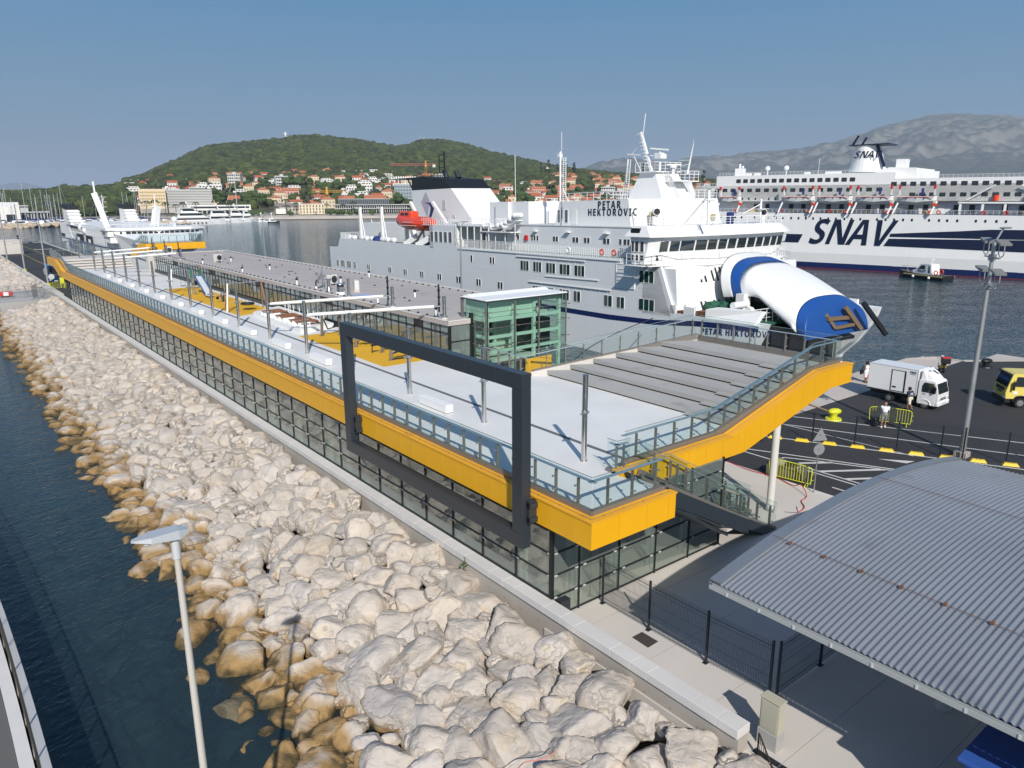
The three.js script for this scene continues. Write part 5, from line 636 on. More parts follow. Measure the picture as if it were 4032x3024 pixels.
// far quay on the left
setting('quay_asphalt', poly([[1.2, -93.2], [1.2, -262], [16.5, -262], [16.5, -107.2], [9.2, -107.2], [9.2, -93.2]], -2.5, -.01), mat.asphalt);
setting('kerb', [poly([[.2, -106], [1.25, -106], [1.3, -262], [.1, -262]], -1.5, .25), bx(16.3, 16.7, -3, .06, -262, -107)], mat.pale);
setting('road_marking', [bx(6.05, 6.15, -.01, -.004, -230, -120), bx(1.5, 1.6, -.01, -.004, -235, -108), bx(9.8, 9.9, -.01, -.004, -240, -120)], M([.5, .4, .1], .8));
setting('jetty', [poly([[.15, -103.6], [-6.5, -102.8], [-6.3, -114.5], [.15, -118.5]], -3, -.02)], mat.concrete);
{
  const g = thing('crowd_barrier', 'grey crowd barrier in the row on the far concrete jetty', 'barrier', [-6, 0, -107], -.2, 'grey crowd barriers on the jetty'); const m = M([.25, .25, .24], .5, { metalness: .5 }); part(g, 'frame', tube([[-1, .2, 0], [-1, 1, 0], [1, 1, 0], [1, .2, 0], [-1, .2, 0]], .025, 5, 30), m); part(g, 'bar', [...Array(12)].map((_, i) => rod([-.9 + i * .16, .2, 0], [-.9 + i * .16, 1, 0], .012, 5)), m); part(g, 'foot', [rod([-.8, .02, -.3], [-.8, .02, .3], .02), rod([.8, .02, -.3], [.8, .02, .3], .02), rod([-.8, 0, 0], [-.8, .2, 0], .02), rod([.8, 0, 0], [.8, .2, 0], .02)], m);
  for (const [x, z, a] of [[-3.9, -107.6, -.25], [-1.9, -108, -.1], [-.2, -109.6, -1.0], [-5.6, -113.2, .15], [-3.6, -113.4, .1], [-1.5, -113.6, .1], [-.6, -105, .2]]) copy(g, [x, 0, z], a);
  const p = thing('fence_panel', 'grey mesh fence panel standing upright on the far jetty', 'fence', [-2.2, 0, -105.2], 1.2); part(p, 'mesh', [...Array(16)].map((_, i) => rod([-.9 + i * .12, .1, 0], [-.9 + i * .12, 1.9, 0], .012, 4)), m); part(p, 'frame', tube([[-1, .05, 0], [-1, 2, 0], [1, 2, 0], [1, .05, 0]], .03, 5, 30), m);
  const rd = thing('red_barrier', 'red and white plastic road barrier on the far jetty', 'barrier', [-5.2, 0, -109.5]); part(rd, 'block', rb(-.8, .8, .15, .75, -.2, .2, .06), mat.red); part(rd, 'stripe', bx(-.3, .3, .2, .7, -.21, .21), mat.white); part(rd, 'foot', bx(-.6, .6, 0, .15, -.25, .25), mat.dark);
  const ye = thing('hiviz_sign', 'yellow warning board beside the far crowd barrier', 'sign', [2.75, 0, -117.6]); part(ye, 'board', bx(-.28, .28, .6, 1.5, -.03, .03), mat.hiviz); part(ye, 'leg', [bx(-.25, -.2, 0, .6, -.1, .1), bx(.2, .25, 0, .6, -.1, .1)], mat.hiviz);
  const sg = thing('round_sign', 'back of a round road sign in front of the dark blue lorry', 'road sign', [1.9, 0, -121.5]); part(sg, 'pole', rod([0, 0, 0], [0, 2, 0], .03), mat.steel); part(sg, 'disc', new THREE.CylinderGeometry(.42, .42, .03, 24).rotateX(Math.PI / 2).translate(0, 1.35, .05), mat.lightGrey);
  const sm = (label, x, z, h) => { const t = thing('light_mast', label, 'light mast', [x, 0, z]); part(t, 'mast', cyl(0, 0, h, 0, .17, .09, 10), mat.galv); for (const y of [h * .42, h * .5]) part(t, 'cross_arm', [bar([-1.2, y, 0], [1.2, y, 0], .09), bx(-1.2, -1, y, y + .12, -.1, .1), bx(1, 1.2, y, y + .12, -.1, .1)], mat.galv); part(t, 'foot', cyl(0, 0, .3, 0, .3, .3, 10), mat.hiviz); };
  sm('nearest of three thin light masts on the far left quay beside the lorry', 1.45, -122.4, 13.2); sm('middle one of three thin light masts on the far left quay', 1.42, -152.3, 12.2); sm('farthest of three thin light masts, at the left edge', 1.0, -179, 12.8);
  const bl = thing('stone_block', 'pale beige end wall at the far left quay', 'wall', [4, 0, -205]); part(bl, 'wall_body', [bx(-3, 2.4, 0, 3.2, -1.5, 1.5)], mat.pale); part(bl, 'coping', bx(-3, 2.5, 3.2, 3.4, -1.6, 1.6), mat.coping); part(bl, 'dark_post', [rod([1.9, 3.4, 0], [1.9, 4.4, 0], .25)], mat.black);
}
// ---------- ships ----------
// shared: a framed window on a hull side at x, spanning u (aft) and y
function shipWin(t, x, u0, u1, y0, y1, g = mat.shipGlass, fr = .05, nm = 'window') { const a = Math.min(u0, u1), b = Math.max(u0, u1), r = Math.min(.12, (b - a) * .3), s = new THREE.Shape(); s.moveTo(-b + r, y0); s.lineTo(-a - r, y0); s.quadraticCurveTo(-a, y0, -a, y0 + r); s.lineTo(-a, y1 - r); s.quadraticCurveTo(-a, y1, -a - r, y1); s.lineTo(-b + r, y1); s.quadraticCurveTo(-b, y1, -b, y1 - r); s.lineTo(-b, y0 + r); s.quadraticCurveTo(-b, y0, -b + r, y0); const G = new THREE.ExtrudeGeometry(s, { depth: .03, bevelEnabled: false, curveSegments: 3 }).rotateY(-Math.PI / 2).translate(x + .01, 0, 0).scale(1, 1, 1); G.scale(1, 1, 1); const m = part(t, nm, G, g); if (fr) part(m, 'window_frame', [bx(x - .03, x + .02, y1, y1 + fr, -b - fr, -a + fr), bx(x - .03, x + .02, y0 - fr, y0, -b - fr, -a + fr), bx(x - .03, x + .02, y0, y1, -b - fr, -b), bx(x - .03, x + .02, y0, y1, -a, -a + fr)], mat.white); return m; }
const U = pts => pts.map(([u, y]) => [-u, y]); // outline [aft, y] -> [z, y]
function shipRail(t, pts, h = 1, gap = .5, m = mat.white, nm = 'railing') { const g = []; for (let i = 0; i + 1 < pts.length; i++) { const A = pts[i], B = pts[i + 1], L = Math.hypot(B[0] - A[0], B[2] - A[2]), n = Math.max(1, Math.round(L / gap)); for (const f of [1, .66, .33]) g.push(bar([A[0], A[1] + h * f, A[2]], [B[0], B[1] + h * f, B[2]], f === 1 ? .05 : .025)); for (let k = 0; k <= n; k++) { const p = [0, 1, 2].map(c => A[c] + (B[c] - A[c]) * k / n); g.push(bx(p[0] - .02, p[0] + .02, p[1], p[1] + h, p[2] - .02, p[2] + .02)); } } return part(t, nm, g, m); }
// the car ferry with the open bow visor
const ferry = thing('car_ferry', 'white car ferry with raised bow visor and PETAR HEKTOROVIĆ in black letters', 'ferry', [36.35, SEA, -18.91]);
ferry.rotation.order = 'YXZ'; ferry.rotation.set(-THREE.MathUtils.degToRad(.93), -THREE.MathUtils.degToRad(3.69), 0);
{
  const t = ferry, W = 17.5, sh = mat.ship, wt = mat.shipWhite;
  // hull sides, bow cheeks and stern
  const side = U([[-.25, 5.2], [0, 4.4], [.5, 3.4], [1.6, 1.8], [3, .4], [5, -4], [86, -4], [87.6, 1], [88.4, 4.4], [88.5, 8.1], [84.7, 8.2], [83.7, 9.68], [53.1, 9.45], [52.4, 9.6], [45.7, 9.6], [15.2, 9.6], [10.4, 9.25], [9.4, 7], [8.35, 4.9], [8.3, 5.28], [.1, 5.22]]);
  part(t, 'hull', [profX(side, 0, .25), profX(side, W - .25, W), profX(U([[8.4, -4], [86, -4], [87.6, 1], [88.3, 4.4], [88.4, 8.0], [84.5, 8.1], [84, 9.0], [8.8, 9.0], [8.4, 4.9]]), .25, W - .25)], sh);
  part(t, 'bow_cheek', [profX(U([[-.2, 5.18], [.1, 4.4], [.6, 3.4], [1.7, 1.8], [3.1, .4], [5, -4], [8.4, -4], [8.4, 5.2]]), .25, 1.6), profX(U([[-.2, 5.18], [.1, 4.4], [.6, 3.4], [1.7, 1.8], [3.1, .4], [5, -4], [8.4, -4], [8.4, 5.2]]), W - 1.6, W - .25)], sh);
  part(t, 'bow_deck', [profX(U([[8.4, 4.7], [1.5, 4.7], [1.5, 4.9], [8.4, 4.9]]), 1.6, W - 1.6)], mat.green); part(t, 'bow_opening', [profX(U([[3.2, -4], [3.2, 4.68], [8.4, 4.68], [8.4, -4]]), 1.6, W - 1.6)], mat.black);
  part(t, 'bow_bulwark', [loft([[[-.02, 5.23, -.2], [.5, 5.23, -.2], [1.5, 6.15, -.15], [.9, 6.2, -.15]], [[.0, 5.23, -5.1], [1.6, 5.23, -5.1], [1.6, 6.0, -5.1], [.05, 5.95, -5.1]]]), profX(U([[6.3, 5.2], [7.5, 5.2], [7.5, 5.95], [6.3, 5.95]]), 0, .15), profX(U([[8.4, 5.2], [9.2, 5.2], [9.0, 5.95], [8.4, 5.95]]), 0, .15), bx(W - .3, W, 5.2, 5.7, -8, -2)], wt);
  part(t, 'mooring_gear', [bx(.1, 1.2, 5.2, 5.7, -6.2, -5.2), bx(.1, 1.0, 5.2, 5.5, -8.3, -7.6), rod([.2, 5.2, -7.6], [.2, 6.1, -7.5], .05), rod([.2, 5.2, -6.35], [.2, 6.0, -6.4], .05)], mat.rust);
  for (const [x, z] of [[2.6, -6.9], [3.6, -6.4], [5.5, -7.2], [8, -6.8], [10.5, -6.8], [13.5, -6.8]]) part(t, 'winch', [cyl(x, 4.9, 5.9, z, .28), new THREE.CylinderGeometry(.55, .55, 1.2, 16).rotateZ(Math.PI / 2).translate(x + .9, 5.6, z - .4), bx(x + .2, x + 1.6, 4.9, 5.2, z - 1, z + .2)], mat.green);
  shipRail(t, [[2.3, 4.9, -2], [8, 4.9, -2], [15, 4.9, -2]], 1.1, .8);
  // blue band and bow name
  const band = (u0, a0, b0, u1, a1, b1) => profX(U([[u0, a0], [u1, a1], [u1, b1], [u0, b0]]), -.012, .0);
  part(t, 'blue_band', [band(-.24, 4.72, 5.14, 6, 4.42, 4.88), band(6, 4.42, 4.88, 11, 3.95, 4.4), band(11, 3.95, 4.4, 17, 3.73, 4.22), band(17, 3.73, 4.22, 40, 3.65, 4.15), band(40, 3.65, 4.15, 88.3, 3.7, 4.2)], mat.navy);
  const lettersOn = (s, u, y, h, x, ital = 0, wide = 1, slope = 0, space = 0) => { let z = 0; const out = []; for (const ch of s) { const base = { 'Ć': 'C' }[ch] || ch; if (ch !== ' ') { const g = text(base, h / .715, .02); g.computeBoundingBox(); const w = g.boundingBox.max.x; if (ital) g.applyMatrix4(new THREE.Matrix4().makeShear(0, 0, ital, 0, 0, 0)); g.scale(wide, 1, 1); g.translate(z, z * slope, 0); out.push(clean(g)); if (base !== ch) out.push(clean(bx(0, .1 * h, 0, .2 * h, 0, .02).applyMatrix4(new THREE.Matrix4().makeShear(0, 0, .5, 0, 0, 0)).translate(z + w * wide * .5, h * 1.1 + z * slope, 0))); z += w * wide + h * (.16 + space); } else z += h * .55; } const m = merge(out); m.rotateY(-Math.PI / 2).translate(x, y, -u); return m; };
  ferry.userData.letters = undefined; delete ferry.userData.letters;
  part(t, 'bow_name', lettersOn('PETAR HEKTOROVIĆ', 5.47, 3.86, .36, -.014, 0, .98, .085, .06), mat.navy); part(t, 'house_name', [lettersOn('PETAR', 22.25, 14.16, .5, 2.985, 0, 1.0, .003, .17)], mat.navyDark); part(t, 'house_name', [lettersOn('HEKTOROVIĆ', 23.75, 13.42, .5, 2.985, 0, 1.0, .003, .17)], mat.navyDark);
  // portholes and windows
  for (const u of [72.6, 65.0, 60, 55, 50.1, 45.2, 40.4, 35.7]) { shipWin(t, 0, u - .5, u - .08, 5.12, 5.92); shipWin(t, 0, u + .08, u + .5, 5.12, 5.92); }
  shipWin(t, 0, 41.7, 42.1, 7.9, 8.72); shipWin(t, 0, 36.85, 37.2, 7.93, 8.7); shipWin(t, 0, 37.4, 37.8, 7.93, 8.7);
  for (const [a, b] of [[84.7, 85.7], [82.2, 83.8], [79.5, 81.2], [77.5, 78.5]]) for (let k = 0, n = b - a > 1.2 ? 3 : 2; k < n; k++) shipWin(t, 0, a + (b - a) * k / n + .05, a + (b - a) * (k + 1) / n - .04, 5.0, 6.02, mat.greenGlass, .03);
  for (let k = 0; k < 5; k++) { shipWin(t, 0, 46.55 + k * 1.2, 47.35 + k * 1.2, 10.06, 11.36, mat.greyGlass, .04); }
  for (const [a, b] of [[30, 31.6], [27.7, 29.2], [25.3, 26.9], [22.9, 24.6], [20.6, 22.2], [14.8, 15.9], [16.5, 17.7], [21.2, 22.3], [23.0, 24.6]]) { const lowRow = a < 19 || [21.2, 23.0].includes(a), y0 = lowRow ? 5.0 : 7.58; const n = b - a > 1.4 ? 3 : 2; for (let k = 0; k < n; k++) shipWin(t, 0, a + (b - a) * k / n + .04, a + (b - a) * (k + 1) / n - .03, y0, y0 + 1.03, k === 1 ? mat.greyGlass : mat.greenGlass, .035); }
  for (const [y0, a, b] of [[7.64, 11.1, 12.95], [5.12, 10.95, 12.93], [5.0, 27.7, 29.3], [5.0, 25.6, 27.0]]) for (let k = 0; k < 3; k++) shipWin(t, 0, a + (b - a) * k / 3 + .04, a + (b - a) * (k + 1) / 3 - .03, y0, y0 + 1.02, mat.greenGlass, .035);
  // rain strakes, rub rails and side door
  part(t, 'rain_strake', [bar([-.08, 9.08, -20.5], [-.08, 9.05, -32.3], .1, .05), bar([-.08, 6.52, -16.7], [-.08, 6.42, -30], .1, .05), bar([-.06, 9.4, -15.4], [-.06, 9.4, -45], .08, .1), bar([-.05, 7.35, -18.5], [-.05, 7.2, -27], .08, .06), ...[...Array(11)].map((_, i) => bar([-.06, 9.05, -21 - i * 1.1], [0, 8.75, -21 - i * 1.1], .04)), ...[...Array(11)].map((_, i) => bar([-.06, 6.48, -17.2 - i * 1.2], [0, 6.2, -17.2 - i * 1.2], .04))], wt);
  part(t, 'side_door', [profX(U([[13.55, 7.0], [15.95, 6.95], [15.9, 9.15], [13.55, 9.05]]), -.05, 0)], sh); part(t, 'door_frame', [bx(-.08, 0, 6.9, 6.98, -16, -13.5), bx(-.08, 0, 9.08, 9.16, -16, -13.5), bx(-.08, 0, 6.95, 9.1, -16.02, -15.94), bx(-.08, 0, 6.95, 9.1, -13.56, -13.48), bx(-.09, -.04, 8.65, 8.7, -15.7, -13.8), bx(-.09, -.04, 7.95, 8.0, -15.7, -13.8)], wt);
  // bow front of the house: curved, leaning back, with slit windows
  const fr = (w, y) => 8.35 + (y - 4.9) * .44 - 1.5 * (1 - ((w - 8.75) / 8.75) ** 2) + .6 * Math.max(0, 1 - Math.min(w, W - w) / 1.2); const ws = [0, .3, .8, 1.6, 3, 5, 7, 8.75, 10.5, 12.5, 14.5, 15.9, 16.7, 17.2, 17.5];
  part(t, 'house_front', [loft([4.85, 5.8, 6.8, 7.8, 8.8, 9.35].map(y => [...ws.map(w => [w, y, -fr(w, y)]), [17.5, y, -12.5], [0, y, -12.5]]))].map(g => g), wt);
  for (const s of [0, 1]) for (const [w0, y0, y1] of [[1.1, 7.6, 8.85], [1.6, 7.6, 8.85], [2.1, 7.6, 8.85], [2.95, 7.7, 8.88], [3.45, 7.7, 8.88], [3.95, 7.7, 8.88], [4.8, 7.75, 8.9], [5.3, 7.75, 8.9], [5.8, 7.75, 8.9], [6.6, 7.8, 8.9], [7.1, 7.8, 8.9], [7.6, 7.8, 8.9], [2.8, 5.15, 6.1], [3.25, 5.15, 6.1], [4.2, 5.2, 6.15], [4.7, 5.2, 6.15], [5.6, 5.3, 6.2], [6.1, 5.3, 6.2], [6.6, 5.3, 6.2], [7.4, 5.3, 6.2], [7.9, 5.3, 6.2]]) { const w = s ? W - w0 : w0; part(t, 'window', [bar([w, y0, -fr(w, y0) + .02], [w, y1, -fr(w, y1) + .02], .2, .05)], mat.shipGlass); }
  part(t, 'front_ledge', [bar([.2, 9.3, -10.2], [4.5, 9.15, -8.9], .1, .06), bar([4.5, 9.15, -8.9], [8.75, 9.15, -8.7], .1, .06), bar([8.75, 9.15, -8.7], [W, 9.3, -10.2], .1, .06)], wt); part(t, 'ladder', [bar([7.2, 5.0, -7.0], [7.2, 10, -8.7], .05), bar([7.6, 5.0, -7.0], [7.6, 10, -8.7], .05), ...[...Array(14)].map((_, i) => bar([7.2, 5.2 + i * .34, -7.05 - i * .115], [7.6, 5.2 + i * .34, -7.05 - i * .115], .04))], wt);
  // bridge across the ship with leaning windows
  const bf = w => 10.9 - .9 * (1 - ((w - 8.75) / 9.5) ** 2), bw = [-.75, .4, 2, 4, 6.4, 8.75, 11.1, 13.5, 15.5, 17.1, 18.25], ring = (y, o, back, wo = 0) => [...bw.map((w, i) => [i === 0 ? w - wo : i === bw.length - 1 ? w + wo : w, y, -(bf(w) + o) + (i === 0 || i === 10 ? -.5 : 0)]), [18.25 + wo, y, -back], [-.75 - wo, y, -back]];
  part(t, 'bridge', [loft([ring(9.3, .25, 13.2), ring(10.3, 0, 13.3), ring(11.75, -.32, 13.4)])], wt); part(t, 'bridge_roof', [loft([ring(11.68, -.75, 13.9, .35), ring(11.72, -.75, 13.9, .35), ring(12.62, .15, 13.2, -.1)])], wt);
  const bwin = [[.15, .95], [1.2, 2.2], [2.35, 3.9], [4.1, 5.4], [5.6, 6.7], [6.95, 8.0], [8.25, 9.3], [9.6, 10.8], [11.1, 12.2], [12.5, 13.5], [13.8, 14.8], [15.1, 16.0], [16.3, 17.2]];
  for (const [a, b] of bwin) { const q = (w, y) => [w, y, -(bf(w) - .32 * (y - 10.3) / 1.45) + .035]; part(t, 'bridge_window', [loft([[q(a, 10.42), q(b, 10.42), [b, 10.42, q(b, 10.42)[2] - .04], [a, 10.42, q(a, 10.42)[2] - .04]], [q(a, 11.3), q(b, 11.3), [b, 11.3, q(b, 11.3)[2] - .04], [a, 11.3, q(a, 11.3)[2] - .04]]])], mat.shipGlass); }
  for (const [u, w] of [[11.9, .42], [12.55, .42], [13.05, .3]]) { shipWin(t, -.78, u - w / 2, u + w / 2, 10.4, 11.3, mat.shipGlass, .04, 'bridge_window'); shipWin(t, -.78, u - w / 2, u + w / 2, 9.65, 10.1, mat.shipGlass, .04, 'bridge_window'); } part(t, 'bridge_window', [bx(.05, .75, 9.65, 10.1, -10.98, -10.9)], mat.shipGlass);
  part(t, 'searchlight_box', [rb(-.95, .3, 11.75, 12.45, -13.2, -12.1, .03)], mat.black);
  shipRail(t, [[-1.2, 9.25, -13.4], [-1.2, 9.25, -11.2], [2, 9.25, -9.8], [6.4, 9.25, -9.3], [11, 9.25, -9.3], [15.5, 9.25, -9.8], [18.7, 9.25, -11.2]], 1.0, .9, mat.white, 'catwalk_rail'); part(t, 'catwalk', [bar([-1.1, 9.2, -13.4], [-1.1, 9.2, -11.2], .7, .06), bar([-1, 9.2, -11.1], [2, 9.2, -9.9], .7, .06), bar([2, 9.2, -9.9], [6.4, 9.2, -9.4], .7, .06), bar([6.4, 9.2, -9.4], [11, 9.2, -9.4], .7, .06), bar([11, 9.2, -9.4], [15.5, 9.2, -9.9], .7, .06), bar([15.5, 9.2, -9.9], [18.6, 9.2, -11.1], .7, .06)], wt);
  shipRail(t, [[-.6, 12.62, -12.9], [.4, 12.62, -10.6], [6, 12.62, -9.9], [12, 12.62, -9.9], [18, 12.62, -10.6]], .7, 1.2);
  // side deck, upper house and cabins
  shipRail(t, [[.05, 9.6, -15.3], [.05, 9.6, -45.6]], .95, .28); part(t, 'side_deck', [bx(.25, 1.3, 9.4, 9.6, -45.7, -13.4)], mat.green); part(t, 'upper_house', [bx(1.3, W - 1.3, 9.2, 12.42, -36, -13.3), bx(2.6, W - 2.6, 9.2, 12.2, -52.4, -36)], sh); part(t, 'upper_deck', [bx(1.25, W - 1.25, 12.36, 12.43, -36, -13), bx(.2, W - .2, 12.12, 12.2, -56.4, -36)], mat.lightGrey);
  part(t, 'aft_house', [bx(0, .25, 9.6, 12.18, -52.4, -45.7), bx(0, 2.7, 9.6, 12.15, -45.9, -45.7), bx(0, W, 9.2, 12.18, -52.4, -51.5), bx(W - .25, W, 9.6, 12.18, -52.4, -45.7)], sh);
  for (const [a, b] of [[33.6, 34.05], [30.5, 30.87], [29.95, 30.3], [31.0, 31.3], [26.5, 26.9], [27.0, 27.4], [23.15, 23.6], [23.7, 24.1], [21.4, 21.8], [21.9, 22.3], [18.45, 18.85], [18.95, 19.4], [15.65, 16.0], [16.1, 16.5], [16.75, 17.1], [37.5, 37.9], [34.2, 34.5]]) if (a < 36) shipWin(t, 1.3, a, b, 10.77, 11.3, mat.shipGlass, .04);
  part(t, 'fire_box', [bx(1.1, 1.3, 10.75, 11.3, -32.4, -31.9)], mat.red); part(t, 'deck_lamp', [bx(.95, 1.3, 11.75, 11.85, -30.8, -30.1), bx(.95, 1.3, 11.75, 11.85, -25.2, -24.4), bx(.95, 1.3, 11.75, 11.85, -19.3, -18.5)], wt); part(t, 'door', [bx(2.55, 2.62, 9.6, 11.6, -43.2, -42.5)], mat.dark);
  for (const u of [18.1, 16.4, 23.2]) part(t, 'life_ring', new THREE.TorusGeometry(.26, .06, 8, 18).rotateY(Math.PI / 2).translate(.0, 10.1, -u), u > 20 ? mat.white : mat.orange); part(t, 'shelter_post', [...[44.5, 43, 41.4, 39.9, 38.2].map(u => bx(.1, .2, 9.6, 12.1, -u - .06, -u + .06)), bx(.0, 1.5, 11.55, 11.65, -39.9, -33.5)], wt); part(t, 'air_grille', [bx(.4, .6, 9.7, 10.5, -40.9, -40.1), bx(.4, .6, 9.7, 10.5, -39.3, -38.4)], mat.dark);
  // wheelhouse block with the ship's name and mast tower
  part(t, 'name_house', [profX(U([[17.35, 12.42], [17.85, 15], [27.9, 14.9], [27.95, 12.42]]), 3, 14.5), profX(U([[27.9, 12.42], [27.9, 14.9], [28.95, 14.9], [29.8, 12.42]]), 3.4, 14.1), loft([[[3, 12.42, -17.36], [5, 12.42, -14.4], [12.5, 12.42, -14.4], [14.5, 12.42, -17.36]], [[3, 14.99, -17.8], [5, 14.99, -15.0], [12.5, 14.99, -15], [14.5, 14.99, -17.8]]])], wt);
  for (const [a, b] of [[28.2, 28.6], [28.85, 29.25]]) shipWin(t, 3.4, a, b, 12.7, 14, mat.greyGlass, .04); shipWin(t, 3, 27.0, 27.5, 12.7, 14, mat.greyGlass, .04); part(t, 'door', [bx(2.97, 3.0, 12.5, 14.05, -26.4, -25.5)], wt); part(t, 'vent_grille', [bar([4.2, 12.7, -15.3], [4.25, 13.8, -15.6], 1.1, .06), bx(11, 11.6, 12.9, 13.5, -14.42, -14.36)], M([.4, .34, .2], .7)); part(t, 'hatch', [bx(6.2, 7.4, 12.7, 13.9, -14.6, -14.45), bx(9.6, 10.6, 12.8, 13.7, -14.6, -14.45)], wt);
  shipRail(t, [[3.1, 15, -18], [3.1, 14.9, -28]], .8, 1.0); shipRail(t, [[3.1, 12.43, -17], [3.0, 12.43, -28]], .6, 1.2); shipRail(t, [[2, 12.2, -36.2], [.3, 12.2, -37], [.3, 12.2, -55]], .85, .6); shipRail(t, [[9, 15, -15.2], [12.6, 15, -15.2]], .8, 1.0);
  part(t, 'mast_tower', [loft([[[6.8, 14.9, -22], [6.8, 14.9, -17], [10.6, 14.9, -16.5], [10.6, 14.9, -22]], [[7.3, 17.6, -20.7], [7.3, 17.6, -18.6], [10.2, 17.6, -18.4], [10.2, 17.6, -20.7]]]), loft([[[8.2, 12.43, -14.3], [9.6, 12.43, -14.3], [9.6, 12.43, -15.5], [8.2, 12.43, -15.5]], [[8.3, 17.4, -17.6], [9.5, 17.4, -17.6], [9.5, 17.4, -18.7], [8.3, 17.4, -18.7]]])], wt); part(t, 'mast_platform', [bx(6.9, 10.6, 17.58, 17.68, -21, -18.2), bx(8, 10.6, 16.6, 16.7, -18.4, -15.8), bx(7.2, 8.4, 15.2, 16.1, -22.1, -21.4)], wt); shipRail(t, [[6.9, 17.65, -21], [6.9, 17.65, -18.3], [10.5, 17.65, -18.2]], .9, .7); shipRail(t, [[8, 16.7, -18.2], [8, 16.7, -15.9], [10.6, 16.7, -15.9]], .9, .7);
  part(t, 'lattice_mast', [bar([8.7, 17.6, -20.4], [8.7, 21.7, -22.2], .24, .24), rod([8.7, 21.2, -21.9], [8.7, 23.5, -21.6], .045), bar([8.7, 19.65, -24.1], [8.7, 19.3, -20.4], .12), rod([8.7, 19.5, -23.6], [8.7, 20.9, -21.8], .03), rod([8.7, 19.5, -23.2], [8.7, 17.8, -22], .04), rod([8.7, 21.6, -22.2], [8.7, 21.5, -22.8], .06), ...[...Array(8)].map((_, i) => bx(8.45, 8.95, 18.2 + i * .35, 18.26 + i * .35, -21.2 - i * .14, -20.8 - i * .14))], wt); part(t, 'radar', [rod([8.75, 17.6, -19.4], [8.75, 18.9, -19.4], .12), rb(8.35, 9.2, 18.9, 19.5, -19.9, -18.9, .08), rod([8.75, 19.5, -19.4], [8.75, 19.9, -19.4], .12), bar([8.4, 20.0, -20.4], [8.9, 19.75, -18.5], .3, .14)], wt); part(t, 'small_radar', [cyl(9, 16.7, 18, -17.8, .15), cyl(9, 18, 18.2, -17.8, .35), bar([8.6, 18.3, -18.3], [9.5, 18.3, -17.2], .25, .12)], wt);
  part(t, 'signal_mast', [rod([4.5, 14.9, -30.2], [4.5, 20.2, -30.2], .12), rod([4.5, 20, -30.0], [4.5, 22.2, -30], .03), bx(4.3, 4.7, 19.6, 20.0, -30.5, -30.1), bar([4.3, 14.9, -29.5], [4.3, 19.6, -29.5], .06), bar([4.7, 14.9, -29.5], [4.7, 19.6, -29.5], .06), ...[...Array(22)].map((_, i) => bar([4.3, 15 + i * .21, -29.5], [4.7, 15 + i * .21, -29.5], .04)), rod([4.5, 17, -30.2], [4.5, 14.9, -28.8], .05)], wt); part(t, 'signal_mast', [bar([8, 15, -23.6], [8, 19.1, -23.3], .06), bar([8.4, 15, -23.6], [8.4, 19.1, -23.3], .06), rod([8.2, 15, -24.3], [8.2, 19.1, -23.4], .05), ...[...Array(18)].map((_, i) => bar([8, 15.2 + i * .21, -23.5], [8.4, 15.2 + i * .21, -23.5], .04))], wt);
  part(t, 'foremast', [rod([4, 12.6, -8.7], [4, 15.6, -8.8], .13), rod([4, 15.2, -8.8], [4, 12.7, -11.5], .07), bx(3.9, 4.1, 14.7, 14.76, -9.5, -8.1), rod([4, 12.6, -3.3 - 6], [4, 14.7, -9.3], .05)], wt); part(t, 'searchlight', [new THREE.CylinderGeometry(.35, .35, .6, 18).rotateX(Math.PI / 2).rotateY(-.6).translate(4, 13.8, -15.0), cyl(4, 12.6, 13.4, -15.2, .3)], wt); part(t, 'searchlight', [new THREE.CylinderGeometry(.3, .3, .5, 18).rotateX(Math.PI / 2).rotateY(-.6).translate(14.6, 13.6, -11.0), cyl(14.6, 12.6, 13.3, -11, .22)], wt); part(t, 'searchlight_glass', [new THREE.CylinderGeometry(.3, .3, .02, 18).rotateX(Math.PI / 2).rotateY(-.6).translate(3.83, 13.8, -14.76), new THREE.CylinderGeometry(.26, .26, .02, 18).rotateX(Math.PI / 2).rotateY(-.6).translate(14.45, 13.6, -10.8)], mat.black);
  part(t, 'covered_post', [rb(8.6, 9.2, 12.6, 13.7, -10.6, -10.1, .1)], mat.tarp); part(t, 'radio_mast', [rod([13.5, 12.6, -10.5], [13.5, 14.9, -10.5], .1), rod([13.5, 14.4, -10.5], [11.5, 13.5, -11], .05), bx(12.8, 14.2, 13.9, 13.95, -10.9, -10.1)], wt);
  // funnel
  const f0 = 5.5, f1 = 12; part(t, 'funnel', [profX(U([[67.5, 9], [67.5, 16.98], [55.9, 17], [50.6, 12.9], [50.6, 12.1], [60, 12.1], [60, 9]]), f0, f1)], wt); part(t, 'funnel_top', [profX(U([[67.5, 16.99], [67.5, 18.85], [64, 18.85], [57.8, 18.3], [55.85, 17.01]]), f0 - .02, f1 + .02)], mat.black); part(t, 'funnel_wing', [loft([[[f0, 18.72, -66.5], [f1, 18.72, -66.5], [f1, 18.84, -66.5], [f0, 18.84, -66.5]], [[f0 - .3, 18.78, -74.6], [f1 + .3, 18.78, -74.6], [f1 + .3, 18.86, -74.6], [f0 - .3, 18.86, -74.6]]]), bar([f0 + .3, 16.6, -67.4], [f0 + .2, 18.7, -69.2], .15), bar([f1 - .3, 16.6, -67.4], [f1 - .2, 18.7, -69.2], .15)], mat.black);
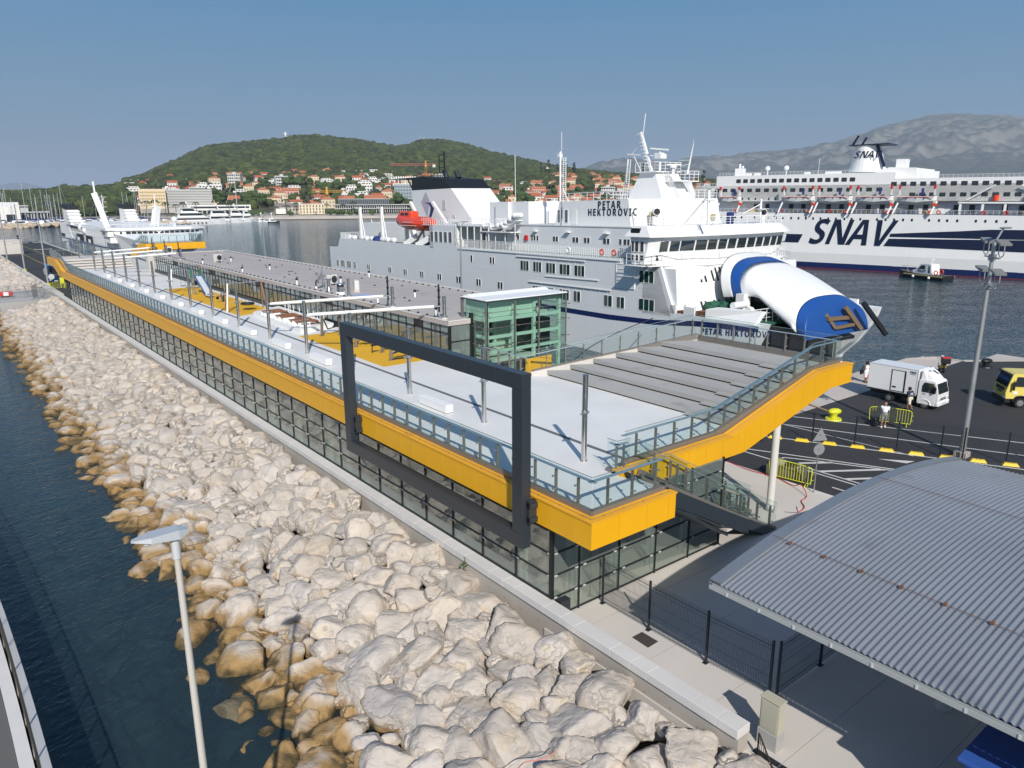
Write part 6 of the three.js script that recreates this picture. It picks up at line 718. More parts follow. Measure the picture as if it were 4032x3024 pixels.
  part(t, 'exhaust_pipe', [rod([8, 18.5, -61.2], [8, 19.6, -61.9], .38, 14), rod([9.3, 18.5, -60], [9.3, 19.5, -60.7], .38, 14)], mat.dark); part(t, 'funnel_mast', [bar([6.6, 17.6, -59.4], [6.6, 22.1, -59.4], .16), bar([6.6, 19.2, -60.85], [6.6, 21.7, -60.9], .1), ...[19.2, 20, 20.8, 21.7].map(y => bar([6.6, y, -60.9], [6.6, y, -59.4], .1))], mat.black); shipRail(t, [[6, 18.6, -66], [6, 18.4, -58.5]], .8, 1, mat.black);
  part(t, 'funnel_emblem', [profX(U([[63.2, 16.7], [64.8, 15.2], [63.0, 13.0], [62.0, 15.2]]), f0 - .012, f0)], M([.45, .4, .47], .6)); part(t, 'funnel_emblem', [profX(U([[63.8, 15.15], [60.4, 15.1], [60.9, 14.2], [61.8, 13.0], [62.8, 12.6], [62.2, 13.6], [61.9, 14.4], [62.3, 14.9]]), f0 - .024, f0 - .012)], mat.navy); part(t, 'louvre', [bx(f0 - .06, f0, 14.1, 15.4, -58.3, -57.4), bx(f0 - .05, f0, 13.0, 13.4, -55.6, -54.9)], mat.lightGrey);
  part(t, 'machine_house', [bx(5, 12.5, 12.2, 15, -45.3, -36.9), bx(4.6, 5, 12.2, 15, -43.4, -40.6), bx(4.5, 13, 9.2, 12.1, -84, -67)], wt); part(t, 'whip_aerial', rod([6, 15, -41], [6, 20.5, -41], .035), wt);
  // aft deck
  part(t, 'aft_deck', [bx(.25, W - .25, 8.95, 9.1, -84, -52.4)], mat.green); shipRail(t, [[.1, 9.6, -79.5], [.1, 9.65, -83.6], [16, 9.65, -83.8]], .9, .3); for (const u of [79.35, 71.2]) part(t, 'stern_crane', [bx(1.8, 2.2, 9.1, 14.6, -u - .22, -u + .22), bar([2, 14.5, -u + .2], [2, 14.5, -u - 1.4], .4, .25), bar([2, 13.5, -u + .3], [2, 9.3, -u + 1.6], .14)], wt); part(t, 'ensign_staff', [rod([6, 9.2, -82.6], [6, 12.6, -84], .05), bx(5.98, 6.02, 10.8, 11.8, -84.2, -83.6)], wt);
  for (const u of [82, 80.5, 77, 75.6, 73.4, 69.2, 67.9, 65.9]) part(t, 'raft_canister', [new THREE.CapsuleGeometry(.42, .8, 4, 14).rotateX(Math.PI / 2).translate(1.2, 9.75, -u)], wt); part(t, 'tarp_cover', [new THREE.SphereGeometry(.9, 12, 8).scale(.8, .7, 1).translate(1.6, 9.6, -72.6), new THREE.SphereGeometry(.9, 12, 8).scale(.8, .5, 1.8).translate(1.6, 9.4, -56.5)], mat.tarp); part(t, 'slide_frame', [bar([.4, 9.3, -60.6], [1.2, 10.6, -58.2], .2, .8), bar([.4, 9.3, -57], [1.2, 10.4, -54.6], .2, .8)], wt);
  const ramp = [[39.2, 11.9], [37.6, 11.75], [36.2, 11.95], [35.4, 12.1], [34.6, 12.3], [33.8, 12.7], [32.9, 13.1], [35.0, 11.85]]; for (const [u, y] of ramp) part(t, 'raft_canister', [new THREE.CapsuleGeometry(.33, .75, 4, 12).rotateX(Math.PI / 2).rotateY(.5).translate(.6, y + .35, -u)], wt); part(t, 'raft_rack', [bar([.6, 11.5, -39.5], [.6, 11.5, -36], .9, .08), bar([.6, 11.5, -36], [.6, 12.9, -32.5], .9, .08), ...[39, 37, 35, 33].map(u => rod([.3, 9.6, -u], [.3, 11.6 + Math.max(0, 36 - u) * .4, -u], .05))], wt);
  // lifeboat and davits
  const lb = part(t, 'lifeboat', [loft([[-63.6, .25, 12.3], [-62.8, .9, 12.1], [-60.5, 1.3, 11.85], [-57, 1.35, 11.75], [-54.8, 1.0, 11.7], [-53.2, .35, 11.95]].map(([z, w, y]) => [...Array(14)].map((_, i) => { const a = i / 14 * 6.283, k = Math.sin(a) > 0 ? (z < -58 ? 1.05 : .95) : 1.05 - Math.abs(z + 58) * .04; return [1.2 + Math.cos(a) * w, y + .55 + Math.sin(a) * k * Math.min(1, w * 1.3), z]; })))], mat.orange); part(lb, 'canopy', [rb(.5, 1.9, 12.9, 14.0, -62.4, -58.6, .35, 3)], mat.orange); part(lb, 'lifeboat_window', [bx(.48, .52, 13.4, 13.75, -61.6, -60.6), bx(.48, .52, 13.4, 13.75, -60.3, -59.4)], mat.dark); part(lb, 'marking', [bx(-.16, -.13, 12.45, 12.52, -60, -57), bx(-.1, -.06, 12.0, 12.06, -61, -56)], mat.white);
  part(t, 'davit', [bar([2.6, 15.2, -62.6], [2.8, 12.2, -60], .35, .4), bar([2.6, 15.1, -56], [2.8, 12.2, -52.6], .35, .4), bar([2.0, 9.2, -60.8], [2.4, 11.4, -58.6], .25), bar([2.0, 9.2, -57.6], [2.4, 11.4, -58.6], .25), bx(2.2, 2.6, 9.1, 12, -64, -63.5)], wt); part(t, 'lifeboat', [new THREE.CapsuleGeometry(1.3, 6, 6, 16).rotateX(Math.PI / 2).scale(.9, .9, 1).translate(16.4, 12.3, -52)], mat.orange); part(t, 'davit', [bar([15.5, 15, -52], [15.3, 12.2, -55], .35, .4), bar([15.5, 15, -46], [15.3, 12.2, -49], .35, .4)], wt);
  // raised bow visor: a bow shell turned up over the bow
  const top = u => 6.6 + (u + .8) * .392 + .25 * Math.sin(Math.PI * (u + .8) / 9), low = u => u > 5 ? 6.55 + (6.5 - u) * .1 : u > 3.2 ? 6.7 + (5 - u) * .1 : 6.88 - (3.2 - u) * .655, xc = 8.75, N = 20;
  function visor(s0, s1, off) { // along the shell: s runs from the forward rim to the aft rim
    const R = []; const n = 10; for (let k = 0; k <= n; k++) { const s = s0 + (s1 - s0) * k / n, f = (s + 1.4) / 8.2; const out = [], inn = []; for (let i = 0; i <= N; i++) { const a = Math.PI * i / N, c = Math.cos(a), q = Math.sin(a), ua = s + 1.6 * Math.pow(q, .9) * (.3 + .7 * f) , yl = low(Math.min(6.5, s)), yt = top(ua), hw = 4.75 - .25 * (1 - f), x = xc - hw * Math.sign(c) * Math.pow(Math.abs(c), .72), y = yl + (yt - yl) * Math.pow(q, .78); out.push([x - (xc - x) * off * .03 * 0, y + off, -ua]); inn.push([xc + (x - xc) * .94, yl + (y - yl) * .94 - .02, -ua]); } R.push([...out, ...inn.reverse()]); }
    return smooth(loft(R), 1e-4).toNonIndexed(); }
  part(t, 'bow_visor', visor(5.6, 6.6, 0), wt); part(t, 'visor_blue_stripe', visor(4.6, 5.6, .012), mat.blue2 || (mat.blue2 = M([.012, .07, .28], .38))); part(t, 'bow_visor', visor(-.69, 4.6, 0), wt); part(t, 'visor_blue_rim', visor(-1.55, -.7, .012), mat.blue2);
  part(t, 'visor_lining', [loft([-1.3, 2, 5.5].map(s => [...Array(9)].map((_, i) => { const a = Math.PI * i / 8; return [xc - 4.1 * Math.cos(a), low(s) + .1 + (top(s + 1) - low(s) - .9) * Math.sin(a), -s - 1.0 * Math.sin(a)]; })), false)], mat.dark);
  part(t, 'visor_lock', [bar([xc + .6, 6.0, 1.6], [xc + 2.6, 4.0, 2.0], .25, .35), bar([xc - 1.5, 5.2, 1.4], [xc + 1.6, 5.1, 1.6], .25, .3), bar([xc - 1.5, 5.6, 1.2], [xc - .6, 4.4, 1.6], .2, .25), bar([xc - .6, 4.4, 1.6], [xc + 1.8, 4.5, 1.8], .2, .25)], M([.16, .11, .06], .8)); part(t, 'visor_edge', [bar([xc + 2.2, 6.3, 2.2], [xc + 4.6, 3.5, 3.1], .3, .35)], mat.black);
  for (const x of [4, 13.4]) part(t, 'visor_post', [bx(x - .45, x + .45, 4.9, 7.0, -4.9, -4.1), profX(U([[4.1, 4.9], [2.6, 4.9], [3.6, 5.9], [4.1, 6.0]]), x - .25, x + .25), new THREE.CylinderGeometry(.3, .3, 1.6, 14).rotateZ(Math.PI / 2).translate(x - 1.6, 6.25, -3.6)], wt);
  part(t, 'open_ramp', [bar([8.75, 4.4, -2.8], [8.75, 3.2, 1.2], 6.2, .25)], mat.dark);
  Object.assign(globalThis, { lettersOn });
}
// the big liner behind
const liner = thing('passenger_liner', 'big white passenger liner with dark blue SNAV lettering and stripes on its side', 'ship', [137.42, SEA, -55.66], THREE.MathUtils.degToRad(12));
{
  const t = liner, wt = mat.shipWhite, sh = mat.ship;
  part(t, 'hull', [loft([[[.9, -3, 75], [.35, .6, 75], [0, 3.2, 75], [.05, 5, 75], [0, 11.3, 75], [26, 11.3, 75], [26, -3, 75]], [[.9, -3, -20], [.35, .6, -20], [0, 3.2, -20], [.05, 5, -20], [0, 11.3, -20], [26, 11.3, -20], [26, -3, -20]], [[3.5, -3, -46], [2.6, .6, -46], [1.6, 3.2, -46], [.6, 6, -46], [.1, 11.5, -46], [25.9, 11.5, -46], [22.5, -3, -46]], [[12, -3, -72], [11.5, .6, -72], [10, 3.2, -72], [8, 7, -72], [6, 11.8, -72], [20, 11.8, -72], [14, -3, -72]]])], wt);
  const bandL = (pts) => loft([pts.map(([u, y]) => [side(u, y) - .05, y, -u]), pts.map(([u, y]) => [side(u, y) - .01, y, -u])]); const side = (u, y) => (y < .6 ? .35 + (.6 - y) * .15 : y < 3.2 ? .35 * (3.2 - y) / 2.6 : .03) + (u > 20 ? ((u - 20) / 26) * (y < 3.2 ? 2 - .2 * y : Math.max(.1, 1.6 - (y - 3.2) * .24)) : 0);
  part(t, 'boot_topping', [...[[-70, -21], [-21, 0], [0, 20], [20, 33], [33, 46]].map(([a, b]) => bandL([[a, -1], [b, -1], [b, 1.22], [a, 1.25]]))], mat.navy); part(t, 'red_line', [...[[-70, 0], [0, 20], [20, 46]].map(([a, b]) => bandL([[a, -.6], [b, -.6], [b, .12], [a, .1]]).translate(-.03, 0, 0))], M([.2, .02, .02], .5));
  part(t, 'navy_stripe', [bandL([[17.9, 6.95], [18.7, 5.22], [20, 5.2], [20, 6.95]]), bandL([[20, 6.95], [20, 5.2], [46, 5.0], [46, 6.9]])], mat.navyDark); part(t, 'navy_stripe', [bandL([[1.0, 6.94], [.9, 7.55], [-11, 8.35], [-16, 8.75], [-24, 8.85], [-60, 8.85], [-60, 7.4], [-21, 7.2]])], mat.navyDark); part(t, 'navy_stripe', [bandL([[1.9, 5.14], [1.1, 6.58], [-21, 7.0], [-60, 7.2], [-60, 4.8], [-21, 4.9]])], mat.navyDark);
  part(t, 'side_lettering', [lettersOn('SNAV', 16.9, 5.12, 3.62, -.03, .34, .9, 0, -.13)], mat.navyDark);
  // promenade deck with dark recess and superstructure
  part(t, 'promenade', [bx(2.5, 23.5, 11.3, 13.8, -43, 75), bx(.1, 25.9, 13.72, 13.84, -40, -8), bx(.3, 25.9, 13.5, 13.66, 10, 75)], sh); part(t, 'promenade_floor', bx(.1, 25.9, 11.31, 11.36, -44, 75), M([.05, .06, .14], .8));
  part(t, 'superstructure', [bx(1.2, 24.8, 13.84, 17.0, -43.6, 75), profX(U([[43.6, 13.84], [43.6, 16.9], [38.6, 17.0], [38.6, 19.15], [5, 19.3], [1.5, 19.3], [1.5, 18.12], [-75, 18.05], [-75, 13.84]]), 1.2, 24.8), profX(U([[46.5, 11.4], [45.2, 13.9], [42.5, 14], [42.5, 11.4]]), 3, 23)], wt); part(t, 'funnel_base', [profX(U([[6, 19.3], [3.2, 20.3], [-1.6, 20.1], [-2, 18.05], [6, 18.05]]), 3, 20), bx(6, 9, 20.1, 21.9, -2.8, -1), bx(5, 7, 18.05, 19.4, 3.2, 5)], wt);
  for (let i = 0; i < 16; i++) shipWin(t, 1.2, 8.9 + i * 1.6, 9.95 + i * 1.6, 17.6, 18.42, mat.shipGlass, 0); for (let i = 0; i < 20; i++) { if (i === 0 || i > 0) shipWin(t, 1.2, 3.6 + i * 1.9, 4.7 + i * 1.9, 15.65, 16.42, mat.shipGlass, 0); } for (let i = 0; i < 26; i++) shipWin(t, 1.2, 1.1 - i * 1.72, 2.15 - i * 1.72, 16.65, 17.45, mat.shipGlass, 0); for (let i = 0; i < 24; i++) shipWin(t, 1.2, -2.4 - i * 1.72, -1.35 - i * 1.72, 14.65, 15.4, mat.shipGlass, 0);
  const pr = rng(6); for (let i = 0; i < 42; i++) { const u = 44 - i * 1.55 + (pr() - .5) * .3; if (pr() > .2) shipWin(t, side(u, 10.2) - .02, u - .19, u + .19, 9.98, 10.5, mat.shipGlass, 0, 'porthole'); } for (let i = 0; i < 11; i++) shipWin(t, 1.2, 24.6 + i * 1.5, 24.95 + i * 1.5, 13.95, 14.45, mat.shipGlass, 0, 'porthole'); for (let i = 0; i < 22; i++) part(t, 'deck_door', bx(2.42, 2.5, 11.5, 13.1, 8 - i * 2.6 - 42 + 20, 8.9 - i * 2.6 - 42 + 20).translate(0, 0, 36), i % 3 ? mat.dark : mat.white);
  shipRail(t, [[.15, 11.35, -43], [.15, 11.35, 24]], .75, .9); shipRail(t, [[1.3, 19.2, -38], [1.3, 19.3, -3]], .6, .8); shipRail(t, [[1.3, 18.08, 2], [1.3, 18.05, 70]], .6, .8); shipRail(t, [[1.3, 17, -43.4], [1.3, 17, -38.8]], .6, .7);
  const fun = part(t, 'funnel', [loft([[19.6, 5.6, 13.2], [22, 6.4, 12.6], [24.9, 7.2, 12.1]].map(([y, a, b]) => [...Array(28)].map((_, i) => { const p = i / 28 * 6.283; return [11 + Math.cos(p) * 3.2, y, -((a + b) / 2 + Math.sin(p) * (b - a) / 2)]; })))], wt); part(fun, 'funnel_cap', [profX(U([[12.6, 24.9], [12.6, 25.08], [4.9, 25.2], [4.9, 25.0]]), 7.6, 14.4), bar([8, 25, -12], [8, 26.9, -11], .35, .35), bar([14, 25, -12], [14, 26.9, -11], .35, .35)], mat.navyDark); part(fun, 'funnel_stripe', [bar([9.2, 20.6, -5.7], [9.2, 24.9, -7.4], .5, .5)], mat.navyDark); part(fun, 'funnel_lettering', [lettersOn('SNAV', 11.6, 22.4, 1.0, 7.78, .38, 1.05, 0, -.1)], mat.navyDark);
  part(t, 'foremast', [loft([[[8.2, 13.5, -52.2], [11.8, 13.5, -52.2], [11.8, 13.5, -47.9], [8.2, 13.5, -47.9]], [[9, 17.5, -51.6], [11, 17.5, -51.6], [11, 17.5, -49.4], [9, 17.5, -49.4]], [[9.3, 20, -51], [10.7, 20, -51], [10.7, 20, -50], [9.3, 20, -50]]]), bx(8, 12, 19.9, 20.05, -52.9, -48), rod([10, 20, -50.4], [10, 26.9, -49.2], .28, 10, .1), bar([10, 23.3, -52.7], [10, 23.3, -50], .3, .1), bar([10, 22, -52], [10, 22.4, -49.9], .5, .12), rod([10, 26.8, -49.2], [10, 27.9, -49.2], .05)], wt);
  for (const u of [29.3, 25.1]) part(t, 'radar_dome', [new THREE.SphereGeometry(.55, 18, 12).translate(7, 20.75, -u), cyl(7, 19.3, 20.3, -u, .1)], wt); part(t, 'sensor_tower', [bx(6, 8, 19.2, 20.9, -36.5, -34.8), cyl(7, 20.9, 21.9, -35.8, .25), new THREE.SphereGeometry(.3, 10, 8).translate(7, 21.2, -35.1)], wt); part(t, 'roof_vent', [...[31, 33, 14.6, 15.6, 20, 13.6].map(u => bx(5, 6.2, 19.25, 19.8, -u - .5, -u + .5))], wt); part(t, 'whip_aerial', rod([5, 19.2, -17.5], [5, 22.5, -17.5], .04), wt);
  const bt = (a, b, y, x) => { const c = (a + b) / 2, L = b - a; const g = part(t, 'lifeboat', [loft([-.5, -.42, -.25, 0, .25, .42, .5].map(f => { const w = .95 * Math.pow(1 - Math.abs(2 * f) ** 2.4, .6) + .05; return [[x - w, y + .55, -(c + f * L)], [x - w * .8, y + .05 - .35 * (1 - Math.abs(2 * f)) - .1, -(c + f * L)], [x, y - .45 - .4 * (1 - Math.abs(2 * f) ** 2), -(c + f * L)], [x + w * .8, y + .05 - .35 * (1 - Math.abs(2 * f)), -(c + f * L)], [x + w, y + .55, -(c + f * L)], [x, y + .7, -(c + f * L)]]; }))], M([.68, .68, .66], .5)); part(g, 'gunwale', [bx(x - 1.0, x - .9, y + .5, y + .62, -(b - .4), -(a + .4))], mat.red); part(g, 'canvas_bracket', [bx(x - 1.0, x - .95, y + .26, y + .46, -c - .1, -c + .1), bx(x - 1.0, x - .95, y + .26, y + .46, -c - 1.6, -c - 1.4), bx(x - 1, x - .95, y + .26, y + .46, -c + 1.4, -c + 1.6)], mat.dark); part(t, 'davit', [a + .5, b - .4].map(u => bar([x + .2, y + .9, -u], [x - .2, y + 2.5, -u], .28, .3)).concat([a + .2, b - .1].map(u => bar([x - .4, 11.4, -u - .5], [x, y - .2, -u + .3], .14, .3))), wt); part(t, 'davit_head', [a + .5, b - .4].map(u => bx(x - .5, x + .1, y + 2.1, y + 2.8, -u - .16, -u + .16)), mat.red); part(t, 'winch_motor', [bx(x - .3, x + .3, 12.9, 13.4, -a - .5, -a + .1), bx(x - .3, x + .3, 11.5, 12, -a - 1.2, -a - .6)], mat.orange); part(t, 'blue_cover', [bx(x + .4, x + .7, y + 1, y + 2.2, -c + .6, -c + 1)], mat.tarp); };
  bt(32.1, 37.4, 14.0, .2); bt(16, 22.9, 14.05, -.4); bt(8.6, 15.6, 14.05, -.4); bt(1, 8, 14.05, -.4); bt(-6.5, .4, 14.0, -.4);
  part(t, 'crane_jib', [bar([1, 14, 11.2], [.5, 16.7, 15.5], .25), bar([1, 14, 24], [.5, 16.7, 19.5], .25)], wt); part(t, 'deck_canopy', [bx(.2, 3, 13.4, 13.7, 10, 60), ...[10.4, 14, 17.5, 21].map(z => bx(.3, .6, 11.3, 13.5, z - .2, z + .2))], wt); part(t, 'orange_raft', [cyl(.8, 13.9, 14.9, 15.8, .5), cyl(.8, 13.9, 14.9, 20.8, .5)], mat.orange); for (const u of [1.5, -14.3, -17.8, -7, 23, 13]) part(t, 'life_ring', new THREE.TorusGeometry(.3, .09, 8, 16).rotateY(Math.PI / 2).translate(.05, 11.75, -u), mat.red);
  part(t, 'yellow_locker', [...[30, 21.5, 13, 11.6, 6.2, -4.8].map(u => bx(1.4, 2, 11.4, 11.9, -u - .5, -u + .5))], M([.6, .42, .12], .6));
}
// pilot boat
{
  const t = thing('pilot_boat', 'small black pilot boat with white cabin in front of the big liner', 'boat', [130.9, SEA, -46.6], -.29);
  part(t, 'hull', [loft([[-5.2, .15, 1.35], [-3.6, 1.2, 1.15], [0, 1.6, .95], [5, 1.5, .9]].map(([z, w, h]) => [[-w, h, z], [-w * .8, -.4, z], [w * .8, -.4, z], [w, h, z]]))], mat.black); part(t, 'fender_strip', [bar([-1.62, .8, -3], [-1.6, .75, 5], .14, .18), bar([1.62, .8, -3], [1.6, .75, 5], .14, .18)], M([.5, .42, .2], .8)); part(t, 'cabin', [profX([[-1.6, .95], [2.4, .9], [2.1, 2.75], [1.4, 2.8], [.0, 2.75], [-.9, 1.75], [-1.7, 1.5]], -1.0, 1.0)], mat.white); part(t, 'cabin_window', [profX([[-.6, 1.8], [.9, 1.8], [.9, 2.5], [.1, 2.5]], -1.02, 1.02), profX([[1.6, 1.2], [2.0, 1.2], [1.8, 2.5], [1.6, 2.5]], -1.02, 1.02)], mat.shipGlass); part(t, 'pilot_lettering', [lettersOn('PILOT', 0, 0, .32, 0, .3, .95, 0, 0).translate(-1.02, 1.25, -.7)], mat.navy); part(t, 'life_ring', [new THREE.TorusGeometry(.36, .1, 8, 18).rotateY(Math.PI / 2).translate(-1.0, 1.35, 3.2), new THREE.TorusGeometry(.36, .1, 8, 18).rotateY(Math.PI / 2).translate(-.6, 1.55, 4.0)], mat.orange); part(t, 'mast', [rod([0, 2.7, 1.4], [0, 4.6, 1.5], .05), bx(-.5, .5, 3.5, 3.56, 1.3, 1.5)], mat.white); part(t, 'fender', [new THREE.SphereGeometry(.25, 10, 8).translate(-1.65, .45, -.9), new THREE.SphereGeometry(.25, 10, 8).translate(-1.65, .4, 2.4)], mat.white); part(t, 'bow_rail', tube([[-1.2, 1.1, -2.4], [-1.1, 1.8, -2.8], [0, 2.0, -5], [1.1, 1.8, -2.8], [1.2, 1.1, -2.4]], .03, 5), mat.steel);
}
// ferry at the far end of the terminal
{
  const t = thing('car_ferry', 'distant white car ferry with two black-topped funnels behind the far steps', 'ferry', [17.3, SEA, -154.5]), wt = mat.shipWhite, sh = mat.ship; // bow towards +z
  part(t, 'hull', [loft([[-66.5, .5, 8.6], [-60, 0, 8.4], [-10, 0, 8.3], [2, .3, 7.8], [8, 3.2, 6.6], [14, 7.6, 6.3]].map(([z, w, h]) => [[w, h, z], [w + (z > 0 ? 1.5 : .1), 3, z - (z > 0 ? 2 : 0)], [w + (z > 0 ? 2 : .6), -2, z - (z > 0 ? 5 : 0)], [16.8 - w - (z > 0 ? 2 : .6), -2, z - (z > 0 ? 5 : 0)], [16.8 - w - (z > 0 ? 1.5 : .1), 3, z - (z > 0 ? 2 : 0)], [16.8 - w, h, z]])) ], sh);
  part(t, 'blue_line', [bar([-.03, 4.6, -66], [-.03, 4.75, -2], .05, .22), bar([-.03, 4.75, -2], [3, 5.0, 8.2], .05, .22)], mat.navy);
  part(t, 'upper_works', [bx(.1, 16.7, 6.5, 8.8, -52, -.3), bx(1.2, 15.6, 8.4, 8.7, -60, -1), profX([[-66.5, 3.5], [-66.5, 8.6], [-57, 8.6], [-53, 8.4], [-48, 4.5]], -.02, .4)], wt); part(t, 'upper_works', [loft([[[-.4, 6.0, -6], [-.4, 6.0, -.4], [2, 6.0, .8], [8.4, 6, 1.4], [14.8, 6, .8], [17.2, 6.0, -.4], [17.2, 6, -6]], [[-.4, 7.4, -6], [-.4, 7.4, -.3], [2, 7.4, 1.1], [8.4, 7.4, 1.7], [14.8, 7.4, 1.1], [17.2, 7.4, -.3], [17.2, 7.4, -6]]])], wt);
  part(t, 'bridge', [loft([[[-.8, 7.3, -7], [-.8, 7.3, -.2], [2, 7.3, 1.2], [8.4, 7.3, 1.8], [14.8, 7.3, 1.2], [17.6, 7.3, -.2], [17.6, 7.3, -7]], [[-.8, 8.5, -7], [-.8, 8.5, -.1], [2, 8.5, 1.35], [8.4, 8.5, 2.0], [14.8, 8.5, 1.35], [17.6, 8.5, -.1], [17.6, 8.5, -7]]])], wt); part(t, 'bridge_roof', [loft([[[-1.1, 8.5, -7.4], [-1.1, 8.5, .1], [2, 8.5, 1.7], [8.4, 8.5, 2.4], [14.8, 8.5, 1.7], [17.9, 8.5, .1], [17.9, 8.5, -7.4]], [[-1.1, 9.0, -7.4], [-1.1, 9.0, .1], [2, 9.0, 1.7], [8.4, 9, 2.4], [14.8, 9, 1.7], [17.9, 9, .1], [17.9, 9, -7.4]]])], wt);
  for (let i = 0; i < 16; i++) { const x = .2 + i * 1.03, z = 1.38 + .6 * (1 - ((x + .4 - 8.4) / 8.6) ** 2) - (x < 2 ? (2 - x) * .55 : x > 14.4 ? (x - 14.0) * .4 : 0) - .3; part(t, 'bridge_window', bx(x, x + .8, 7.5, 8.25, z, z + .12 + .1), mat.shipGlass); }
  for (let i = 0; i < 3; i++) part(t, 'bridge_window', bx(-.84, -.78, 7.5, 8.2, -3 - i * 1.2, -2.2 - i * 1.2), mat.shipGlass); for (const [x, w] of [[2.6, 1.0], [4.4, 1], [6.5, 1], [8.5, 1]]) part(t, 'window', bx(x, x + w, 5.1 + .9, 6.6, .9, 1.45), mat.shipGlass);
  for (let i = 0; i < 8; i++) part(t, 'window', bx(-.03, .0, 5.1, 6.3, -19 + i * 1.6, -18 + i * 1.6), mat.white); for (const [a, b] of [[-42, -33], [-30, -22]]) part(t, 'deck_opening', bx(-.04, .0, 4.9, 6.5, a, b), mat.black); for (const [a, b] of [[-41, -38], [-27, -24]]) part(t, 'opening_bars', [...Array(5)].map((_, i) => bx(-.08, -.03, 4.9, 5.7, a + i * .6, a + .2 + i * .6)), wt); part(t, 'deck_opening', [bx(-.05, .0, 7.0, 8.2, -50, -34), bx(-.04, 0, 4.9, 5.8, -66, -60)], mat.dark); shipRail(t, [[-.1, 6.6, -50], [-.1, 6.6, -8]], .9, 1);
  for (let i = 0; i < 4; i++) part(t, 'window', bx(-.04, .0, 4.9, 5.6, -58 + i * 1.6, -57.2 + i * 1.6), mat.white);
  part(t, 'hull_name', [lettersOn('JADROLINIJA', 0, 0, 2.3, 0, 0, 1.25, 0, .05).translate(-.05, 1.9, -56)], M([.15, .2, .26], .6));
  part(t, 'foremast', [bar([1.2, 8.9, -10], [-.4, 15.9, -10.5], 1.2, 1.1), bar([-.3, 15.4, -10.5], [-.4, 18.2, -10.5], .3), bar([.6, 12.5, -10.5], [1.2, 15, -10.5], .1), ...[11, 12, 13, 14, 15].map(y => bx(0, 1.6, y, y + .08, -10.8, -10.2)), rod([.9, 10, -10], [.9, 15.5, -10.4], .06)], wt); part(t, 'second_mast', [bar([10.2, 8.9, -9], [11.2, 13.1, -9.4], 1.3, 1.1), rod([10.9, 12.8, -9.4], [10.9, 15.6, -9.4], .12), bx(9.6, 12, 13, 13.1, -9.8, -9)], wt);
  for (const [x, n] of [[-.4, 0], [12.6, 1]]) { part(t, 'funnel', [profX([[-55, 8.4], [-55, 12.2], [-49.5, 12.0], [-45.5, 8.4]], x, x + 2.6), ...[0, 1, 2, 3].map(i => bx(x - .15, x + 2.75, 9 + i * .8, 9.3 + i * .8, -49.6 + .6 - i * -.0 - 1, -45.8 - i * .9))], wt); part(t, 'funnel_top', [profX([[-57.5, 13.3], [-55, 12.2], [-49.3, 12.0], [-50, 13.0], [-53, 13.0]], x - .05, x + 2.65), rod([x + 1.6, 12.8, -50.5], [x + 1.6, 13.6, -51], .5)], mat.black); }
  part(t, 'life_raft', [new THREE.SphereGeometry(1.3, 14, 10).translate(.8, 9.2 - 1.2, -36), new THREE.CapsuleGeometry(.8, 1.6, 4, 12).rotateX(Math.PI / 2).translate(.3, 7.4, -31)], M([.7, .7, .68], .5)); shipRail(t, [[0, 9, -.5], [8, 9, 1.5], [16.6, 9, -.5]], .7, 1.2); part(t, 'radar_dome', [new THREE.SphereGeometry(.6, 12, 10).translate(12.6, 10.4, -2), cyl(12.6, 9, 9.9, -2, .12)], wt);
}
// ---------- far shore: terrain, hill woods, town, marina, mountains ----------
const YAW = .669408, EYE = camera.position;
const lerpT = (tb, a) => { if (a <= tb[0][0]) return tb[0][1]; for (let i = 1; i < tb.length; i++) if (a <= tb[i][0]) { const [x0, y0] = tb[i - 1], [x1, y1] = tb[i]; return y0 + (y1 - y0) * (a - x0) / (x1 - x0); } return tb.at(-1)[1]; };
// heights of the ridge and of the top of the town, as slopes seen from the harbour, by bearing
const RIDGE = [[-.1, .001], [.0138, .0004], [.0794, -.0004], [.1065, .0033], [.1252, .0061], [.1413, .0113], [.1519, .0086], [.173, .0094], [.198, .0123], [.2071, .0204], [.2228, .0242], [.2392, .0333], [.25, .038], [.2609, .0419], [.2798, .0524], [.2983, .06], [.3258, .0634], [.3726, .0678], [.4113, .0751], [.4305, .0733], [.4719, .0702], [.4884, .0667], [.5203, .0611], [.5387, .0639], [.5534, .0699], [.586, .0694], [.6106, .0651], [.6415, .0554], [.6726, .0484], [.7141, .0401], [.7558, .031], [.787, .0267], [.8075, .0247], [.8302, .0227], [.8928, .0175], [.9553, .01], [1.0731, .0048], [1.4, .0008]];
const TOWN = [[-.1, -.004], [.0789, -.004], [.1773, .0015], [.2042, .0075], [.2456, .016], [.3168, .021], [.438, .0245], [.5174, .0215], [.5989, .0165], [.6649, .011], [.731, .019], [.7802, .0205], [.8613, .014], [.9858, .005], [1.4, -.002]];
function hill(a, r) {
  const R1 = 900, R2 = 1550, y1 = EYE.y + lerpT(TOWN, a) * R1, y2 = EYE.y + lerpT(RIDGE, a) * R2 - 6; let y;
  if (r < 545) y = .3; else if (r < R1) { const t = (r - 545) / (R1 - 545); y = .3 + (y1 - .3) * (t * .75 + .25 * t * t); } else if (r < R2) { const t = (r - R1) / (R2 - R1); y = y1 + (y2 - y1) * Math.pow(t, .9); } else y = y2 * (1 - .5 * Math.min(1, (r - R2) / 900)) ;
  if (r > 600) { const x = Math.sin(a) * r, z = -Math.cos(a) * r; y += (noise.noise(x / 90, z / 90, 3) * 5 + noise.noise(x / 35, z / 35, 8) * 2) * Math.min(1, (r - 600) / 400) * (r > R2 - 160 && r < R2 + 40 ? .25 : 1); }
  return y;
}
const at = (a, r, y) => [EYE.x + Math.sin(a) * r, y, EYE.z - Math.cos(a) * r];
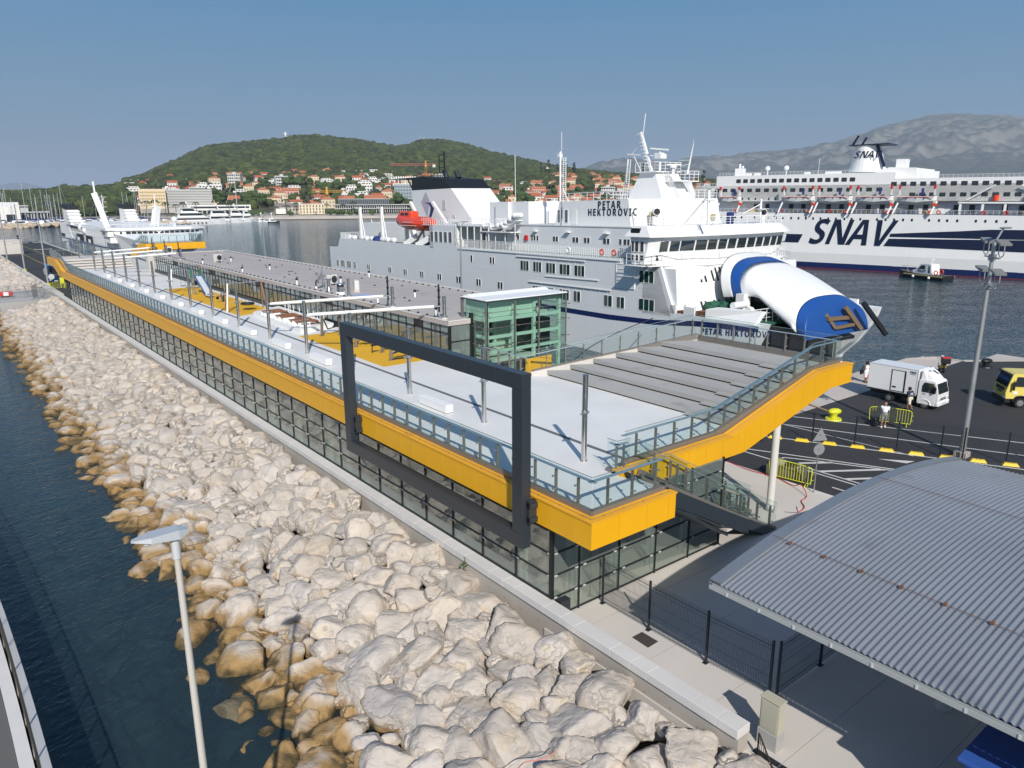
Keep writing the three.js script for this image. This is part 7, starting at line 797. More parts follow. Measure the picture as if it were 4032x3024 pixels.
const bear = u => { const d = new THREE.Vector3((u - 2016) / 2914.8, .2443, -1).applyEuler(camera.rotation); return Math.atan2(d.x, -d.z); };
function gridMesh(as, rs, fy, fc) { const P = [], Cc = [], I = []; for (const a of as) for (const r of rs) { const y = fy(a, r), p = at(a, r, y); P.push(...p); Cc.push(...fc(a, r, y)); } const n = rs.length; for (let i = 0; i + 1 < as.length; i++) for (let j = 0; j + 1 < n; j++) { const k = i * n + j; I.push(k, k + n, k + 1, k + 1, k + n, k + n + 1); } const g = new THREE.BufferGeometry(); g.setAttribute('position', new THREE.Float32BufferAttribute(P, 3)); g.setAttribute('color', new THREE.Float32BufferAttribute(Cc, 3)); g.setIndex(I); g.computeVertexNormals(); return g; }
const span = (a, b, n) => [...Array(n + 1)].map((_, i) => a + (b - a) * i / n);
const rocky = (a, r) => { const x = Math.sin(a) * r, z = -Math.cos(a) * r; return noise.noise(x / 60, z / 60, 1.5) * .6 + noise.noise(x / 22, z / 22, 5) * .5 + (a > .35 && a < .52 && r > 1150 ? .22 : -.08); };
{
  const g = gridMesh(span(-.12, 1.35, 220), [528, 532, 545, ...span(570, 1640, 80), 1800, 2100, 2600], (a, r) => r < 530 ? -3 : r < 534 ? .25 : hill(a, r), (a, r, y) => { if (r < 560) return [.4, .37, .33]; const k = rocky(a, r) > .3 ? 1 : 0; const n = .8 + .4 * noise.noise(a * 300, r / 12, 2); return k ? [.3 * n, .26 * n, .2 * n] : [.07 * n, .075 * n, .035 * n]; });
  setting('hills', g, vc(.95), true);
  const quayG = []; for (const a of span(.02, 1.2, 60)) { const p = at(a, 529, -.6), q = at(a + 1.18 / 60, 529, -.6); quayG.push(bar(p, q, 4, 1.8)); } setting('far_quay', quayG, mat.apron);
  // woods on the hills
  const R = rng(99), geo = new THREE.IcosahedronGeometry(1, 1); { const p = geo.attributes.position; for (let i = 0; i < p.count; i++) { const x = p.getX(i), y = p.getY(i), z = p.getZ(i), f = 1 + .35 * noise.noise(x * 1.7 + 4, y * 1.7, z * 1.7); p.setXYZ(i, x * f, y * f * .85, z * f); } geo.computeVertexNormals(); }
  const list = [], m4 = new THREE.Matrix4(), q = new THREE.Quaternion(), e = new THREE.Euler(), col = new THREE.Color();
  const put = (a, r, s, h) => { const p = at(a, r, hill(a, r) + h * s); e.set(0, R() * 6.3, (R() - .5) * .4); list.push([new THREE.Matrix4().compose(V(...p), q.setFromEuler(e).clone(), V(s * (.8 + .4 * R()), s * (.8 + .5 * R()), s)), R()]); };
  for (let i = 0; i < 74000; i++) { const a = -.02 + 1.0 * R(), r = Math.sqrt(860 ** 2 + (1640 ** 2 - 860 ** 2) * R()); if (rocky(a, r) > .3 + .1 * R()) { if (R() < .85) continue; } put(a, r, 2.4 + 3.6 * R() * R() + 1, .45); if (R() < .3) put(a, r, 1.8 + R(), 1.9); }
  for (let i = 0; i < 9000; i++) { const a = -.06 + .26 * R(), r = 575 + 330 * R(); if (a > .16 && R() < (a - .16) * 18) continue; put(a, r, 2.8 + 2.8 * R(), .6); put(a + .0015, r, 2 + 2 * R(), 1.6); }
  for (let i = 0; i < 5200; i++) { const a = .17 + .8 * R(), r = 600 + 290 * R(); if (noise.noise(a * 40, r / 60, 4) < .02) continue; put(a, r, 1.8 + 2.2 * R(), .7); }
  const im = new THREE.InstancedMesh(geo, M([1, 1, 1], .95), list.length); list.forEach(([m, k], i) => { im.setMatrixAt(i, m); const t = R(), f = .5 + .9 * R(); col.setRGB((.026 + .034 * t) * f, (.042 + .03 * t) * f, .014 * f); im.setColorAt(i, col); }); im.name = 'hill_woods'; im.castShadow = im.receiveShadow = true; scene.add(tag(im, 'dark green pine woods covering the hills above the town', 'woods', null, 'stuff'));
}
// mountains far off
{
  const MT = [[.6, .012], [.72, .0254], [.7682, .0328], [.7866, .0396], [.8069, .0429], [.8333, .0423], [.8602, .0386], [.8764, .0378], [.9014, .0437], [.9356, .045], [.9687, .0478], [1.0228, .0509], [1.0598, .0587], [1.0832, .0674], [1.1124, .0737], [1.1404, .0798], [1.1588, .083], [1.1861, .0846], [1.2043, .0815], [1.2304, .0802], [1.2497, .0773], [1.3086, .0715], [1.5, .06]];
  const mh = (a, r) => { const top = EYE.y + lerpT(MT, a) * 7000, t = Math.max(0, Math.min(1, (r - 4000) / 3000)), x = Math.sin(a) * r, z = -Math.cos(a) * r, f = t < .62 ? t / .62 * .42 : .42 + Math.pow((t - .62) / .38, .75) * .58; let y = top * f; const rid = 1 - Math.abs(noise.noise(x / 420, z / 420, 2)), rid2 = 1 - Math.abs(noise.noise(x / 150, z / 150, 7)); y += ((rid - .6) * 160 + (rid2 - .6) * 70 + noise.noise(x / 50, z / 50, 1) * 22) * t * (1 - .75 * Math.max(0, t - .8) / .2); return r > 7000 ? top * .7 : y; };
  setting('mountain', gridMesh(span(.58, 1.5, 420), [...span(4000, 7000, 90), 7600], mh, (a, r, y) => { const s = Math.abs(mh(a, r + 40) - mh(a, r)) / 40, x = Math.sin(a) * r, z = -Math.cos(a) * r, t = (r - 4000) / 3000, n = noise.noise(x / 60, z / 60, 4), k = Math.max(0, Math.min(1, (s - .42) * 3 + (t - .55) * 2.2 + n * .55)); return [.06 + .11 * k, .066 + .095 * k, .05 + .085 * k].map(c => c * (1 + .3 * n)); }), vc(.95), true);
  const far = [[-.1, .004], [-.0055, .0083], [.0815, .0143], [.1038, .0163], [.1301, .0085], [.1596, .0044], [.25, .0]]; setting('mountain', gridMesh(span(-.12, .25, 60), span(13000, 17000, 12), (a, r) => r > 16900 ? 0 : Math.max(-10, lerpT(far, a) * 16600 * (r - 13000) / 3600 + noise.noise(a * 60, r / 900, 3) * 25), () => [.1, .11, .09]), vc(.95), true);
  setting('plain', new THREE.PlaneGeometry(26000, 26000).rotateX(-Math.PI / 2).translate(11000, -1.2, -16200), M([.08, .09, .05], .95));
}
// houses of the town
const tone = { white: M([.72, .7, .66], .8), cream: M([.64, .54, .38], .8), stone: M([.42, .38, .32], .85), pink: M([.6, .36, .29], .8), grey: M([.45, .45, .44], .8), yellow: M([.68, .53, .26], .8), tile: M([.36, .105, .05], .85), tile2: M([.42, .15, .075], .85), pane: M([.03, .04, .045], .2), shutter: M([.12, .14, .12], .7), frame: M([.3, .29, .27], .8) };
const stuffPart = (t, name, g, m) => { const p = part(t, name, g, m); p.userData.kind = 'stuff'; return p; };
function gable(w, d, y0, h, o = .5) { return loft([[[-w / 2 - o, y0, d / 2 + o], [w / 2 + o, y0, d / 2 + o], [w / 2 + o, y0, -d / 2 - o], [-w / 2 - o, y0, -d / 2 - o]], [[-w / 2 - o, y0 + h, .05], [w / 2 + o, y0 + h, .05], [w / 2 + o, y0 + h, -.05], [-w / 2 - o, y0 + h, -.05]]]); }
function hip(w, d, y0, h, o = .4) { const k = Math.min(w, d) / 2; return loft([[[-w / 2 - o, y0, d / 2 + o], [w / 2 + o, y0, d / 2 + o], [w / 2 + o, y0, -d / 2 - o], [-w / 2 - o, y0, -d / 2 - o]], [[-w / 2 + k, y0 + h, .05], [w / 2 - k, y0 + h, .05], [w / 2 - k, y0 + h, -.05], [-w / 2 + k, y0 + h, -.05]]]); }
function winGrid(w, d, n, y0, dy, m, ww = .9, wh = 1.4, sides = true) { const g = []; for (let j = 0; j < m; j++) { for (let i = 0; i < n; i++) { const x = -w / 2 + w * (i + .5) / n; g.push(bx(x - ww / 2, x + ww / 2, y0 + j * dy, y0 + j * dy + wh, d / 2 - .02, d / 2 + .06)); } if (sides) for (const s of [-1, 1]) for (const f of [.28, .72]) { const z = -d / 2 + d * f; g.push(bx(s * w / 2 - .06, s * w / 2 + .06, y0 + j * dy, y0 + j * dy + wh, z - ww / 2, z + ww / 2)); } } return g; }
const kinds = [
  ['house', 'white two-storey house with red tiled gable roof', t => { part(t, 'wall', [bx(-5, 5, -5, 6.2, -4, 4), profX([[4, 6.2], [-4, 6.2], [0, 8.2]], -5, 5)], tone.white); part(t, 'roof', gable(10, 8, 6.2, 2.3), tone.tile); stuffPart(t, 'windows', winGrid(10, 8, 4, 1, 2.9, 2), tone.pane); part(t, 'balcony', bx(-3, 3, 2.9, 3.9, 4, 5.1), tone.white); }],
  ['house', 'cream house with orange red hipped roof', t => { part(t, 'wall', bx(-5.5, 5.5, -5, 7.5, -5, 5), tone.cream); part(t, 'roof', hip(11, 10, 7.5, 2.4), tone.tile2); stuffPart(t, 'windows', winGrid(11, 10, 4, 1.2, 3, 2), tone.shutter); part(t, 'chimney', bx(2, 2.8, 8.5, 10.4, -1, -.2), tone.stone); }],
  ['house', 'white flat-roofed house with stepped balconies', t => { part(t, 'wall', [bx(-6, 6, -5, 3, -5, 6), bx(-6, 6, 3, 6, -5, 4), bx(-4, 5, 6, 8.6, -5, 2.4)], tone.white); part(t, 'balcony', [bx(-6.1, 6.1, 3, 3.9, 5.8, 6.1), bx(-6.1, 6.1, 6, 6.9, 3.8, 4.1), bx(-6.1, -5.9, 3, 3.9, 4, 6)], tone.white); stuffPart(t, 'windows', [...winGrid(12, 12.02, 4, .4, 3, 1, 1.9, 1.8, false), ...winGrid(12, 8.02, 4, 3.5, 3, 1, 1.9, 1.8, false), ...winGrid(9, 4.82, 3, 6.4, 3, 1, 1.8, 1.6, false)], tone.pane); }],
  ['house', 'grey stone house with weathered red roof', t => { part(t, 'wall', [bx(-3.8, 3.8, -5, 7.6, -4.5, 4.5), profZ([[-3.8, 7.6], [3.8, 7.6], [0, 9.6]], -4.5, 4.5)], tone.stone); part(t, 'roof', gable(9, 7.6, 7.6, 2.2).rotateY(Math.PI / 2), tone.tile); stuffPart(t, 'windows', winGrid(7.6, 9, 3, 1, 3, 2, .8, 1.3), tone.shutter); }],
  ['apartment_block', 'pale apartment block with rows of balconies', t => { part(t, 'wall', bx(-8, 8, -5, 12.5, -5.5, 5.5), tone.white); part(t, 'balcony', [0, 1, 2, 3].map(j => bx(-7.6, 7.6, 2.4 + j * 3, 3.4 + j * 3, 5.5, 6.7)), tone.grey); stuffPart(t, 'windows', winGrid(16, 11, 6, .8, 3, 4, 1.4, 1.7), tone.pane); part(t, 'roof_house', bx(-2, 2, 12.5, 14.4, -2, 2), tone.grey); }],
  ['house', 'pinkish wide house with long red roof', t => { part(t, 'wall', bx(-7.5, 7.5, -5, 6.6, -4.5, 4.5), tone.pink); part(t, 'roof', gable(15, 9, 6.6, 2.2), tone.tile2); stuffPart(t, 'windows', winGrid(15, 9, 6, 1, 2.9, 2), tone.pane); part(t, 'chimney', bx(-4, -3.2, 7.6, 9.6, -1, -.2), tone.stone); }]];
const protoOf = kinds.map(() => null);
{
  const R = rng(31), spots = []; let guard = 0; const busy = [[bear(545), bear(745), 560, 640], [bear(730), bear(1055), 560, 680], [bear(1075), bear(1290), 530, 600], [bear(1315), bear(1650), 530, 610], [bear(1550), bear(1650), 600, 690], [bear(1790), bear(1920), 600, 690], [bear(2095), bear(2165), 530, 600]];
  while (spots.length < 235 && guard++ < 30000) { const a = .175 + .745 * R(), r = 585 + 330 * Math.pow(R(), .9); const left = a < .25; if (left && R() < .6) continue; if (a > .565 && a < .72 && r > 760 && R() < .85) continue; if (noise.noise(a * 40, r / 60, 4) > .22) continue; if (busy.some(b => a > b[0] - .006 && a < b[1] + .006 && r > b[2] && r < b[3])) continue; if (spots.some(s => Math.abs(s[0] - a) * r < 13 && Math.abs(s[1] - r) < 16)) continue; spots.push([a, r]); }
  spots.sort((p, q) => p[0] - q[0]);
  const zone = (a, r) => (r > 780 ? 'high up ' : r > 680 ? 'midway up ' : 'low down ') + (a < bear(760) ? 'above the beige office block' : a < bear(1090) ? 'above the red-roofed row' : a < bear(1340) ? 'above the yellow waterfront house' : a < bear(1560) ? 'above the glass waterfront building' : a < bear(2000) ? 'right of the ferry funnel' : a < bear(2330) ? 'above the ferry upper deck' : 'behind the ferry masts');
  for (const [a, r] of spots) { let k = R() < .27 ? 0 : R() < .25 ? 1 : R() < .4 ? 2 : R() < .3 ? 3 : R() < .45 ? 5 : 4; if (a > .42 && a < .515 && r > 660 && R() < .75) k = R() < .7 ? 2 : 0; if (a > .7 && k === 2) k = 1; if (k === 4 && r > 830) k = 0; const p = at(a, r, hill(a, r)), turn = -a + (R() - .5) * .7, label = kinds[k][1] + ' ' + zone(a, r), grp = label + ' (alike)';
    if (!protoOf[k]) { const t = protoOf[k] = thing(kinds[k][0], label, k === 4 ? 'apartment block' : 'house', p, turn, grp); kinds[k][2](t); t.scale.setScalar(.92); } else { const c = copy(protoOf[k], p, turn, label, grp); c.scale.set(.75 + .3 * R(), .72 + .3 * R(), .85); } }
}
// known large buildings: placed by bearing and range, sized in metres
function bld(name, label, cat, u0, u1, r, d, build) { const a0 = bear(u0), a1 = bear(u1), a = (a0 + a1) / 2, w = 2 * r * Math.tan((a1 - a0) / 2); const y = Math.max(.3, hill(a, r)); const t = thing(name, label, cat, at(a, r, y), -a); build(t, w, d); return t; }
const HT = (v, r, u) => { const d = new THREE.Vector3((u - 2016) / 2914.8, -(v - 1512) / 2914.8, -1).applyEuler(camera.rotation); return EYE.y + r * d.y / Math.hypot(d.x, d.z); }; // height seen at a row of the view
function eachWin(t, w, d, n, m, y0, dy, ww, wh, mt, nm = 'window') { const g = new THREE.BoxGeometry(ww, wh, .12); for (let j = 0; j < m; j++) for (let i = 0; i < n; i++) share(t, nm, g, mt, -w / 2 + w * (i + .5) / n, y0 + j * dy, d / 2 + .01); }
bld('office_block', 'big beige office block with grid of small windows and grey side on the waterfront', 'office block', 551, 655, 585, 20, (t, w, d) => { const H = HT(757, 585, 600) - .3; part(t, 'wall', bx(-w / 2, w / 2, 0, H, -d / 2, d / 2), M([.66, .54, .37], .8)); eachWin(t, w - 1, d, 11, 5, H * .32, H * .135, 1.0, 1.0, tone.yellow2 || (tone.yellow2 = M([.4, .27, .09], .5))); part(t, 'side_wall', bx(w / 2, w / 2 + 30, 0, H - .3, -d / 2 + 2, d / 2 - 4), tone.grey); part(t, 'window_band', [...Array(7)].map((_, i) => bx(w / 2 + 1, w / 2 + 30.1, H * .2 + i * H * .11, H * .2 + i * H * .11 + 1.0, d / 2 - 4.1, d / 2 - 3.95)), tone.frame); part(t, 'ground_floor', bx(-w / 2 + .5, w / 2 - .5, 0, H * .18, d / 2, d / 2 + .1), tone.frame); });
[['pink', 735, 772], ['yellow', 772, 815], ['cream', 815, 862], ['stone', 862, 897], ['white', 897, 935], ['white', 935, 972], ['pink', 972, 1009], ['yellow', 1009, 1048]].forEach(([c, a, b], i) => bld('terraced_house', ['leftmost pink', 'yellow with dark balconies', 'first cream', 'stone coloured', 'first white', 'second white', 'reddish pink', 'rightmost yellow'][i] + ' house in the long red-roofed row on the waterfront', 'terraced house', a, b, 640, 12, (t, w, d) => { const H = HT(786, 640, a) - hill(bear(a), 640); part(t, 'wall', bx(-w / 2 + .02, w / 2 - .02, -6, H, -d / 2, d / 2), tone[c]); part(t, 'roof', gable(w - .5, d, H, 3.2, .2), i % 2 ? tone.tile : tone.tile2); eachWin(t, w, d, 3, 3, H - 1.9, -2.9, .95, 1.5, tone.shutter); part(t, 'balcony', [0, 1].map(j => bx(-1.6, 1.6, H - 5.8 - j * 2.9, H - 5.2 - j * 2.9, d / 2, d / 2 + 1)), tone.frame); }));
bld('waterfront_hall', 'long low white hall with terrace behind the big yachts', 'hall', 738, 985, 578, 10, (t, w, d) => { const H = HT(816, 578, 850) - 1; part(t, 'wall', bx(-w / 2, w / 2, -2, H, -d / 2, d / 2), tone.white); part(t, 'window_strip', [bx(-w / 2 + 1, w / 2 - 1, H * .55, H * .82, d / 2, d / 2 + .1)], tone.pane); part(t, 'terrace', bx(-w / 2, w / 2, H * .3, H * .42, d / 2, d / 2 + 4), tone.white); part(t, 'pillar', [...Array(14)].map((_, i) => bx(-w / 2 + i * w / 14, -w / 2 + i * w / 14 + .8, -2, H * .3, d / 2 + 3, d / 2 + 3.8)), tone.grey); });
bld('villa', 'large yellow waterfront house with red hipped roof beside the orange crane', 'house', 1177, 1276, 556, 13, (t, w, d) => { const H = HT(806, 556, 1220) - .3; part(t, 'wall', bx(-w / 2, w / 2, 0, H, -d / 2, d / 2), M([.68, .57, .4], .8)); part(t, 'roof', hip(w - 3, d, H, 2.6, .3), tone.tile2); eachWin(t, w, d, 8, 3, H * .2, H * .28, .9, 1.5, tone.shutter); part(t, 'door', bx(w * .1, w * .1 + 1.6, 0, 2.2, d / 2, d / 2 + .08), tone.frame); part(t, 'cornice', bx(-w / 2 - .2, w / 2 + .2, H - .4, H - .01, d / 2, d / 2 + .2), tone.white); });
bld('shed', 'low grey-roofed white waterfront sheds left of the yellow house', 'shed', 1078, 1176, 562, 14, (t, w, d) => { const H = HT(822, 562, 1120) - .3; part(t, 'wall', bx(-w / 2, w / 2, 0, H, -d / 2, d / 2), tone.stone); part(t, 'roof', gable(w - 1, d, H, 2.6, .2), M([.22, .19, .17], .8)); part(t, 'white_front', [bx(-w / 2 + 1, 0, 0, H * .75, d / 2, d / 2 + 3)], tone.white); eachWin(t, w, d, 7, 1, H * .6, 1, 1.1, 1.1, tone.pane); });
bld('balcony_block', 'white block with red striped balconies at the end of the red-roofed row', 'apartment block', 1045, 1120, 632, 12, (t, w, d) => { const H = HT(778, 632, 1080) - hill(bear(1080), 632); part(t, 'wall', bx(-w / 2, w / 2, -6, H, -d / 2, d / 2), tone.white); part(t, 'balcony', [...Array(5)].map((_, i) => bx(-w / 2, w / 2 - 2, H - 2.6 - i * 2.7, H - 1.7 - i * 2.7, d / 2, d / 2 + 1.4)), tone.white); part(t, 'awning', [...Array(4)].map((_, i) => bx(-w / 2, w / 2 - 2, H - 3.3 - i * 2.7, H - 2.8 - i * 2.7, d / 2, d / 2 + .6)), M([.5, .2, .1], .7)); part(t, 'window_band', [...Array(5)].map((_, i) => bx(-w / 2 + 1, w / 2 - 3, H - 4.2 - i * 2.7, H - 2.9 - i * 2.7, d / 2 - .1, d / 2 + .06)), tone.pane); });
bld('glass_building', 'long waterfront building with dark glass upper floor under red roofs', 'building', 1335, 1534, 566, 16, (t, w, d) => { const H = HT(793, 566, 1430) - .3, h2 = HT(813, 566, 1430) - .3; part(t, 'upper_floor', bx(-w / 2, w / 2, h2, H, -d / 2, d / 2), M([.05, .07, .09], .15)); part(t, 'mullion', [...Array(28)].map((_, i) => bx(-w / 2 + w * i / 28, -w / 2 + w * i / 28 + .25, h2, H, d / 2, d / 2 + .1)), tone.frame); part(t, 'floor_slab', [bx(-w / 2 - 3, w / 2 + 14, h2 - .5, h2, -d / 2, d / 2 + 1), bx(-w / 2 - 3, w / 2 + 14, h2 * .5 - .25, h2 * .5 + .25, -d / 2, d / 2 + 1), bx(-w / 2 - .4, w / 2 + .4, H, H + .4, -d / 2, d / 2 + .4)], tone.grey); part(t, 'pillar', [...Array(34)].map((_, i) => bx(-w / 2 - 3 + i * (w + 16) / 34, -w / 2 - 2.5 + i * (w + 16) / 34, 0, h2 - .5, d / 2 - .5, d / 2)), tone.grey); part(t, 'dark_inside', bx(-w / 2 - 2, w / 2 + 13, 0, h2 - .5, -d / 2, d / 2 - 3), tone.pane); part(t, 'roof', [gable(w * .42, 12, H + .5, 2.4).translate(w * .22, 0, -3), gable(w * .2, 10, H + .5, 2).translate(-w * .3, 0, -3)], tone.tile2); });
bld('tower_block', 'grey glass tower block under construction behind the ferry funnel', 'tower block', 1557, 1642, 640, 20, (t, w, d) => { const y0 = hill(bear(1600), 640), H = HT(692, 640, 1600) - y0; part(t, 'curtain_wall', bx(-w / 2, w / 2, -6, H - 7, -d / 2, d / 2), M([.16, .22, .27], .2)); part(t, 'floor_band', [...Array(14)].map((_, i) => bx(-w / 2 - .1, w / 2 + .1, H - 8 - i * 2.6, H - 7.5 - i * 2.6, d / 2, d / 2 + .15)), tone.grey); part(t, 'mullion', [...Array(9)].map((_, i) => bx(-w / 2 + w * i / 8 - .15, -w / 2 + w * i / 8 + .15, 0, H - 7, d / 2, d / 2 + .12)), tone.grey); part(t, 'top_frame', [bx(-w / 2, w / 2, H - 3.5, H - 3, -d / 2, d / 2), bx(-w / 2, w / 2, H - 7, H - 6.4, -d / 2, d / 2), ...[...Array(7)].map((_, i) => bx(-w / 2 + w * i / 6.2, -w / 2 + w * i / 6.2 + .6, H - 6.4, H - 3.5, d / 2 - .8, d / 2)), ...[...Array(9)].map((_, i) => bx(-w / 2 + 1 + i * 1.9, -w / 2 + 2.2 + i * 1.9, H - 3, H - .6, -2, 0))], tone.white); });
bld('cream_apartments', 'large cream and white apartment block right of the ferry funnel', 'apartment block', 1795, 1912, 640, 16, (t, w, d) => { const y0 = hill(bear(1850), 640), H = HT(752, 640, 1850) - y0; part(t, 'wall', [bx(-w / 2, w * .1, -6, H - 1.5, -d / 2, d / 2), bx(w * .1, w / 2, -6, H, -d / 2, d / 2 - 1)], tone.yellow); part(t, 'balcony', [...Array(5)].map((_, i) => bx(-w / 2 + 2, w * .05, H - 4.4 - i * 3, H - 3.4 - i * 3, d / 2, d / 2 + 1.2)), tone.white); eachWin(t, w, d, 9, 5, H - 3.6, -3, 1.1, 1.4, tone.shutter); part(t, 'roof_house', [bx(-w * .3, -w * .1, H - 1.5, H + 2, -4, 4), bx(w * .2, w * .4, H, H + 2.2, -4, 3)], tone.white); });
bld('pediment_house', 'cream waterfront house with pediment seen over the ferry upper deck', 'house', 2102, 2158, 560, 12, (t, w, d) => { const H = HT(806, 560, 2130) - .3; part(t, 'wall', [bx(-w / 2, w / 2, 0, H, -d / 2, d / 2), profZ([[-w / 2, H], [w / 2, H], [0, H + 3]], d / 2 - .6, d / 2)], M([.66, .56, .42], .8)); part(t, 'roof', gable(d, w, H + .02, 2.9, .1).rotateY(Math.PI / 2).translate(0, 0, -.8), tone.tile); eachWin(t, w, d, 3, 3, H * .2, H * .29, .9, 1.5, tone.shutter); part(t, 'cornice', bx(-w / 2 - .2, w / 2 + .2, H - .3, H, d / 2, d / 2 + .25), tone.white); });
bld('cubic_house', 'white cubic house with irregular black windows', 'house', 1480, 1525, 770, 10, (t, w, d) => { const y0 = hill(bear(1500), 770), H = HT(738, 770, 1500) - y0; part(t, 'wall', bx(-w / 2, w / 2, -4, H, -d / 2, d / 2), tone.white); eachWin(t, w, d, 4, 3, H - 2, -3, 1.1, 1.7, tone.pane); });
bld('stacked_flats', 'modern white stacked block high on the slope at the wood edge', 'apartment block', 1087, 1124, 860, 10, (t, w, d) => { const y0 = hill(bear(1105), 860), H = HT(698, 860, 1105) - y0; part(t, 'wall', bx(-w / 2, w / 2, -4, H, -d / 2, d / 2), tone.white); part(t, 'window_band', [0, 1, 2].map(j => bx(-w / 2 + .6, w / 2 - .6, H - 2.6 - j * 3, H - 1.2 - j * 3, d / 2, d / 2 + .1)), tone.pane); part(t, 'balcony', [0, 1, 2].map(j => bx(-w / 2 - .4, w / 2 + .4, H - 3.4 - j * 3, H - 2.7 - j * 3, d / 2, d / 2 + 1.4)), tone.white); });
bld('hill_villa', 'white villa with small tower on the wooded hillside above the ferry name', 'villa', 2150, 2206, 1040, 10, (t, w, d) => { part(t, 'wall', [bx(-w / 2, w / 2, -8, 4, -d / 2, d / 2), bx(-w / 2, -w / 2 + 5, 4, 9, -3, 3)], tone.white); part(t, 'roof', hip(5, 6, 9, 1.4).translate(-w / 2 + 2.5, 0, 0), tone.tile); eachWin(t, w, d, 6, 1, 1.5, 1, 1, 1.6, tone.pane); part(t, 'terrace', bx(-w / 2 - 14, w / 2 + 6, -6, -1.5, 2, d / 2 + 4), tone.stone); });
bld('marina_hall', 'white rounded marina hall at the left edge beyond the breakwater', 'hall', -40, 72, 500, 16, (t, w, d) => { const H = 8; part(t, 'wall', bx(-w / 2, w / 2, -2, H, -d / 2, d / 2), tone.white); part(t, 'roof', loft([[[-w / 2, H, d / 2], [-w / 2, H + 2.4, 0], [-w / 2, H, -d / 2]], [[w / 2, H, d / 2], [w / 2, H + 2.4, 0], [w / 2, H, -d / 2]]]), tone.white); part(t, 'door', bx(0, 4, 0, 4, d / 2, d / 2 + .1), tone.pane); });
bld('glass_pavilion', 'low dark glass pavilion with flat roof beside the marina hall', 'pavilion', 76, 180, 520, 12, (t, w, d) => { part(t, 'glass_wall', bx(-w / 2, w / 2, -2, 4.4, -d / 2, d / 2), tone.pane); part(t, 'roof', [bx(-w / 2 - 1, w / 2 + 1, 4.4, 5, -d / 2 - 1, d / 2 + 1), bx(-w / 2, -w * .2, 5, 8, -4, 4), bx(-w / 2 - .5, -w * .18, 8, 8.5, -5, 5)], tone.grey); part(t, 'pillar', [...Array(9)].map((_, i) => bx(-w / 2 + i * w / 8.2, -w / 2 + i * w / 8.2 + .3, -1, 4.4, d / 2, d / 2 + .3)), tone.white); });
// cranes, cross, masts
function crane(label, u, r, vTop, jl, jr, c, c2) { const a = bear(u), y0 = Math.max(.3, hill(a, r)), H = HT(vTop, r, u) - y0, t = thing('tower_crane', label, 'crane', at(a, r, y0), -a); const g = []; for (const [x, z] of [[-.8, -.8], [.8, -.8], [-.8, .8], [.8, .8]]) g.push(rod([x, 0, z], [x, H, z], .16, 5)); for (let y = 0, k = 0; y < H - 2; y += 2, k++) g.push(rod([k % 2 ? -.8 : .8, y, .8], [k % 2 ? .8 : -.8, y + 2, .8], .1, 4)); part(t, 'tower', g, c); const L = jl * r / 2914, Q = jr * r / 2914, j = []; for (const o of [[0, 0], [1.3, 0]]) j.push(rod([-L, H + o[0], 0], [Q, H + o[0], 0], .16, 5)); for (let x = -L, k = 0; x < Q - 1.5; x += 1.6, k++) j.push(rod([x, H + (k % 2 ? 1.3 : 0), 0], [x + 1.6, H + (k % 2 ? 0 : 1.3), 0], .1, 4)); part(t, 'jib', j, c2); part(t, 'cab', [bx(-1, 1, H - 1.6, H + .2, .6, 2), bx(-.6, .6, H, H + 4, -.5, .5)], c); part(t, 'counterweight', bx(Q - 3, Q - .5, H - 1.6, H + .6, -.8, .8), mat.offwhite); }
crane('orange tower crane standing beside the yellow waterfront house', 1290, 600, 757, 54, 70, M([.6, .3, .03], .6), M([.6, .3, .03], .6)); crane('red and white tower crane with long jib above the ferry funnel', 1681, 690, 651, 133, 38, M([.5, .22, .05], .6), M([.5, .12, .1], .6));
{ const a = bear(1144), y0 = hill(a, 1545), t = thing('hilltop_cross', 'white stone cross on top of the higher wooded hill', 'cross', at(a, 1545, y0), -a), H = HT(519, 1545, 1144) - y0; part(t, 'upright', bx(-.8, .8, 0, H, -.8, .8), mat.white); part(t, 'cross_arm', bx(-3, 3, H - 4.5, H - 3, -.8, .8), mat.white); part(t, 'plinth', bx(-2.5, 2.5, 0, 8, -2.5, 2.5), tone.stone);
  for (const [u, v, l] of [[1660, 533, 'tallest thin aerial mast on the rounder wooded hill'], [1678, 540, 'short red and white aerial mast on the rounder hill'], [1734, 538, 'thin aerial mast near the crest of the rounder hill']]) { const b = bear(u), q = hill(b, 1545), m = thing('aerial_mast', l, 'aerial', at(b, 1545, q)), h = HT(v, 1545, u) - q; part(m, 'pole', cyl(0, 0, h, 0, .35, .2, 6), mat.white); part(m, 'antenna', bx(-.8, .8, h - 3, h - 1, -.4, .4), mat.lightGrey); } }
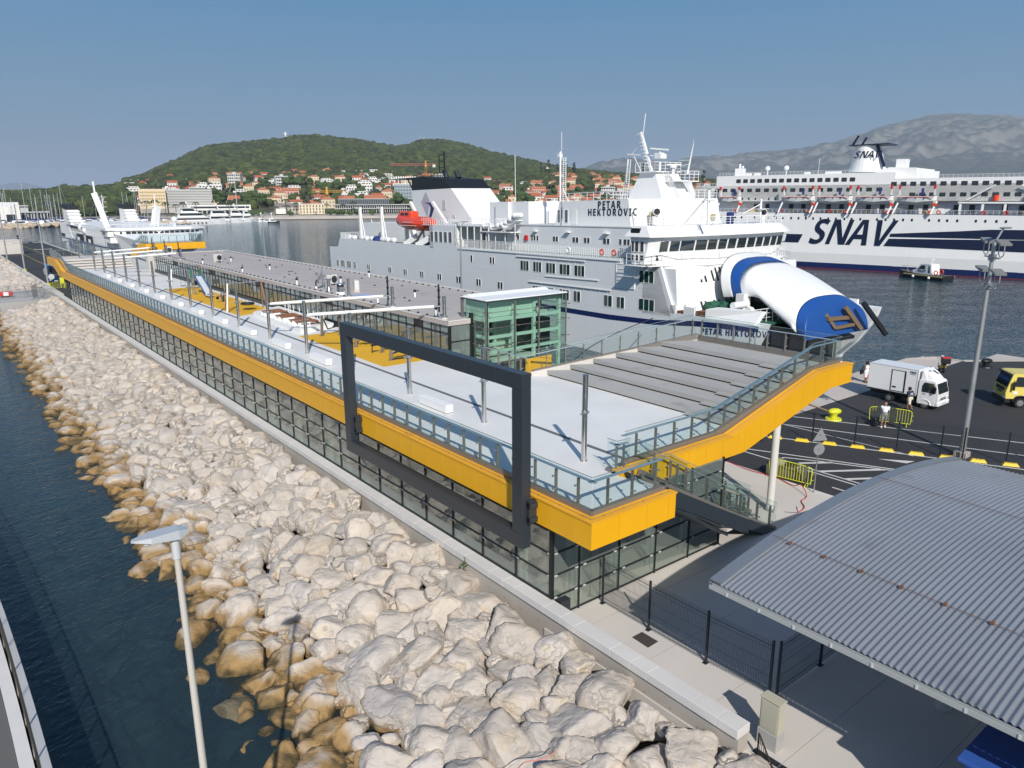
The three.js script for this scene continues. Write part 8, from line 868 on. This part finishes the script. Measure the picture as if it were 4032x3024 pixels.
// single trees in the town and palms on the waterfront
{
  const R = rng(17), blob = (n, w, h, y) => { const g = []; for (let i = 0; i < n; i++) { const b = new THREE.IcosahedronGeometry(1, 1), p = b.attributes.position, o = R() * 30; for (let k = 0; k < p.count; k++) { const f = 1 + .45 * noise.noise(p.getX(k) * 2 + o, p.getY(k) * 2, p.getZ(k) * 2); p.setXYZ(k, p.getX(k) * f, p.getY(k) * f, p.getZ(k) * f); } const s = w * (.3 + .22 * R()); b.scale(s, s * .8, s).translate((R() - .5) * w * 1.1, y + (R() - .5) * h, (R() - .5) * w * .9); g.push(b); } return g; };
  const tr = thing('tree', 'rounded dark green tree on the far shore', 'tree', [0, 0, 0]); part(tr, 'crown', blob(26, 4.2, 4.2, 6), M([.045, .075, .02], .95)); part(tr, 'trunk', rod([0, -2, 0], [0, 5, 0], .35, 6, .2), M([.09, .06, .04], .9));
  const pl = thing('palm_tree', 'palm tree on the far waterfront', 'palm tree', [0, 0, 0]); const fr = []; for (let i = 0; i < 16; i++) { const a = i / 16 * 6.28, d = .4 + R() * .6; fr.push(tube([[0, 8.4, 0], [Math.cos(a) * 1.2, 8.9 + .3 * d, Math.sin(a) * 1.2], [Math.cos(a) * 2.4, 8.6 - d * 1.6, Math.sin(a) * 2.4]], .16, 3, 6)); } part(pl, 'fronds', fr, M([.05, .075, .03], .9)); part(pl, 'trunk', rod([0, -1, 0], [0, 8.4, 0], .3, 6, .24), M([.14, .1, .07], .9));
  const cy = thing('cypress', 'slender dark cypress on the right-hand slope', 'cypress', [0, 0, 0]); part(cy, 'crown', blob(14, 1.5, 7, 6).map(g => g.scale(1, 1.5, 1)), M([.02, .035, .014], .95)); part(cy, 'trunk', rod([0, -2, 0], [0, 3, 0], .2, 5), M([.09, .06, .04], .9));
  const place = (proto, first, u, r, label, grp, s) => { const a = bear(u), p = at(a, r, Math.max(.3, hill(a, r))); const o = first ? proto : copy(proto, p, R() * 6); o.position.set(...p); o.userData.label = label; o.userData.group = grp; o.scale.setScalar(s); };
  const areas = [[330, 545, 'left of the beige office block'], [745, 1060, 'among the red-roofed row'], [1110, 1330, 'round the yellow waterfront house'], [1330, 1640, 'near the glass waterfront building'], [1780, 2100, 'right of the ferry funnel'], [2160, 2400, 'behind the ferry masts']]; let n = 0; for (const [a, b, w] of areas) for (let i = 0; i < 11; i++) place(tr, !n++, a + (b - a) * R(), 575 + R() * 210, 'rounded dark green tree ' + w, 'rounded trees ' + w, .8 + R() * .7);
  n = 0; for (const u of [540, 575, 610, 650, 690, 720, 770, 850, 900, 932, 1080, 1125, 1165, 1207, 1247, 1285, 1350, 1390, 1020]) place(pl, !n++, u, 549 + R() * 6, 'small palm tree on the far waterfront promenade', 'palm trees along the far waterfront', .8 + R() * .4);
  n = 0; for (let i = 0; i < 26; i++) place(cy, !n++, i < 12 ? 2130 + R() * 130 : 2470 + R() * 330, i < 12 ? 900 + R() * 120 : 760 + R() * 150, i < 12 ? 'slender dark cypress on the hillside below the white villa' : 'slender dark cypress on the skyline behind the ferry masts', i < 12 ? 'cypresses below the white villa' : 'cypresses behind the ferry masts', .9 + R() * .8);
  n = 0; const bu = thing('shrub', 'clipped round shrub on the far waterfront', 'shrub', [0, 0, 0]); part(bu, 'foliage', blob(10, 2.2, 1.4, 1.6), M([.05, .085, .02], .95)); part(bu, 'trunk', rod([0, -.5, 0], [0, 1, 0], .12, 5), M([.09, .06, .04], .9)); for (const u of [1297, 1325, 1345, 1375, 1405, 1465, 1500, 1140, 1020, 990]) place(bu, !n++, u, 540, 'round green shrub at the foot of the far waterfront', 'round shrubs along the far waterfront', 1.1 + R() * .4);
}
// marina: yachts, motorboats, sailing boats, rock breakwater
function yacht(label, u0, u1, r, hgt, decks, turnIn = .35, hm = mat.white) { const a = (bear(u0) + bear(u1)) / 2, L = 2 * r * Math.tan((bear(u1) - bear(u0)) / 2) / Math.cos(turnIn) , W = L * .2, t = thing('motor_yacht', label, 'yacht', at(a, r, SEA), -a - turnIn); // bow towards +x
  const F = hgt * .36; part(t, 'hull', [loft([[-.5, .8, .55], [-.2, 1, .6], [.2, .95, .72], [.4, .55, .9], [.5, .04, 1.05]].map(([f, w, h]) => [[f * L, F * h, W / 2 * w], [f * L * .97, -.4, W / 2 * w * .7], [f * L * .97, -.4, -W / 2 * w * .7], [f * L, F * h, -W / 2 * w]]))], hm);
  let y = F * .6; for (let k = 0; k < decks; k++) { const h = (hgt - y) / (decks - k) * .8, x0 = -.4 * L + k * L * .06, x1 = .26 * L - k * L * .12; part(t, 'deck_house', [profZ([[x0, y], [x1, y], [x1 - h * 1.2, y + h], [x0 + h * .2, y + h]], -W * (.42 - .08 * k), W * (.42 - .08 * k)), bx(x0 - L * .03, x1 - h, y + h, y + h + .25, -W * .45, W * .45)], mat.white); part(t, 'window_strip', [profZ([[x0 + 1, y + h * .35], [x1 - h * .5, y + h * .35], [x1 - h, y + h * .8], [x0 + 1, y + h * .8]], -W * (.42 - .08 * k) - .06, W * (.42 - .08 * k) + .06)], mat.shipGlass); y += h + .2; } part(t, 'radar_arch', [bar([-.1 * L, y, -W * .2], [-.16 * L, y + 2.4, 0], .3), bar([-.1 * L, y, W * .2], [-.16 * L, y + 2.4, 0], .3), new THREE.SphereGeometry(.6, 10, 8).translate(-.16 * L, y + 2.7, 0)], mat.white); part(t, 'porthole', [...Array(7)].map((_, i) => bx(-.3 * L + i * L * .07, -.3 * L + i * L * .07 + L * .03, F * .25, F * .38, W * .44, W * .5)), mat.shipGlass); }
yacht('largest white motor yacht, left of the moored group beyond the distant ferry', 655, 882, 455, 9.5, 3, -.15); yacht('second long white motor yacht with dark windows in the moored group', 800, 946, 470, 8.5, 2, -.2); yacht('third white motor yacht in the moored group with sharp dark bow anchor', 885, 986, 485, 8.2, 2, -.25); yacht('grey-hulled motor yacht at the right end of the moored group', 940, 1010, 495, 7.2, 2, -.3, mat.lightGrey);
yacht('low black speedboat under way near the far shore', 1048, 1096, 470, 2.6, 1, .1, mat.black); yacht('small low white motorboat near the far quay right of the yachts', 1008, 1052, 485, 2.4, 1, .1);
{
  const R = rng(8), mb = thing('motorboat', 'small white motorboat moored in the marina', 'motorboat', [0, SEA, 0]); part(mb, 'hull', [loft([[-5, 1.4, 1.1], [0, 1.6, 1.2], [3.5, 1, 1.5], [5.2, .05, 1.7]].map(([x, w, h]) => [[x, h, w], [x, -.3, w * .7], [x, -.3, -w * .7], [x, h, -w]]))], mat.white); part(mb, 'cabin', [profZ([[-3, 1.1], [2, 1.2], [.6, 2.6], [-2.6, 2.6]], -1.1, 1.1)], mat.white); part(mb, 'window_strip', [profZ([[-2.6, 1.6], [1.5, 1.6], [.8, 2.2], [-2.5, 2.2]], -1.14, 1.14)], mat.shipGlass); part(mb, 'roof_arch', [bx(-3.2, .4, 2.9, 3.05, -1.2, 1.2), ...[-1, 1].map(s => bar([-2.6, 2.5, s], [-3, 3, s], .12))], mat.tarp);
  let n = 0; for (let i = 0; i < 64; i++) { const u = -20 + R() * 640, r = 462 + R() * 48, a = bear(u), w = u < 260 ? 'behind the left rock breakwater' : 'behind the distant ferry', p = at(a, r, SEA), tr = R() * 6.3; const o = n++ ? copy(mb, p, tr) : mb; o.position.set(...p); o.rotation.y = tr; o.userData.label = 'small white motorboat moored ' + w; o.userData.group = 'motorboats moored ' + w; o.scale.setScalar(.7 + .6 * R()); }
  const sb = thing('sailing_boat', 'white sailing boat with bare mast in the marina', 'sailing boat', [0, SEA, 0]); part(sb, 'hull', [loft([[-5.5, 1.2, 1.1], [0, 1.7, 1.1], [4, .9, 1.3], [6, .05, 1.5]].map(([x, w, h]) => [[x, h, w], [x, -.3, w * .6], [x, -.3, -w * .6], [x, h, -w]]))], mat.white); part(sb, 'mast', rod([.6, 1, 0], [.6, 16.5, 0], .13, 6, .07), mat.lightGrey); part(sb, 'boom', [rod([.6, 2.3, 0], [-4, 2.3, 0], .09), rod([-3.8, 2.5, 0], [.4, 2.5, 0], .2)], mat.tarp); part(sb, 'cabin', rb(-2, 3, 1.1, 1.8, -.9, .9, .2), mat.white); part(sb, 'rigging', [rod([.6, 16.4, 0], [5.9, 1.5, 0], .03, 4), rod([.6, 16.4, 0], [-5.4, 1.2, 0], .03, 4)], mat.steel);
  n = 0; for (const u of [3, 12, 20, 45, 130, 141, 148, 160, 181, 188, 195, 201, 213, 238, 100, 225, 480, 500, 525, 540, 560, 580, 640, 760, 330, 370]) { const r = 475 + R() * 40, a = bear(u), p = at(a, r, SEA), w = u < 90 ? 'at the left edge' : u < 260 ? 'behind the three light masts' : 'behind the distant ferry'; const o = n++ ? copy(sb, p, R() * 6.3) : sb; o.position.set(...p); o.userData.label = 'sailing boat with tall bare mast ' + w; o.userData.group = 'sailing boats with bare masts ' + w; const s = .8 + .45 * R(); o.scale.set(s, s * (.9 + .3 * R()), s); }
  const bm = copy(sb, at(bear(926), 500, SEA), .5, 'very tall dark mast of a sailing yacht behind the motor yachts'); delete bm.userData.group; bm.scale.set(2.2, 1.72, 2.2);
  const rk = []; for (let i = 0; i < 900; i++) { const a = -.06 + R() * .33, r = 452 + (R() - .5) * 7 + (a > .1 ? 3 : 0), g = boulder(500 + i % 25, 1), s = .8 + R() * .9; g.scale(s * 1.2, s * .8, s).rotateY(R() * 6).translate(...at(a, r, SEA + 1.3 - Math.abs(r - 453) * .4 + R() * .5)); g.computeVertexNormals(); rk.push(uvBox(g)); } const bw = new THREE.Mesh(mergeGeometries(rk, false), M([.42, .35, .26], .9)); bw.name = 'rock_breakwater'; scene.add(tag(bw, 'long low rock breakwater in front of the marina at left', 'breakwater', null, 'stuff'));
}
camera.updateMatrixWorld();
renderer.render(scene, camera);
